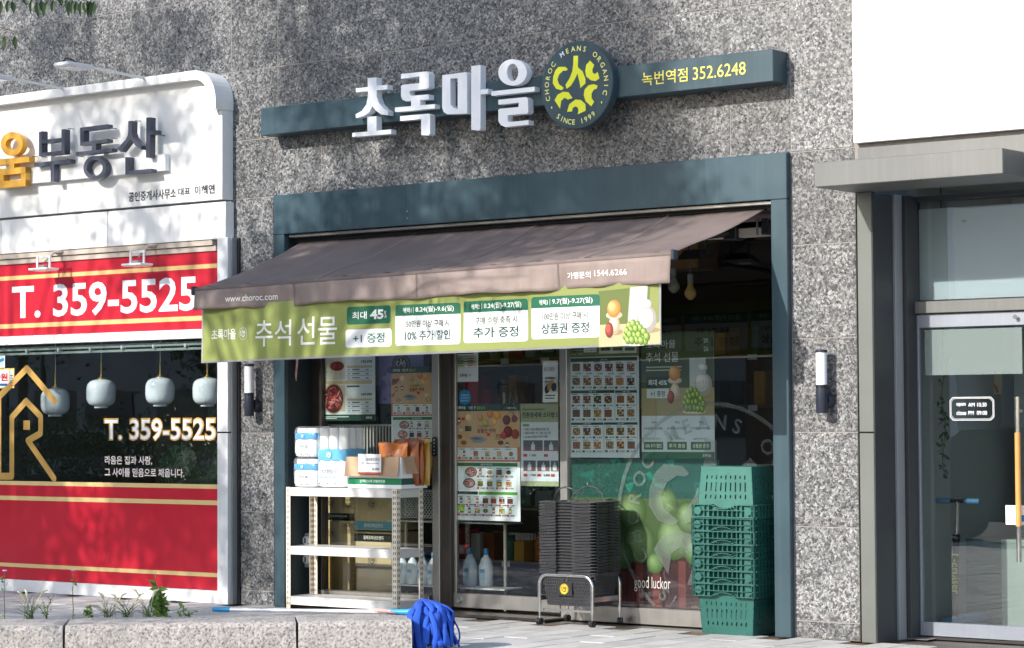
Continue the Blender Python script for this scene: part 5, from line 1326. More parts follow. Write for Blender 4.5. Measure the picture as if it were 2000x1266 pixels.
# open carton with snack bags
cx0, cx1 = W(*ZP(622, 1180), -.095)[0]+.01, W(*ZP(1100, 1180), -.095)[0]
cy0, cy1 = -.095, .20; ch = W(*ZP(620, 925), -.095)[2]-TOPZ-.03
ct = thing('snack_carton', 'open cardboard carton with green band and folded flaps on the shelf rack', 'carton', ((cx0+cx1)/2, .05, TOPZ))
g = Geo(); T_ = .005
for q in ((cx0, cx1, cy0, cy0+T_), (cx0, cx1, cy1-T_, cy1), (cx0, cx0+T_, cy0+T_, cy1-T_), (cx1-T_, cx1, cy0+T_, cy1-T_)): g.box(*q, TOPZ, TOPZ+ch)
g.box(cx0+T_, cx1-T_, cy0+T_, cy1-T_, TOPZ, TOPZ+.005); obj('carton_body', g, 'paper_white', ct)
zf = W(*ZP(620, 1130), -.1)[2]
g = Geo(); g.add([(cx0-.008, cy0-.004, TOPZ+ch+.002), (cx1-.01, cy0-.004, TOPZ+ch+.002), (cx1-.004, cy0-.030, zf), (cx0-.004, cy0-.034, zf), (cx0-.008, cy0-.009, TOPZ+ch+.002), (cx1-.01, cy0-.009, TOPZ+ch+.002), (cx1-.004, cy0-.035, zf), (cx0-.004, cy0-.039, zf)], [(0, 1, 2, 3), (7, 6, 5, 4), (0, 4, 5, 1), (1, 5, 6, 2), (2, 6, 7, 3), (3, 7, 4, 0)])
fl = obj('flap', g, 'cardboard', ct)
zs_ = zf+.02
g = Geo(); g.add([(cx1+.004, cy0+.01, TOPZ+ch+.002), (cx1+.004, cy1-.005, TOPZ+ch+.012), (cx1+.035, cy1, zs_), (cx1+.030, cy0+.02, zs_), (cx1+.009, cy0+.01, TOPZ+ch+.002), (cx1+.009, cy1-.005, TOPZ+ch+.012), (cx1+.040, cy1, zs_), (cx1+.035, cy0+.02, zs_)], [(0, 1, 2, 3), (7, 6, 5, 4), (0, 4, 5, 1), (1, 5, 6, 2), (2, 6, 7, 3), (3, 7, 4, 0)])
obj('flap', g, 'cardboard', ct)
g = Geo(); zm_ = TOPZ+ch*.55; g.add([(cx0+.002, cy0-.028, zm_-.02), (cx1-.01, cy0-.028, zm_-.02), (cx1-.01, cy0-.0215, zm_+.02), (cx0+.002, cy0-.0225, zm_+.02)], [(0, 1, 2, 3)]); obj('tape', g, 'tape', fl)
pr = Print(cy0, step=.0005); bz0, bz1 = TOPZ+.028, TOPZ+.075
pr.rect(cx0, cx1, bz0, bz1, '#1f8455', 1); pr.text('[기획] 21곡 크림치즈롤', cx0+.12, cx0+.36, bz0+.012, bz1-.012, '#eef4ef', .01, 2); pr.obj('carton_print', ct)
g = Geo(); g.box(cx1, cx1+.0006, cy0+.001, cy1-.001, bz0, bz1); obj('side_band', g, 'crate_green', ct)
q = RC(*ZP(722, 935), *ZP(925, 1115), cy0-.05)
pt = thing('price_tag', 'white price tag with red lower edge leaning on the snack carton', 'price tag', ((q[0]+q[1])/2, cy0-.05, q[2]))
obj('card', B(q[0], q[1], cy0-.052, cy0-.05, q[2], q[3], 0), 'paper_white', pt); pr = Print(cy0-.052, step=.0005); wd, hh = q[1]-q[0], q[3]-q[2]
pr.rect(q[0], q[1], q[2], q[2]+hh*.10, '#c05a4c', 1); pr.text('35%할인효과', q[0]+wd*.36, q[1]-wd*.06, q[2]+hh*.66, q[2]+hh*.82, '#25282c', .01); pr.text('8,500', q[0]+wd*.62, q[1]-wd*.08, q[2]+hh*.18, q[2]+hh*.32, '#25282c', .015); emblem(pr, q[0]+wd*.2, q[2]+hh*.56, hh*.11, '#55595c', None, 2); pr.rect(q[0]+wd*.36, q[1]-wd*.1, q[2]+hh*.52, q[2]+hh*.56, '#9aa0a4'); pr.obj('tag_print', pt)
def bag(x, y, z, wd, h, mat, rot, label, words=None):
    t = thing('snack_bag', label, 'snack bag', (x, y, z), 'snack bags in the carton', True, rot)
    def fn(sd):
        def f(u, v):
            bul = .045*(math.sin(math.pi*min(1, max(0, v*1.02)))**.6)*(math.sin(math.pi*u)**.5)
            xx = (u-.5)*wd*(1-.06*math.sin(math.pi*v)); return (xx, sd*(bul+.0015)+.004*math.sin(u*11+v*7), v*h+.008*math.sin(u*6.5+rot*9)*v)
        return f
    g = Geo(); g.grid(fn(-1), 16, 16); n = len(g.V); g2 = Geo().grid(fn(1), 16, 16); g.add(g2.V, [f[::-1] for f in g2.F]); obj('bag_body', g, mat, t, True)
    g = Geo(); g.box(-wd*.5, wd*.5, -.004, .004, h*.93, h); obj('seal', g, mat, t)
    if words:
        pr = Print(0, step=.0006, warp=lambda a, b: fn(-1)(a/wd+.5, b/h)[1]-.0015)
        emblem(pr, -.005, h*.72, .020, '#e8d9c8', None, 2); pr.text('21곡 초코롤', -wd*.22, wd*.22, h*.38, h*.48, '#efe2d2', .004, 2); pr.rect(-wd*.46, -wd*.05, h*.14, h*.24, '#b3261f', 2); pr.text('발효그대로', -wd*.42, -wd*.10, h*.16, h*.22, '#e9c64a', .02, 3); pr.obj('bag_print', t)
bx = lambda u: cx0+(cx1-cx0)*u
bag(bx(.70), .00, TOPZ+.02, .27, .31, 'bag_orange', .05, 'orange snack bag with white writing in front in the carton', True)
bag(bx(.84), .07, TOPZ+.02, .26, .335, 'bag_brown', -.1, 'brown snack bag close behind the orange one in the carton')
bag(bx(.99)-.03, .12, TOPZ+.02, .22, .325, 'bag_brown', -.35, 'brown snack bag leaning on the side flap of the carton'); bag(bx(.97), .165, TOPZ+.02, .18, .335, 'bag_yellow', -.2, 'yellow snack bag at the back of the carton')

# boxes and bottles stacked behind the left window
IY = .46
def ibox(a, b, mat, label, band=None, num=None, flip=False, text=None, logo=True, depth=.32):
    q = RC(*ZK(*a), *ZK(*b), IY); x0, x1, z0, z1 = q
    t = thing('storage_carton', label, 'carton', ((x0+x1)/2, IY+depth/2, z0), 'storage cartons behind the glass')
    obj('carton_body', B(x0, x1, IY, IY+depth, z0, z1, .004), mat, t)
    pr = Print(IY, step=.0008); wd, hh = x1-x0, z1-z0
    if band: 
        pr.rect(x0, x1, z0+hh*band[0], z0+hh*band[1], band[2], 1)
        if text: pr.text(text, x0+wd*.25, x0+wd*.78, z0+hh*(band[0]+.02)+.01, z0+hh*band[1]-.015, '#e8e4d8', .015, 2)
    if logo: emblem(pr, x0+wd*logo[0], z0+hh*logo[1], .042, '#3a3428', '#3a3428', 2)
    if num:
        pr.rect(x0+wd*.60, x1-.004, z0+hh*num[1], z0+hh*num[1]+.085, '#b7a074', 1.5); pr.text(num[0], x0+wd*.70, x1-.012, z0+hh*num[1]+.052, z0+hh*num[1]+.075, '#38332a', .0, 2)
        for k in range(10): pr.rect(x0+wd*.74+k*.006, x0+wd*.74+k*.006+random.uniform(.001, .004), z0+hh*num[1]+.008, z0+hh*num[1]+.042, '#38332a', 2)
    if pr.V: pr.obj('carton_print', t)
    return q
ZK = zm(540, 900, 4.22)
ibox((655, 885), (978, 1085), 'box_tan', 'plain tan carton at the bottom of the stack below the flipped one', logo=None)
ibox((642, 583), (950, 880), 'box_tan', 'tan carton with black band under the blue banded one', band=(.72, .95, '#1f1f1f'), text='올째로짜낸오렌지', logo=(.48, .16))
ibox((645, 292), (950, 578), 'box_tan', 'tan carton with blue band on top of its stack', band=(.02, .26, '#5ea3b4'), text='통째로짜낸포도', logo=(.48, .76))
ibox((372, 488), (641, 720), 'box_tan', 'tan carton numbered 016478 below its twin', num=('016478', .50), logo=(.30, .50))
ibox((372, 290), (641, 484), 'box_tan', 'tan carton numbered 016477 with black band at its foot', band=(.0, .26, '#1f1f1f'), text='통째로짜낸사과', num=('016477', .48), logo=(.30, .68))
ibox((390, 724), (600, 1068), 'box_gold', 'golden brown carton low behind the rack boards', logo=None)
shp = thing('display_shelf', 'white wire-edged display shelf behind the left window', 'shelf', (W(800, 1020, .42)[0], .5, 0))
for py in (1016, 1141): 
    a = W(780, py, .40); b = W(880, py, .40); obj('board', B(a[0]-.12, b[0]+.5, .40, .62, a[2]-.012, a[2], .002), 'shelf_white', shp)
a = W(780, 1141, .40)
for k in range(2): obj('upright', B(a[0]-.12+k*.95, a[0]-.10+k*.95, .60, .62, 0, 1.6, .002), 'shelf_post', shp)
def bottle(x, y, z, s, mat, lab, group):
    t = thing('detergent_bottle', lab, 'bottle', (x, y, z), group)
    obj('bottle_body', Geo().lathe([(.036*s, 0), (.042*s, .01), (.042*s, .13*s), (.03*s, .17*s), (.014*s, .195*s), (.014*s, .205*s)], (x, y, z), 18, sx=1.15), mat, t, 40)
    obj('cap', Geo().lathe([(.016*s, .2*s), (.016*s, .235*s), (.012*s, .24*s)], (x, y, z), 14), 'bottle_cap', t, 40)
    g = Geo(); n = 10
    pr = Print(y-.043*s, step=.0004); pr.rect(x-.02*s, x+.02*s, z+.04*s, z+.11*s, '#b9d6e2', 1); pr.rect(x-.02*s, x+.02*s, z+.085*s, z+.11*s, '#3f93c4', 1.6); pr.obj('bottle_label', t)
for k in range(5): bottle(a[0]-.02+k*.10, .46, a[2]+.001, 1.0, 'bottle_white', 'white bottle with blue label on the low shelf behind the window', 'white bottles on the low shelf')
for k in range(2): bottle(W(905, 1100, .5)[0]+k*.15, .58, a[2]+.001, 1.15, 'bottle_white', 'large white detergent jug on the low shelf behind the sliding door', 'white jugs behind the door')
# wire lattice basket on the upper display shelf
b = W(785, 1012, .42); lb = thing('lattice_basket', 'white lattice basket on the display shelf behind the glass', 'basket', (b[0], .5, b[2]))
g = Geo()
for k in range(-8, 19):
    for s_ in (1, -1):
        x = b[0]-.05+k*.028; xa, xb = x, x+s_*.17; za, zb = b[2]+.003, b[2]+.20
        def clipx(x0, z0, x1, z1):
            lo, hi = b[0]-.05, b[0]+.40; t0, t1 = 0, 1
            if x1 != x0:
                for lim, sg_ in ((lo, 1), (hi, -1)):
                    tt = (lim-x0)/(x1-x0)
                    if (x1-x0)*sg_ > 0: t0 = max(t0, tt)
                    else: t1 = min(t1, tt)
            return None if t0 >= t1 else ((x0+(x1-x0)*t0, z0+(z1-z0)*t0), (x0+(x1-x0)*t1, z0+(z1-z0)*t1))
        c_ = clipx(xa, za, xb, zb)
        if c_: g.tube([(c_[0][0], .43+.003*s_, c_[0][1]), (c_[1][0], .43+.003*s_, c_[1][1])], .0035, 5)
obj('lattice', g, 'shelf_white', lb); obj('rim', B(b[0]-.06, b[0]+.41, .425, .60, b[2]+.20, b[2]+.215, .003), 'shelf_white', lb); obj('base', B(b[0]-.055, b[0]+.405, .44, .60, b[2]+.001, b[2]+.008, .001), 'shelf_white', lb)
# slatted white tray on top
tr = W(640, 838, .40); t2 = W(765, 838, .40); ty = thing('slatted_tray', 'white slatted plastic tray standing behind the chilli poster', 'tray', ((tr[0]+t2[0])/2, .5, tr[2]-.28))
for k in range(22): x = tr[0]+(t2[0]-tr[0])*k/21; obj('slat', B(x-.006, x+.006, .40, .412, tr[2]-.27, tr[2]+.02, .002), 'shelf_white', ty)
obj('rim', B(tr[0]-.02, t2[0]+.02, .392, .66, tr[2]+.021, tr[2]+.035, .004), 'shelf_white', ty); obj('base', B(tr[0]-.02, t2[0]+.02, .40, .66, tr[2]-.29, tr[2]-.271, .004), 'shelf_white', ty)
# shelves of groceries further in
for (ux, uy, uw) in ((1.55, 1.5, 1.3), (3.15, 1.9, 1.6), (-0.0, 2.6, 0)):
    if uw == 0: continue
    un = thing('grocery_shelf_unit', 'dark wooden grocery shelf unit behind the '+('sliding door' if ux < 2 else 'right window'), 'shelf', (ux, uy, 0))
    obj('back_panel', B(ux-uw/2, ux+uw/2, uy+.36, uy+.38, 0, 2.2, .002), 'inner_wall', un)
    for s_ in (-1, 1): obj('side_panel', B(ux+s_*uw/2-.012, ux+s_*uw/2+.012, uy, uy+.355, 0, 2.2, .002), 'shelf_wood', un)
    for z in ((.3, .72, 1.12, 1.5, 1.88) if ux < 2 else (1.5, 1.88)): 
        obj('board', B(ux-uw/2+.013, ux+uw/2-.013, uy, uy+.355, z-.02, z, .002), 'shelf_wood', un)
        x = ux-uw/2+.03
        for k in range(3): px_ = ux-uw/2+.2+k*uw*.3; obj('price_card', B(px_-.04, px_+.04, uy-.006, uy-.002, z-.045, z-.002, 0), 'paper_white', un)
        while x < ux+uw/2-.16:
            w_ = random.uniform(.07, .16); h_ = random.uniform(.12, .27); nm = random.choice(['food_jar', 'food_box', 'food_box', 'food_pouch'])
            mt = random.choice(['bag_orange', 'bag_brown', 'box_tan', 'paper_white', 'crate_faded', 'bag_yellow', 'red_vinyl', 'inner_pale'] if ux < 2 else ['bag_brown', 'shelf_wood', 'crate_faded', 'bag_yellow', 'inner_wall'])
            lab = {'food_jar': 'small food jar', 'food_box': 'small food box', 'food_pouch': 'small food pouch'}[nm]+' standing on a grocery shelf unit indoors'
            g = Geo()
            if nm == 'food_jar': g.lathe([(w_*.3, 0), (w_*.34, .01), (w_*.34, h_*.7), (w_*.24, h_*.76), (w_*.26, h_*.78), (w_*.26, h_*.9)], (x+w_/2, uy+.12, z+.0005), 14)
            elif nm == 'food_box': g.box(x, x+w_*.9, uy+.04, uy+.2, z+.0005, z+h_, .003)
            else: g.grid(lambda u, v: (x+w_*u, uy+.1-.03*math.sin(math.pi*u)*math.sin(math.pi*v), z+.0005+h_*v), 6, 6); n_ = len(g.V); g2 = Geo().grid(lambda u, v: (x+w_*u, uy+.1+.03*math.sin(math.pi*u)*math.sin(math.pi*v)+.002, z+.0005+h_*v), 6, 6); g.add(g2.V, g2.F)
            one(nm, g, mt, lab, nm.split('_')[1], nm.replace('_', ' ')+' items on the indoor shelves', 40); x += w_+.02
cab = thing('wall_cabinet', 'brown wooden wall panel behind the hanging bulbs', 'cabinet', (3.2, 2.0, 2.2))
wx1 = W(1362, 500, 1.5)[0]; wz = W(1330, 524, 1.5)[2]
for k in range(3): obj('door_panel', B(wx1-.31-.32*k, wx1-.32*k, 1.50, 1.52, wz, 2.80, .004), 'wood', cab)
obj('carcass', B(wx1-1.0, wx1, 1.521, 1.8, wz-.01, 2.81, .004), 'shelf_wood', cab)
# bulbs and flood lamp
def bulb(px, py, mat, lab):
    p = W(px, py, .62); t = thing('hanging_bulb', lab, 'lamp', (p[0], .62, p[2]-.06), 'hanging bulbs')
    pf = [(.004, -.046), (.02, -.042)]+[(.043*math.cos(rad(a)), .043*math.sin(rad(a))) for a in range(-65, 50, 12)]+[(.022, .05), (.018, .07)]
    obj('globe', Geo().lathe(pf, p, 20), mat, t, True); obj('socket', Geo().lathe([(.02, .07), (.021, .075), (.021, .13), (.008, .14)], p, 16), 'inner_pale', t, 40); obj('cord', Geo().tube([(p[0], .62, p[2]+.135), (p[0], .62, 2.95)], .003, 6), 'inner_pale', t)
bulb(1316, 560, 'bulb_clear', 'clear globe bulb hanging close to the banner corner'); bulb(1348.5, 573, 'bulb_amber', 'amber globe bulb hanging beside the clear one')
p = W(1368, 500, .05); fl_ = thing('awning_flood_lamp', 'black flood lamp hanging below the awning support bar', 'lamp', tuple(p))
hb = obj('lamp_body', Geo().add([(p[0]-.10, -.10, p[2]-.03), (p[0]+.10, -.10, p[2]-.03), (p[0]+.10, .06, p[2]+.0), (p[0]-.10, .06, p[2]+.0), (p[0]-.06, -.05, p[2]+.035), (p[0]+.06, -.05, p[2]+.035), (p[0]+.06, .05, p[2]+.045), (p[0]-.06, .05, p[2]+.045)], [(3, 2, 1, 0), (4, 5, 6, 7), (0, 1, 5, 4), (1, 2, 6, 5), (2, 3, 7, 6), (3, 0, 4, 7)]), 'black_plastic', fl_)
obj('led_window', Geo().add([(p[0]-.05, -.075, p[2]-.0275), (p[0]+.05, -.075, p[2]-.0275), (p[0]+.05, -.02, p[2]-.017), (p[0]-.05, -.02, p[2]-.017)], [(0, 1, 2, 3)]), 'lamp_glass', hb)
for s_ in (-1, 1): obj('hanger', Geo().tube([(p[0]+s_*.07, .02, p[2]+.02), (p[0]+s_*.07, .02, 2.60), (p[0]+s_*.07, .16, 2.61)], .006, 8), 'black_plastic', fl_)
# utility meters on the left reveal
def meter(px, py, lab):
    p = W(px, py, .20); x = fi0+.001; t = thing('utility_meter', lab, 'meter', (x, .2, p[2]-.06), 'small meters on the reveal')
    obj('case', B(x, x+.05, .165, .235, p[2]-.06, p[2]+.055, .006), 'aluminium_side', t); obj('dial', Geo().lathe([(.030, -.012), (.032, -.008), (.032, 0)], (x+.026, .164, p[2]+.0), 20, 'y'), 'aluminium', t, 40); obj('knob', B(x+.022, x+.030, .142, .152, p[2]-.02, p[2]+.02, .002), 'dark_metal', t)
meter(597, 1055, 'upper grey dial meter on the dark left reveal'); meter(597, 1092, 'lower grey dial meter on the dark left reveal')
g = Geo().tube([(fi0+.018, .27, 0), (fi0+.018, .27, 1.35)], .012, 10); one('conduit', g, 'aluminium_side', 'grey conduit pipe running up the left reveal behind the meters', 'pipe')

# ------------------------------------------------------------------ crates
CW, CD, CH, RIM = .50, .35, .33, .085
def crate_meshes():
    BW, BD = .44, .29; hb = CH-.012; out = []
    tz = lambda z: 1-.12*(1-z/CH)          # taper towards the base
    def wall(wd, slots_x, place):
        holes = []
        for i, cx in enumerate(slots_x):
            for (za, zb) in ((.055, .085), (.10, .165), (.18, .212)):
                o = .012*(i % 2); r = .0065; za_, zb_ = za+o*.3, zb-o*.4
                holes.append([(cx+r*math.cos(rad(a)), (zb_-r if a < 180 else za_+r)+r*math.sin(rad(a))) for a in (0, 60, 120, 180, 240, 300)][::-1])
        g = Geo().ext([[(-wd/2, .004), (wd/2, .004), (wd/2, hb), (-wd/2, hb)]]+holes, 0, .004); g.V = [place(*v) for v in g.V]; return g
    body = Geo(); sl = [(-.5+(k+.5)/9)*.36 for k in range(9)]; sd = [(-.5+(k+.5)/7)*.24 for k in range(7)]
    for s_ in (1, -1):
        a = wall(BW, sl, lambda x, y, z: (x*tz(z)*s_, (-(BD/2)*tz(z)+y)*s_, z)); body.add(a.V, a.F)
        a = wall(BD, sd, lambda x, y, z: ((BW/2*tz(z)-y)*s_, x*tz(z)*s_, z)); body.add(a.V, a.F)
    body.box(-BW/2*.88, BW/2*.88, -BD/2*.88, BD/2*.88, 0, .005)
    for zz_ in (.092, .173):
        for s_ in (-1, 1):
            k_ = tz(zz_); body.box(-BW/2*k_+.004, -.19, s_*(BD/2*k_-.001), s_*(BD/2*k_+.0022), zz_-.004, zz_+.004, .001); body.box(.19, BW/2*k_-.004, s_*(BD/2*k_-.001), s_*(BD/2*k_+.0022), zz_-.004, zz_+.004, .001)
    for s_ in (-1, 1): body.box(s_*.13-.02, s_*.13+.02, -BD/2*.88-.004, -BD/2*.86, -.0, .012)
    rim = Geo(); z0, z1 = CH-RIM, CH; x, y = CW/2, CD/2
    for s_ in (-1, 1):
        for (a, b) in ((-x+.03, -.115), (.115, x-.03)): rim.box(a, b, s_*(y-.024), s_*(y-.021), z0+.004, z1-.004)
        rim.box(s_*(x-.024), s_*(x-.021), -y+.03, y-.03, z0+.004, z1-.004)
        for (za, zb) in ((z1-.006, z1), (z0+.036, z0+.041), (z0, z0+.005)):
            if za == z0:      # lower flange with the arched hand hold
                for (a, b) in ((-x+.02, -.085), (.085, x-.02)): rim.box(a, b, s_*(y-.029), s_*y, za, zb)
                m = 8
                for k in range(m):
                    xa, xb = -.085+.17*k/m, -.085+.17*(k+1)/m; h = lambda q: .026*max(0.0, math.sin(math.pi*(q+.085)/.17))**.7
                    ya, yb = sorted((s_*(y-.024), s_*y)); hh_ = (h(xa)+h(xb))/2; rim.box(xa, xb+.0005, ya, yb, za+hh_, zb+hh_)
            else: rim.box(-x+.016, x-.016, s_*(y-.029), s_*y, za, zb)
            rim.box(s_*(x-.024), s_*x, -y+.016, y-.016, za+.0003, zb+.0003)
        for k in range(-6, 7):
            xx = k*.036
            if abs(k) == 5: continue
            h0 = .03 if abs(xx) < .08 else 0; rim.box(xx-.002, xx+.002, s_*(y-.028), s_*(y-.001), z0+.005+h0, z1-.006)
        for k in range(-3, 4): rim.box(s_*(x-.022), s_*(x-.001), k*.042-.002, k*.042+.002, z0+.005, z1-.006)
        for sx in (-1, 1):
            rim.lathe([(.026, -.003), (.026, .004)], (sx*(x-.058), s_*(y-.003), (z0+z1)/2), 16, 'y')
            for t_ in (-.5, .5): rim.tube([(sx*(x-.018), s_*(y-.012), z0+.001), (sx*(x-.018), s_*(y-.012), z1-.001)], .012, 8)
    return mesh('crate_body', body, 'crate_green', (0, 0, 0)), mesh('crate_rim', rim, 'crate_green', (0, 0, 0)), mesh('crate_body_faded', body, 'crate_faded'), mesh('crate_rim_faded', rim, 'crate_faded')
cb, crm, cbf, crf = crate_meshes()
fa, fb = W(1358, 1237, -.12), W(1486, 1244, -.12)
ccx, ccy = (W(1341, 1040, -.125)[0]+W(1481, 1050, -.125)[0])/2, -.12+CD/2
def crate(z, label, faded=False, inv=False, i=0):
    t = thing('produce_crate', label, 'crate', (ccx+random.uniform(-.003, .003), ccy+random.uniform(-.003, .003), z), 'green produce crates in the stack', True, random.uniform(-.006, .006))
    if inv: t.rotation_euler = (math.pi, 0, 0)
    share('crate_body', cbf if faded else cb, t, (0, 0, 0)); share('crate_rim', crf if faded else crm, t, (0, 0, 0)); return t
ordn = ['second', 'third', 'fourth', 'fifth', 'sixth', 'seventh']
crate(0, 'green plastic produce crate at the bottom of the stack, standing on the paving')
for k in range(5): crate((k+1)*RIM, 'green plastic produce crate nested in the stack, only its ribbed rim showing', False, False, k)
crate(5*RIM+CH+CH+.003, 'upside-down green plastic crate lying on top of the crate stack', True, True)

# ------------------------------------------------------------------ basket trolley
TY0, TY1 = -.15, .17
tx0, tx1 = W(1054, 1190, TY0)[0], W(1157, 1195, TY0)[0]
tro = thing('basket_trolley', 'chrome tube trolley on black casters carrying shopping baskets', 'trolley', ((tx0+tx1)/2, 0, 0))
zt_ = W(1100, 1124, TY0)[2]
def arch(y):
    r = .07; P = [(tx0, y, .085), (tx0, y, zt_-r)]+[(tx0+r-r*math.cos(rad(a)), y, zt_-r+r*math.sin(rad(a))) for a in range(15, 91, 15)]+[(tx1-r+r*math.sin(rad(a)), y, zt_-r+r*math.cos(rad(a))) for a in range(0, 76, 15)]+[(tx1, y, zt_-r), (tx1, y, .085)]
    return obj('arch_tube', Geo().tube(P, .0125, 12), 'chrome', tro, 50)
arch(TY0); arch(TY1)
for x in (tx0, tx1): obj('side_bar', B(x-.003, x+.003, TY0+.012, TY1-.012, .165, .20, .001), 'chrome', tro)
obj('cross_bar', B(tx0+.012, tx1-.012, TY0+.02, TY0+.024, .075+.02, .075+.035, .001), 'chrome', tro)
for x in (tx0, tx1):
    for y in (TY0, TY1):
        a = random.uniform(-.6, .6); c_ = obj('caster', Geo().tube([(x, y, .086), (x, y, .045)], .006, 8), 'chrome', tro)
        for s_ in (-1, 1):
            ax = np.array([math.cos(a), math.sin(a), 0]); cc = np.array([x+.008*math.sin(a), y, .0235])+ax*s_*.009
            obj('wheel', Geo().tube([tuple(cc-ax*.008), tuple(cc-ax*.007), tuple(cc+ax*.007), tuple(cc+ax*.008)], [.018, .0235, .0235, .018], 18), 'black_plastic', c_, 40)
# baskets
BX, BYc = (W(1048, 1060, -.16)[0]+W(1162, 1060, -.16)[0])/2, .005
BW, BD, BH = W(1162, 1060, -.16)[0]-W(1048, 1060, -.16)[0], .33, .235
def rr3(wd, dp, r, z, n=5):
    return [(p[0], p[1], z) for p in rrect(-wd/2, wd/2, -dp/2, dp/2, r, n)]
def ringgeo(rings, closed=True):
    g = Geo(); n = len(rings[0]); V = [v for r in rings for v in r]; m = len(rings)
    F = [(j*n+i, j*n+(i+1) % n, ((j+1) % m)*n+(i+1) % n, ((j+1) % m)*n+i) for j in range(m if closed else m-1) for i in range(n)]
    return g.add(V, F)
def rimpath(wd, dp, r, z, n=5):
    P = rr3(wd, dp, r, z, n); k = 3*(n+1); xa, xb, d = -BW*.16, BW*.10, .016
    return P[:k]+[(xa, -dp/2, z), (xa+.006, -dp/2+d, z), (xb-.006, -dp/2+d, z), (xb, -dp/2, z)]+P[k:]
rim_g = ringgeo([rimpath(BW, BD, .045, BH), rimpath(BW, BD, .045, BH-.005), rimpath(BW-.06, BD-.06, .03, BH-.006), rimpath(BW-.06, BD-.06, .03, BH-.001)])
for s_ in (-1, 1):      # the recessed grip field and its raised sides
    for (xa, xb) in ((-BW*.44, -BW*.17), (BW*.11, BW*.42)): rim_g.box(xa, xb, s_*(BD/2+.001), s_*(BD/2-.004), BH-.014, BH-.009)
    for (ya, yb) in ((-BD*.4, -BD*.05), (BD*.05, BD*.4)): rim_g.box(s_*(BW/2+.001), s_*(BW/2-.004), ya, yb, BH-.014, BH-.009)
tp = lambda z: .80+.20*z/BH
skirt_g = ringgeo([rr3(BW-.058, BD-.058, .03, BH-.003), rr3((BW-.06)*tp(BH-.05), (BD-.06)*tp(BH-.05), .03, BH-.05)], False)
bskirt = mesh('basket_body', skirt_g, 'black_plastic'); brim = mesh('basket_rim', rim_g, 'basket_plastic')  # nested bodies darker than rims: shade of the gaps is in the colour
full = Geo(); nrow = 9; ncol = 27
def latt(s_, axis, wd, dp):
    for i in range(ncol if axis == 'x' else 18):
        nn = ncol if axis == 'x' else 18; u = (-.5+(i+.5)/nn)*.92
        for j in range(nrow):
            za, zb = .012+j*.022, .012+(j+1)*.022-.001; of = (.25 if j % 2 else -.25)/nn*.92
            P = []
            for z, sg_ in ((za, 1), (zb, -1)):
                k = tp(z); P.append((u+of*1)*wd*k)
            y0, y1 = dp/2*tp(za), dp/2*tp(zb); h = .0040
            if axis == 'x': full.add([(P[0]-h, s_*y0, za), (P[0]+h, s_*y0, za), (P[1]+h, s_*y1, zb), (P[1]-h, s_*y1, zb), (P[0]-h, s_*(y0-.004), za), (P[0]+h, s_*(y0-.004), za), (P[1]+h, s_*(y1-.004), zb), (P[1]-h, s_*(y1-.004), zb)], [(0, 1, 2, 3), (4, 7, 6, 5), (0, 3, 7, 4), (1, 5, 6, 2)])
            else: full.add([(s_*y0, P[0]-h, za), (s_*y0, P[0]+h, za), (s_*y1, P[1]+h, zb), (s_*y1, P[1]-h, zb), (s_*(y0-.004), P[0]-h, za), (s_*(y0-.004), P[0]+h, za), (s_*(y1-.004), P[1]+h, zb), (s_*(y1-.004), P[1]-h, zb)], [(0, 1, 2, 3), (4, 7, 6, 5), (0, 3, 7, 4), (1, 5, 6, 2)])
for s_ in (-1, 1): latt(s_, 'x', BW-.022, BD-.022); latt(s_, 'y', BD-.022, BW-.022)
for j in range(nrow+1):
    z = .010+j*.022; a = ringgeo([rr3((BW-.022)*tp(z), (BD-.022)*tp(z), .035, z), rr3((BW-.022)*tp(z+.007), (BD-.022)*tp(z+.007), .035, z+.007), rr3((BW-.032)*tp(z+.007), (BD-.032)*tp(z+.007), .03, z+.007), rr3((BW-.032)*tp(z), (BD-.032)*tp(z), .03, z)]); full.add(a.V, a.F)
full.box(-(BW-.03)/2*.8, (BW-.03)/2*.8, -(BD-.03)/2*.8, (BD-.03)/2*.8, .004, .010)
a = ringgeo([rr3((BW-.024)*tp(BH-.03), (BD-.024)*tp(BH-.03), .035, BH-.028), rr3((BW-.024)*tp(BH), (BD-.024)*tp(BH), .035, BH-.001)], False); full.add(a.V, a.F)
zb0 = W(1060, 1183, -.15)[2]; zrim = W(1048, 979, -.16)[2]; NB = 24
pitch = (zrim-zb0-BH)/(NB-1)
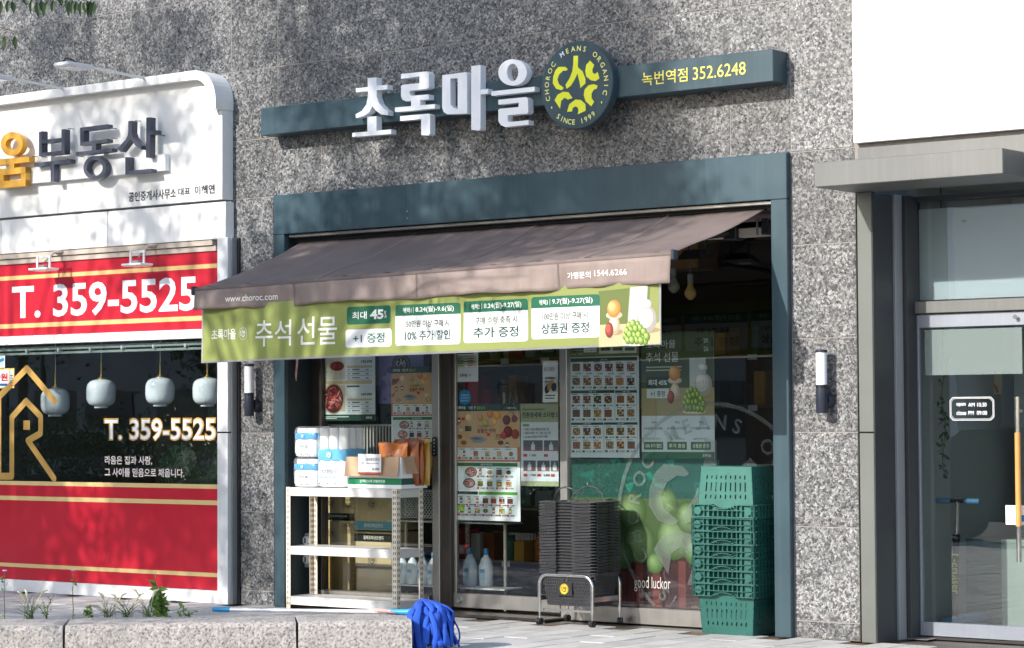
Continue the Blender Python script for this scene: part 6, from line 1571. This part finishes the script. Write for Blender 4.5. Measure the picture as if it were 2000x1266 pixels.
for k in range(NB):
    lab = 'black plastic shopping basket with perforated sides hanging lowest in the trolley' if k == 0 else ('topmost black shopping basket with its wire handles raised' if k == NB-1 else 'black shopping basket nested in the trolley stack, only its rim showing')
    t = thing('shopping_basket', lab, 'basket', (BX+random.uniform(-.003, .003), BYc+random.uniform(-.002, .002), zb0+k*pitch), 'black shopping baskets in the trolley', True, random.uniform(-.004, .004))
    if k == 0:
        b_ = obj('basket_body', full, 'basket_plastic', t); pl = Print(-BD/2*tp(.13)-.001, step=.0012); pl.rect(-.085, .045, .075, .165, '#1b1c1e', 1); pl.ell(-.02, .12, .036, .036, '#d9b92e', 2, 28); emblem(pl, -.02, .12, .034, '#26231a', '#26231a', 3); pl.obj('basket_badge', t)
    else: share('basket_body', bskirt, t, (0, 0, 0))
    share('basket_rim', brim, t, (0, 0, 0), (random.uniform(-.004, .004), random.uniform(-.004, .004), 0))
    if k == NB-1:
        for (y, s_, lean) in ((-.10, 1, -.06), (.08, 1, .03)):
            P = [(-BW*.30, y, BH-.01), (-BW*.22, y+lean*.5, BH+.05), (-BW*.10, y+lean, BH+.088), (0, y+lean*1.1, BH+.10), (BW*.12, y+lean, BH+.088), (BW*.24, y+lean*.5, BH+.05), (BW*.32, y, BH-.01)]
            obj('handle', Geo().tube(P, [.004, .004, .006, .0065, .006, .004, .004], 8), 'basket_plastic', t, 50)
# ================================================================== shop on the right
rs = thing('glass_door_shopfront', 'grey metal shopfront with glass door, transom window and flat canopy', 'shopfront', (6.3, .2, 0))
YA = -.06
xp0, xp1 = W(1678, 800, YA)[0], W(1706, 800, YA)[0]
zc0 = W(1590, 366, -.52)[2]; zc1 = W(1590, 318, -.52)[2]
XR = 8.6
zjn = W(1690, 845, YA)[2]
obj('pilaster', B(xp0, xp1, YA, .20, 0, zjn-.004, .003), 'grey_paint', rs); obj('pilaster', B(xp0, xp1, YA, .20, zjn+.004, zc0-.002, .003), 'grey_paint', rs)
# dark lining of the recess
obj('recess_lining', B(xp1+.0005, xp1+.006, YA+.006, .20, 0, zc0-.002, .001), 'charcoal_paint', rs)
obj('frame_strip', B(xp1-.02, xp1+.022, .203, .30, 0, zc0-.002, .002), 'aluminium_side', rs)
obj('frame_post', B(xp1-.02, xp1+.05, .303, .46, 0, zc0-.002, .003), 'charcoal_paint', rs)
cx0_ = W(1590, 340, -.52)[0]; cx1_ = W(1958, 286, -.52)[0]
obj('canopy', B(cx0_, cx1_, -.52, -.002, zc0, zc1, .004), 'grey_panel', rs)
obj('canopy_wing', B(cx1_+.001, XR, -.16, -.002, zc0+.02, zc1-.01, .004), 'charcoal_paint', rs)
zw = W(1667, 283, -.02)[2]
obj('fascia', B(xp0-.01, XR, -.025, -.004, zc1+.001, zw-.022, .003), 'grey_panel', rs)
xpl = W(1665.5, 200, -.05)[0]
wp = one('white_wall_panel', B(xpl, XR, -.05, -.004, W(1666, 280, -.05)[2], 6.6, .004), 'white_plaster', 'large blank white panel above the grey canopy', 'wall panel')
# transom and door
YD = .44
tl = W(1760, 396, YD); tb = W(1757, 591, YD); xt0 = tl[0]; ztt, ztb = tl[2], tb[2]
obj('transom_frame', B(xp1+.05, XR, YD-.02, YD+.05, ztt, zc0-.002, .003), 'charcoal_paint', rs)
obj('transom_frame', B(xp1+.052, xt0, YD-.018, YD+.048, ztb, ztt-.001, .003), 'charcoal_paint', rs)
zm1 = W(1757, 614, YD-.03)[2]
obj('transom_rail', B(xp1+.05, XR, YD-.04, YD+.05, zm1, ztb-.001, .003), 'grey_panel', rs)
obj('transom_pane', Geo().box(xt0+.001, XR, YD+.01, YD+.018, ztb, ztt), 'door_glass', rs)
q = W(1770, 900, YD); qx1 = W(1799, 900, YD)[0]
dr_ = obj('glass_door', B(q[0], qx1, YD-.012, YD+.035, .015, zm1-.006, .003), 'door_aluminium', rs)
zr = W(1799, 1214, YD)[2]; zt3 = W(1799, 641, YD)[2]; XD = 6.78
obj('bottom_rail', B(qx1+.001, XD, YD-.011, YD+.034, .015, zr, .003), 'door_aluminium', dr_); obj('top_rail', B(qx1+.001, XD, YD-.011, YD+.034, zt3, zm1-.0065, .003), 'door_aluminium', dr_)
obj('stile', B(XD+.001, XD+.10, YD-.012, YD+.035, .015, zm1-.006, .003), 'door_aluminium', dr_)
obj('door_pane', Geo().box(qx1+.001, XD-.001, YD+.008, YD+.016, zr+.001, zt3-.001), 'door_glass', dr_)
f_ = Geo().box(xt0+.03, XR-.01, YD+.03, YD+.032, ztb+.01, ztt-.05); obj('transom_film_glare', f_, 'transom_film_glare', rs); x_f = W(1815, 560, YD+.03)[0]; obj('transom_film_glare', Geo().box(x_f, XR-.01, YD+.034, YD+.036, ztb+.01, W(1815, 546, YD)[2]), 'white_film', rs)  # pale sheet added over the whole transom for mirrored bright sky; white strip low down
obj('side_pane', Geo().box(XD+.12, XR, YD+.008, YD+.016, .02, zm1-.006), 'door_glass', rs)
p = W(1985, 616, YD-.02); obj('bolt_head', Geo().lathe([(.012, YD-.05), (.014, YD-.045), (.014, YD-.04)], (p[0], 0, p[2]-.01), 14, 'y'), 'chrome', dr_, 40)
hx = W(1988.5, 940, YD-.08)[0]; hz = [W(1988, y, YD-.08)[2] for y in (1098, 1028, 845, 775)]
for (a, b, m, r_) in ((hz[0], hz[1], 'chrome', .0155), (hz[2], hz[3], 'chrome', .0155), (hz[1], hz[2], 'wood', .0175)): obj('pull_handle', Geo().tube([(hx, YD-.08, a), (hx, YD-.08, b)], r_, 16), m, dr_, 40)
for z in (hz[0]+.09, hz[3]-.09): obj('handle_stay', Geo().tube([(hx, YD-.07, z), (hx, YD-.012, z)], .009, 10), 'chrome', dr_, 40)
obj('floor_spring_plate', B(q[0]-.05, q[0]+.22, YD-.16, YD+.0, .0005, .006, .002), 'steel', rs)
obj('door_sill', B(xp1+.05, XR, YD-.05, YD+.06, -.004, .011, .003), 'dark_steel', rs)
# prints on the door
pr = Print(YD+.008, step=.0008)
f = RC(1805, 645, 1996, 730, YD); pr.rect(f[0], min(f[1], XD-.004), f[2], f[3], '#ffffff', 1); pr.obj('frosted_band', dr_, 'frost_band')
pr = Print(YD+.008, step=.0008); a, b, z0, z1 = RC(1854, 776, 1941, 821, YD)
def octo(x0, x1, z0, z1, c): return [(x0+c, z0), (x1-c, z0), (x1, z0+c), (x1, z1-c), (x1-c, z1), (x0+c, z1), (x0, z1-c), (x0, z0+c)]
def frame8(i, w_): pr.poly(octo(a+i, b-i, z0+i, z1-i, .022), '#f1f3f4', 2, [octo(a+i+w_, b-i-w_, z0+i+w_, z1-i-w_, .021)[::-1]])
frame8(0, .003); frame8(.008, .002)
wd, hh = b-a, z1-z0
for (s_, u0, u1, v0, v1, bo) in (('open', .15, .36, .57, .75, .0), ('AM 10:30', .42, .83, .585, .755, 0), ('close', .15, .37, .23, .42, .0), ('PM  09:00', .42, .84, .235, .405, 0)): pr.text(s_, a+wd*u0, a+wd*u1, z0+hh*v0, z0+hh*v1, '#f1f3f4', bo, 2)
pr.obj('opening_hours', dr_)
a, b, z0, z1 = RC(1964, 987, 1986, 1025, YD-.05); tg = thing('hanging_card', 'white card with small dark writing hanging behind the wooden door handle', 'card', ((a+b)/2, YD-.05, z0))
obj('card', B(a, b+.08, YD-.05, YD-.048, z0, z1, 0), 'paper_white', tg); pr = Print(YD-.05, step=.0006); pr.text('마감', a+.02, a+.065, z0+.05, z0+.09, '#3a3d40', .01); pr.rect(b+.02, b+.06, z0+.02, z0+.06, '#2f86c0', 2); pr.obj('card_print', tg)

# inside: scooter, trailing plant, pictures, counter
p = W(1873, 1200, .75); scx, scy = p[0], .75
sct = thing('kick_scooter', 'kick scooter with blue grips and deck leaning behind the glass door', 'scooter', (scx, scy, 0))
zg = W(1880, 979, scy)[2]
obj('stem_tube', Geo().tube([(scx, scy, zg), (scx-.012, scy, .62)], .012, 12), 'chrome', sct, 40)
lo_ = obj('lower_stem', Geo().tube([(scx-.012, scy, .63), (scx-.03, scy, .10)], .021, 14), 'black_plastic', sct, 40)
obj('clamp', Geo().lathe([(.026, .60), (.026, .645)], (scx-.012, scy, 0), 14), 'dark_metal', sct, 40)
for s_ in (-1, 1): obj('grip', Geo().tube([(scx+s_*.05, scy, zg), (scx+s_*.06, scy, zg), (scx+s_*.155, scy, zg), (scx+s_*.16, scy, zg)], [.016, .019, .019, .012], 14), 'scooter_blue', sct, 40)
obj('handlebar', Geo().tube([(scx-.05, scy, zg), (scx+.05, scy, zg)], .012, 12), 'black_plastic', sct, 40)
obj('deck', Geo().tube([(scx-.03, scy+.02, .085), (scx-.02, scy+.25, .075), (scx-.02, scy+.55, .075)], [.05, .055, .04], 12), 'scooter_blue', sct, 40)
obj('mudguard', Geo().lathe([(.012, .055), (.06, .06), (.075, .085), (.06, .105), (.02, .12)], (scx-.04, scy-.02, 0), 18), 'scooter_blue', sct, 40)
for (dx, dy) in ((-.075, -.03), (.005, -.03), (-.02, .58)): obj('wheel', Geo().tube([(scx+dx-.014, scy+dy, .05), (scx+dx+.014, scy+dy, .05)], .05, 20), 'black_plastic', sct, 40)
V, F = tgeo('L-cruiser', .01); lo, hi = V.min(0), V.max(0); g = Geo(); k = .26/(hi[0]-lo[0])
g.add([(scx-.018-(lo[1]-v[1])*k*1.1-.018-.006*0, scy-.0225, .52-(v[0]-lo[0])*k) for v in V], [f for f in F], lin('#b7c23a')); obj('stem_lettering', g, 'print', lo_)
pl = W(1842, 735, .62); vine = thing('trailing_plant', 'green trailing vine hanging down behind the glass door', 'plant', (pl[0], .62, 1.0))
zb_v = W(1842, 928, .62)[2]; zt_v = W(1842, 728, .62)[2]+.15; pts = []
obj('stem', Geo().tube([(pl[0]+.012*math.sin(i*.9), .62, zt_v+(zb_v-zt_v)*i/14) for i in range(15)], .003, 6), 'weed', vine)
for i in range(60): f_ = random.random()**.8; pts.append((pl[0]+.012*math.sin(f_*13)+random.uniform(-.02, .02), .62+random.uniform(-.02, .02), zt_v+(zb_v-zt_v)*f_))
leaf_obj('leaves', np.array(pts), .045, .024, 'monstera_leaf', vine, .8)
obj('hook', Geo().tube([(pl[0], .62, zt_v), (pl[0], .62, 2.9)], .003, 6), 'dark_metal', vine)
for (xa, xb, lab, cols) in ((1853, 1893, 'framed abstract picture with round orange and yellow shapes on the inner wall', ('#c88a3a', '#a8452c', '#3c7a86')), (1910, 1955, 'framed abstract picture with curved red stripes on the inner wall', ('#a63b2c', '#d2a05a', '#c7b9a0'))):
    YI = 1.6; q = RC(xa, 722, xb, 770, YI); t = thing('wall_picture', lab, 'picture', ((q[0]+q[1])/2, YI, q[2])); obj('board', B(q[0], q[1], YI, YI+.02, q[2], q[3], .002), 'art_paper', t); pr = Print(YI, step=.001)
    for i in range(5):
        r_ = (q[1]-q[0])*(.5-.09*i); pr.poly([(q[0]+(q[1]-q[0])*.45+r_*.9*math.cos(rad(a_)), q[2]+.01+r_*.9*math.sin(rad(a_))) for a_ in range(0, 181, 12)], cols[i % 3], 1+.3*i)
    pr.obj('picture_print', t)
YI = 1.6
one('partition_wall', B(5.75, 6.34, 1.622, 1.70, 0, 2.88, .003), 'inner_pale', 'pale inner partition wall behind the scooter', 'partition')
q = RC(1800, 1062, 1960, 1190, 1.15); ct_ = thing('service_counter', 'sage green counter with pale mint side behind the glass door', 'counter', (q[0], 1.3, 0))
obj('front_panel', B(W(1868, 1100, 1.15)[0]-.3, W(1962, 1100, 1.15)[0], 1.15, 1.6, .03, W(1900, 1052, 1.15)[2], .004), 'sage_panel', ct_); obj('side_panel', B(W(1962, 1100, 1.15)[0]+.001, 7.6, 1.10, 1.6, .03, W(1900, 1052, 1.15)[2]+.004, .004), 'mint_panel', ct_)

# ================================================================== kerb blocks in front
KZ = .20; A = G(0, 1223, KZ); Bk = G(789, 1211, KZ); kd = (Bk-A)/np.linalg.norm(Bk-A); kn = np.array([-kd[1], kd[0], 0]); KW = .52
kang = math.atan2(kd[1], kd[0]); Lp = lambda px: float((G(px, 1221-px*.0137, KZ)-A)@kd)
cuts = [Lp(126)-1.43, Lp(126), Lp(580), Lp(806)]
def block(L_, i):
    g = Geo(); r = .03; prof = [(0, -.2), (0, KZ-r), (r*.3, KZ-r*.3), (r, KZ), (KW-.02, KZ), (KW, KZ-.02), (KW, -.2)]
    n = max(4, int(L_/.06)); V = []
    for k in range(n+1):
        x = .002+(L_-.004)*k/n
        for j, (y, z) in enumerate(prof): 
            jt = random.uniform(-.003, .003) if 0 < j < 6 else 0; e = .012 if (k in (0, n) and 1 <= j <= 4) else 0
            V.append((x+(e if k == 0 else -e if k == n else 0)*.5, y+jt+(e*.4 if j < 3 else 0), z+jt*.6-e*.5))
    m = len(prof); F = [(k*m+j, k*m+j+1, (k+1)*m+j+1, (k+1)*m+j) for k in range(n) for j in range(m-1)]+[tuple(range(m)), tuple(range(n*m, n*m+m))[::-1]]
    return g.add(V, F)
for i, (a, b) in enumerate(zip(cuts[:-1], cuts[1:])):
    last = i == len(cuts)-2
    base = A+kd*a
    labs = ['rough stone kerb block running on past the purple flowers'] + ['rough stone kerb block under the weeds and the blue mop grip', 'rough stone kerb end block below the mop strands']
    t = thing('kerb_block', labs[i], 'kerb stone', (base[0], base[1], 0), 'rough stone kerb blocks', True, kang); obj('block', block(b-a, i), 'kerb_stone', t)

# ================================================================== mop lying on the kerb
mh = KZ+.016
m0, m1, m2 = G(415, 1190.5, mh), G(449, 1191, mh), G(800, 1195.5, mh)
mp_ = thing('floor_mop', 'blue strand floor mop with white handle lying on the stone kerb', 'mop', tuple(m2))
dm = (m2-m0)/np.linalg.norm(m2-m0)
obj('grip', Geo().tube([tuple(m0), tuple(m0+dm*.012), tuple(m1-dm*.01), tuple(m1)], [.008, .016, .0165, .0145], 14), 'grip_blue', mp_, 40)
obj('handle', Geo().tube([tuple(m1), tuple(m2)], .0125, 14), 'tube_white', mp_, 40)
obj('socket', Geo().tube([tuple(m2-dm*.12), tuple(m2-dm*.02), tuple(m2+dm*.05)], [.016, .018, .03], 12), 'grip_blue', mp_, 40)
g = Geo()
for k in range(7): g.tube([tuple(m2-dm*(.30-.02*k)+np.array([0, 0, .006])), tuple(m2-dm*.2+kn*random.uniform(-.04, .04)+np.array([0, 0, random.uniform(.004, .014)])), tuple(m2-dm*random.uniform(.06, .12)+kn*random.uniform(-.05, .05)+np.array([0, 0, -.006]))], [.004, .009, .005], 6)
obj('rag', g, 'rag_pink', mp_, True)
hd = m2+dm*.09+np.array([0, 0, .01]); endp = A+kd*cuts[-1]
tuft = obj('mop_head', Geo().lathe([(.02, -.045), (.055, -.03), (.07, .0), (.05, .03), (.015, .04)], tuple(hd+dm*.03), 16), 'mop_blue', mp_, True)
def ribbon(P, wdir, wd, th):
    g = Geo(); n = len(P); V = []
    for i, p in enumerate(P):
        t_ = P[min(n-1, i+1)]-P[max(0, i-1)]; t_ = t_/(np.linalg.norm(t_)+1e-9); u = wdir-t_*np.dot(wdir, t_); u /= np.linalg.norm(u)+1e-9; v = np.cross(t_, u)
        w2 = wd*(.55+.45*min(1, i/3))*(1+.12*math.sin(i*1.7+wd*900)); cu_ = .35*math.sin(i*.9+wd*500)
        for a_ in range(8): an = 2*math.pi*a_/8; V.append(p+u*w2/2*math.cos(an)+v*(th*math.sin(an)+cu_*th*math.cos(2*an)))
    F = [(i*8+k, i*8+(k+1) % 8, (i+1)*8+(k+1) % 8, (i+1)*8+k) for i in range(n-1) for k in range(8)]+[tuple(range(8))[::-1], tuple(range((n-1)*8, n*8))]
    return g.add(V, F)
side = -kn
for k in range(44):
    f_ = k/43; ang = rad(-35+150*f_+random.uniform(-9, 9)); rdir = dm*math.cos(ang)+side*math.sin(ang); tdir = -dm*math.sin(ang)+side*math.cos(ang)
    Rr = (.10, .135, .17, .20)[k % 4]+random.uniform(-.012, .012); top = random.uniform(.0, .035); zend = random.uniform(.008, .05); start = hd-dm*.02+side*.05
    P = []
    for q_ in np.linspace(0, 1, 13):
        if q_ < .5: a2 = q_/.5*math.pi/2; p = start+rdir*Rr*math.sin(a2)+np.array([0, 0, top+.035*math.cos(a2)-.02*(1-math.cos(a2))])
        else: f2 = (q_-.5)/.5; zs0 = start[2]+top-.02; p = start+rdir*(Rr+.03*f2+.012*math.sin(f2*5+k))+tdir*.012*math.sin(f2*4+k*2.1); p[2] = zs0+(zend-zs0)*f2
        P.append(p+np.array([random.gauss(0, .0015), random.gauss(0, .0015), 0]))
    obj('strand', ribbon(P, tdir, random.uniform(.028, .050), random.uniform(.005, .009)), 'mop_blue', mp_, True)

# ================================================================== weeds along the kerb
def weed(px, pytop, kind, label):
    b = G(px, 1207, KZ-.01)+kn*.02; b[2] = .0; zt_ = None
    dist = np.dot(b-CAM, _F); H = (1209-pytop)*dist/FPX
    t = thing('weed', label, 'weed', (b[0], b[1], 0), 'weeds along the kerb'); base = np.array([b[0], b[1], KZ-.03]); H += .03
    pts = []; g = Geo(); ld = lambda s: np.array([math.cos(s), math.sin(s), 0])
    if kind == 'grass':
        gg = Geo(); 
        for k in range(26):
            a = random.uniform(0, 6.28); h = H*random.uniform(.35, 1); lean = random.uniform(.02, .10); o_ = base+ld(a+2)*random.uniform(0, .04); d_ = ld(a)
            P = [o_, o_+d_*lean*.3+np.array([0, 0, h*.5]), o_+d_*lean+np.array([0, 0, h*.9]), o_+d_*lean*1.6+np.array([0, 0, h])]; gg.tube([tuple(v) for v in P], [.0022, .002, .0014, .0004], 4)
        obj('blades', gg, 'weed', t)
        for k in range(3):
            a = random.uniform(0, 6.28); o_ = base+ld(a)*.05+np.array([0, 0, H*.75]); obj('seed_head', Geo().tube([tuple(base), tuple(o_), tuple(o_+ld(a)*.03+np.array([0, 0, .05])), tuple(o_+ld(a)*.06+np.array([0, 0, .06]))], [.001, .002, .008, .003], 7), 'seed', t, True)
    else:
        ns = 1 if kind in ('flower', 'aster') else 4 if kind == 'nettle' else 3
        for k in range(ns):
            a = random.uniform(0, 6.28); lean = random.uniform(.0, .10)*(ns > 1); hh = H*(1 if k == 0 else random.uniform(.55, .9)); P = [base+ld(a)*lean*q_*q_+np.array([.004*math.sin(q_*9), 0, hh*q_]) for q_ in (0, .25, .5, .75, 1)]
            g.tube([tuple(v) for v in P], [.003, .0028, .0024, .002, .0012], 5)
            nl = {'nettle': 34, 'flower': 9, 'aster': 10, 'fine': 24, 'low': 9}[kind]
            for j in range(nl):
                q_ = random.uniform(.08, .92) if kind != 'low' else random.uniform(.3, 1); p_ = base+ld(a)*lean*q_*q_+np.array([0, 0, hh*q_]); pts.append(p_+ld(random.uniform(0, 6.28))*random.uniform(0, .012))
            if kind in ('flower', 'aster'):
                tp_ = P[-1]; fl3 = Geo()
                for j in range(10): a_ = 6.28*j/10; fl3.tube([tuple(tp_), tuple(tp_+np.array([.014*math.cos(a_), .014*math.sin(a_), .006]))], [.002, .004], 5)
                obj('flower_head', fl3, 'flower', t)
            if kind == 'fine':
                for j in range(40): p_ = P[-1]+np.array([random.gauss(0, .028), random.gauss(0, .028), random.uniform(-.07, .0)]); fl3 = Geo()
        obj('stem', g, 'weed', t); sz = {'nettle': (.060, .032), 'flower': (.035, .014), 'aster': (.03, .012), 'fine': (.022, .006), 'low': (.035, .022)}[kind]
        leaf_obj('leaves', np.array(pts), *sz, 'weed', t, -.2)
weed(8, 1122, 'aster', 'thin weed with a purple flower leaning at the kerb'); weed(58, 1165, 'grass', 'thin grass tuft with dark upright blades at the kerb'); weed(90, 1166, 'fine', 'fine feathery weed beside the grass tuft')
weed(142, 1122, 'flower', 'tall single-stemmed weed with a small purple flower'); weed(176, 1190, 'low', 'low yellow-green seedling at the kerb'); weed(213, 1172, 'grass', 'grass tuft with pale seed heads beside the low seedling'); weed(248, 1172, 'grass', 'grass tuft with pale seed heads next to the broad-leaved weed')
weed(316, 1133, 'nettle', 'bushy broad-leaved green weed, the largest one at the kerb'); weed(362, 1184, 'low', 'small leafy seedling beside the bushy broad-leaved weed'); weed(290, 1160, 'grass', 'pale grass leaning against the bushy broad-leaved weed')

# ================================================================== street trees (they shade the front) and what the glass mirrors
def tree(x, y, trunk_h, clumps, label, lean=(0, 0), seed=1):
    """trunk, limbs and leaf clumps; every clump is (x, y, z, spread, leaves)"""
    rl = np.random.default_rng(seed); t = thing('street_tree', label, 'tree', (x, y, -.02), 'street trees')
    tp_ = np.array([x+lean[0], y+lean[1], trunk_h])
    obj('trunk', Geo().tube([(x, y, -.1), (x, y, .3), (x+lean[0]*.3, y+lean[1]*.3, trunk_h*.5), tuple(tp_)], [.20, .16, .14, .11], 14), 'bark', t, 50)
    pts = []
    for k, (cx, cy, cz, sp, n) in enumerate(clumps):
        e = np.array([cx, cy, cz])
        if k % 2 == 0:
            mid = (tp_+e)/2+rl.normal(size=3)*.15+np.array([0, 0, .2]); obj('limb', Geo().tube([tuple(tp_-np.array([0, 0, rl.uniform(0, .8)])), tuple(mid), tuple(e)], [.030, .016, .004], 6), 'bark', t)
        pts.append(rl.normal(size=(n, 3))*np.array([sp, sp*1.2, sp*.8])+e)
    leaf_obj('crown', np.concatenate(pts), .10, .05, 'leaf', t, .6); return t
def crown(n, fx, fz, rx, rz, y0, y1, sp, leaves_, seed, bias=None):
    """clumps whose shade falls round the spot (fx, fz) of the front when the sun stands as in the photograph"""
    rl = np.random.default_rng(seed); out = []
    while len(out) < n:
        a, b = rl.uniform(-1, 1), rl.uniform(-1, 1)
        if a*a+b*b > 1: continue
        y = rl.uniform(y0, y1); x = fx+rx*a-.28*abs(y); z = fz+rz*b+.56*abs(y)
        s_ = sp*rl.uniform(.7, 1.3); out.append((x, y, z, s_, int(leaves_*(s_/sp)**2)))
    return out
t1 = tree(-.55, -8.0, 4.6, crown(40, 2.6, 4.05, 1.75, 1.5, -9.3, -6.8, .27, 430, 5)+crown(20, 1.3, -.85, 1.9, .6, -9.2, -7.2, .24, 340, 9)+crown(26, 2.0, 2.35, 1.75, .55, -9.2, -7, .24, 380, 8), 'broad street tree standing opposite the grocery shopfront', (.2, .3), 5)
t2 = tree(-5.2, -8.2, 4.0, crown(19, -1.6, .6, 1.6, .6, -9.2, -7.2, .25, 400, 21)+crown(10, -1.6, -.9, 1.6, .5, -9.2, -7.2, .25, 340, 22)+crown(22, -1.7, 3.3, 1.6, .9, -9, -7.4, .19, 150, 23)+crown(9, -1.5, 4.6, 1.6, .5, -9, -7, .16, 120, 27), 'thinner street tree standing opposite the red office', (.4, .1), 11)
# the twig that hangs into the top left of the picture
tw = obj('hanging_branch', Geo().tube([(-.5, -8, 5.0), (.6, -6.4, 4.9), (1.5, -4.9, 4.35), (2.05, -4.1, 4.02), (2.9, -3.9, 3.90)], [.05, .035, .018, .008, .003], 8), 'bark', t1, 50)
lf = []
for (px, py) in [(2, 2), (16, 0), (24, 2), (62, 0), (72, 3), (80, 0), (92, 2), (104, 0), (128, 0), (136, 2), (142, 1), (150, 3), (158, 2), (164, 4), (171, 1), (178, 2), (184, 3), (8, 72), (28, 71), (-6, 60), (-20, 50), (45, -12), (115, -10)]:
    p = W(px, py, -4.0); lf.append(p)
V, F = [], []
lmat = MATS['leaf']
for i, p in enumerate(lf):
    d = np.array([random.uniform(-.25, .45), random.uniform(-.2, .2), -1]); d /= np.linalg.norm(d); s_ = np.cross(d, _F+np.array([random.uniform(-.5, .5), random.uniform(-.5, .5), random.uniform(-.3, .3)])); s_ /= np.linalg.norm(s_); L_ = random.uniform(.07, .10); w_ = L_*.40
    g = Geo(); prof = [(0, .05), (.12, .55), (.32, 1), (.55, .92), (.78, .55), (1, .02)]; nn = np.cross(s_, d)
    Vv = [tuple(p+d*L_*a-s_*w_*.5*b) for a, b in prof]+[tuple(p+d*L_*a+nn*.004) for a, b in prof]+[tuple(p+d*L_*a+s_*w_*.5*b) for a, b in prof]
    g.add(Vv, [(k, k+1, 6+k+1, 6+k) for k in range(5)]+[(6+k, 6+k+1, 12+k+1, 12+k) for k in range(5)]); o = obj('leaf', g, 'leaf', tw)
    q_ = np.array([p[0]+.02, p[1], p[2]+random.uniform(.03, .06)]); 
g = Geo()
for p in lf: g.tube([tuple(p), (p[0]+.03, p[1], p[2]+.05)], .0012, 4)
for (a, b) in (((2.05, -4.1, 4.02), W(-40, 40, -4.0)), (tuple(W(-40, 40, -4.0)), W(40, 66, -4.0)), ((2.05, -4.1, 4.02), W(195, -12, -4.0)), ): g.tube([tuple(a), tuple(b)], .003, 5)
obj('twig', g, 'twig', tw)
# hedge, parked cars and a house across the road: seen in the panes
for k, (x0, x1, y, h) in enumerate(((-12, -3.6, -5.4, 1.30), (-3.5, .1, -5.1, .85))):
    t = thing('hedge', ('tall bushy hedge in the bed opposite the office' if k == 0 else 'low bushy hedge in the bed opposite the grocery shop'), 'hedge', ((x0+x1)/2, y, 0)); n = int((x1-x0)*1900*h)
    leaf_obj('foliage', np.stack([rng.uniform(x0, x1, n), y+rng.normal(0, .22, n), h*rng.random(n)**.7+rng.normal(0, .10, n)*h+.03], 1), .06, .035, 'leaf', t, .0)
    obj('stems', Geo().box(x0+.1, x1-.1, y-.15, y+.15, -.02, h*.6), 'soil', t)
def car(x, y, mat, lab):
    t = thing('parked_car', lab, 'car', (x, y, -.13), 'cars on the road', True)
    prof = [(-2.15, .30), (-2.2, .62), (-2.05, .82), (-1.15, .95), (-.55, 1.38), (.75, 1.42), (1.45, 1.05), (2.1, .92), (2.2, .6), (2.15, .30)]
    b_ = obj('body', Geo().ext([[(p[0], p[1]) for p in prof]], -.85, .85), mat, t)
    for s_ in (-1, 1):
        obj('side_window', Geo().ext([[(-.95, .96), (-.5, 1.32), (.7, 1.36), (1.25, 1.02)]], s_*.851, s_*.858), 'window_far', b_)
        for xx in (-1.35, 1.35): w_ = obj('wheel', Geo().tube([(xx, s_*.70, .32), (xx, s_*.87, .32)], .32, 22), 'black_plastic', t, 40); obj('rim', Geo().tube([(xx, s_*.865, .32), (xx, s_*.878, .32)], .19, 16), 'aluminium', w_, 40)
    obj('windscreen', Geo().add([(-1.12, -.7, .975), (-1.12, .7, .975), (-.58, .66, 1.365), (-.58, -.66, 1.365)], [(0, 1, 2, 3)]), 'window_far', b_)
    obj('rear_window', Geo().add([(.78, -.72, 1.412), (.78, .72, 1.412), (1.42, .74, 1.075), (1.42, -.74, 1.075)], [(0, 1, 2, 3)]), 'window_far', b_)
    for s_ in (-1, 1): obj('headlight', B(-2.2, -2.02, s_*.55-.15, s_*.55+.15, .62, .76, .02), 'lamp_glass', t)
car(-14.5, -12.2, 'car_silver', 'silver car standing on the road opposite the office'); car(.4, -12.4, 'dark_metal', 'dark car standing on the road opposite the grocery shop'); car(-20, -12.0, 'white_enamel', 'white car standing farther down the road')
def house(x0, x1, y, h, mat, lab, nx, nz):
    t = thing('apartment_house', lab, 'building', ((x0+x1)/2, y-5, 0)); obj('wall', Geo().box(x0, x1, y-10, y, 0, h), mat, t); obj('parapet', Geo().box(x0-.3, x1+.3, y-10.3, y+.3, h, h+.6), mat, t)
    wd, hh = (x1-x0)/nx, h/nz; me = mesh('window', Geo().box(-wd*.32, wd*.32, -.06, .05, -hh*.25, hh*.25), 'window_far')
    for i in range(nx):
        for j in range(nz): share('window', me, t, (x0+wd*(i+.5)-(x0+x1)/2, y-(y-5)+.02, hh*(j+.55)))
house(-130, -46, -44, 22, 'facade_far', 'long grey apartment house far down the road', 22, 7); house(-44, -18.5, -38, 24, 'facade_far', 'grey apartment house across the road', 8, 8); house(-17.5, -13.2, -37, 8.2, 'white_enamel', 'low pale office house across the road', 3, 3); house(-12.5, 2, -38, 3.4, 'facade_far', 'single storey shop building across the road', 4, 1); house(7, 24, -40, 19, 'facade_far', 'grey corner house across the road', 6, 6)
for k, (x, y, h, r_) in enumerate(((-9.5, -9.6, 2.4, .75), (-13.5, -9.6, 2.9, .85), (-17.5, -9.8, 2.6, .8), (-23, -26, 6, 2.2), (-33, -27, 6.5, 2.4), (-15, -26, 5.5, 1.8))):
    t = thing('round_tree', ('young round tree beside the road kerb' if k < 3 else 'round tree on the far pavement'), 'tree', (x, y, 0), 'round trees by the road'); obj('trunk', Geo().tube([(x, y, -.1), (x, y, h-r_*.3)], [.09, .05], 8), 'bark', t)
    leaf_obj('crown', rng.normal(size=(int(1500*r_), 3))*np.array([r_, r_, r_*.8])*.5+np.array([x, y, h]), .10*max(1, r_), .05*max(1, r_), 'leaf', t, .4)
bpy.data.objects.remove(_to); bpy.data.curves.remove(_cu)
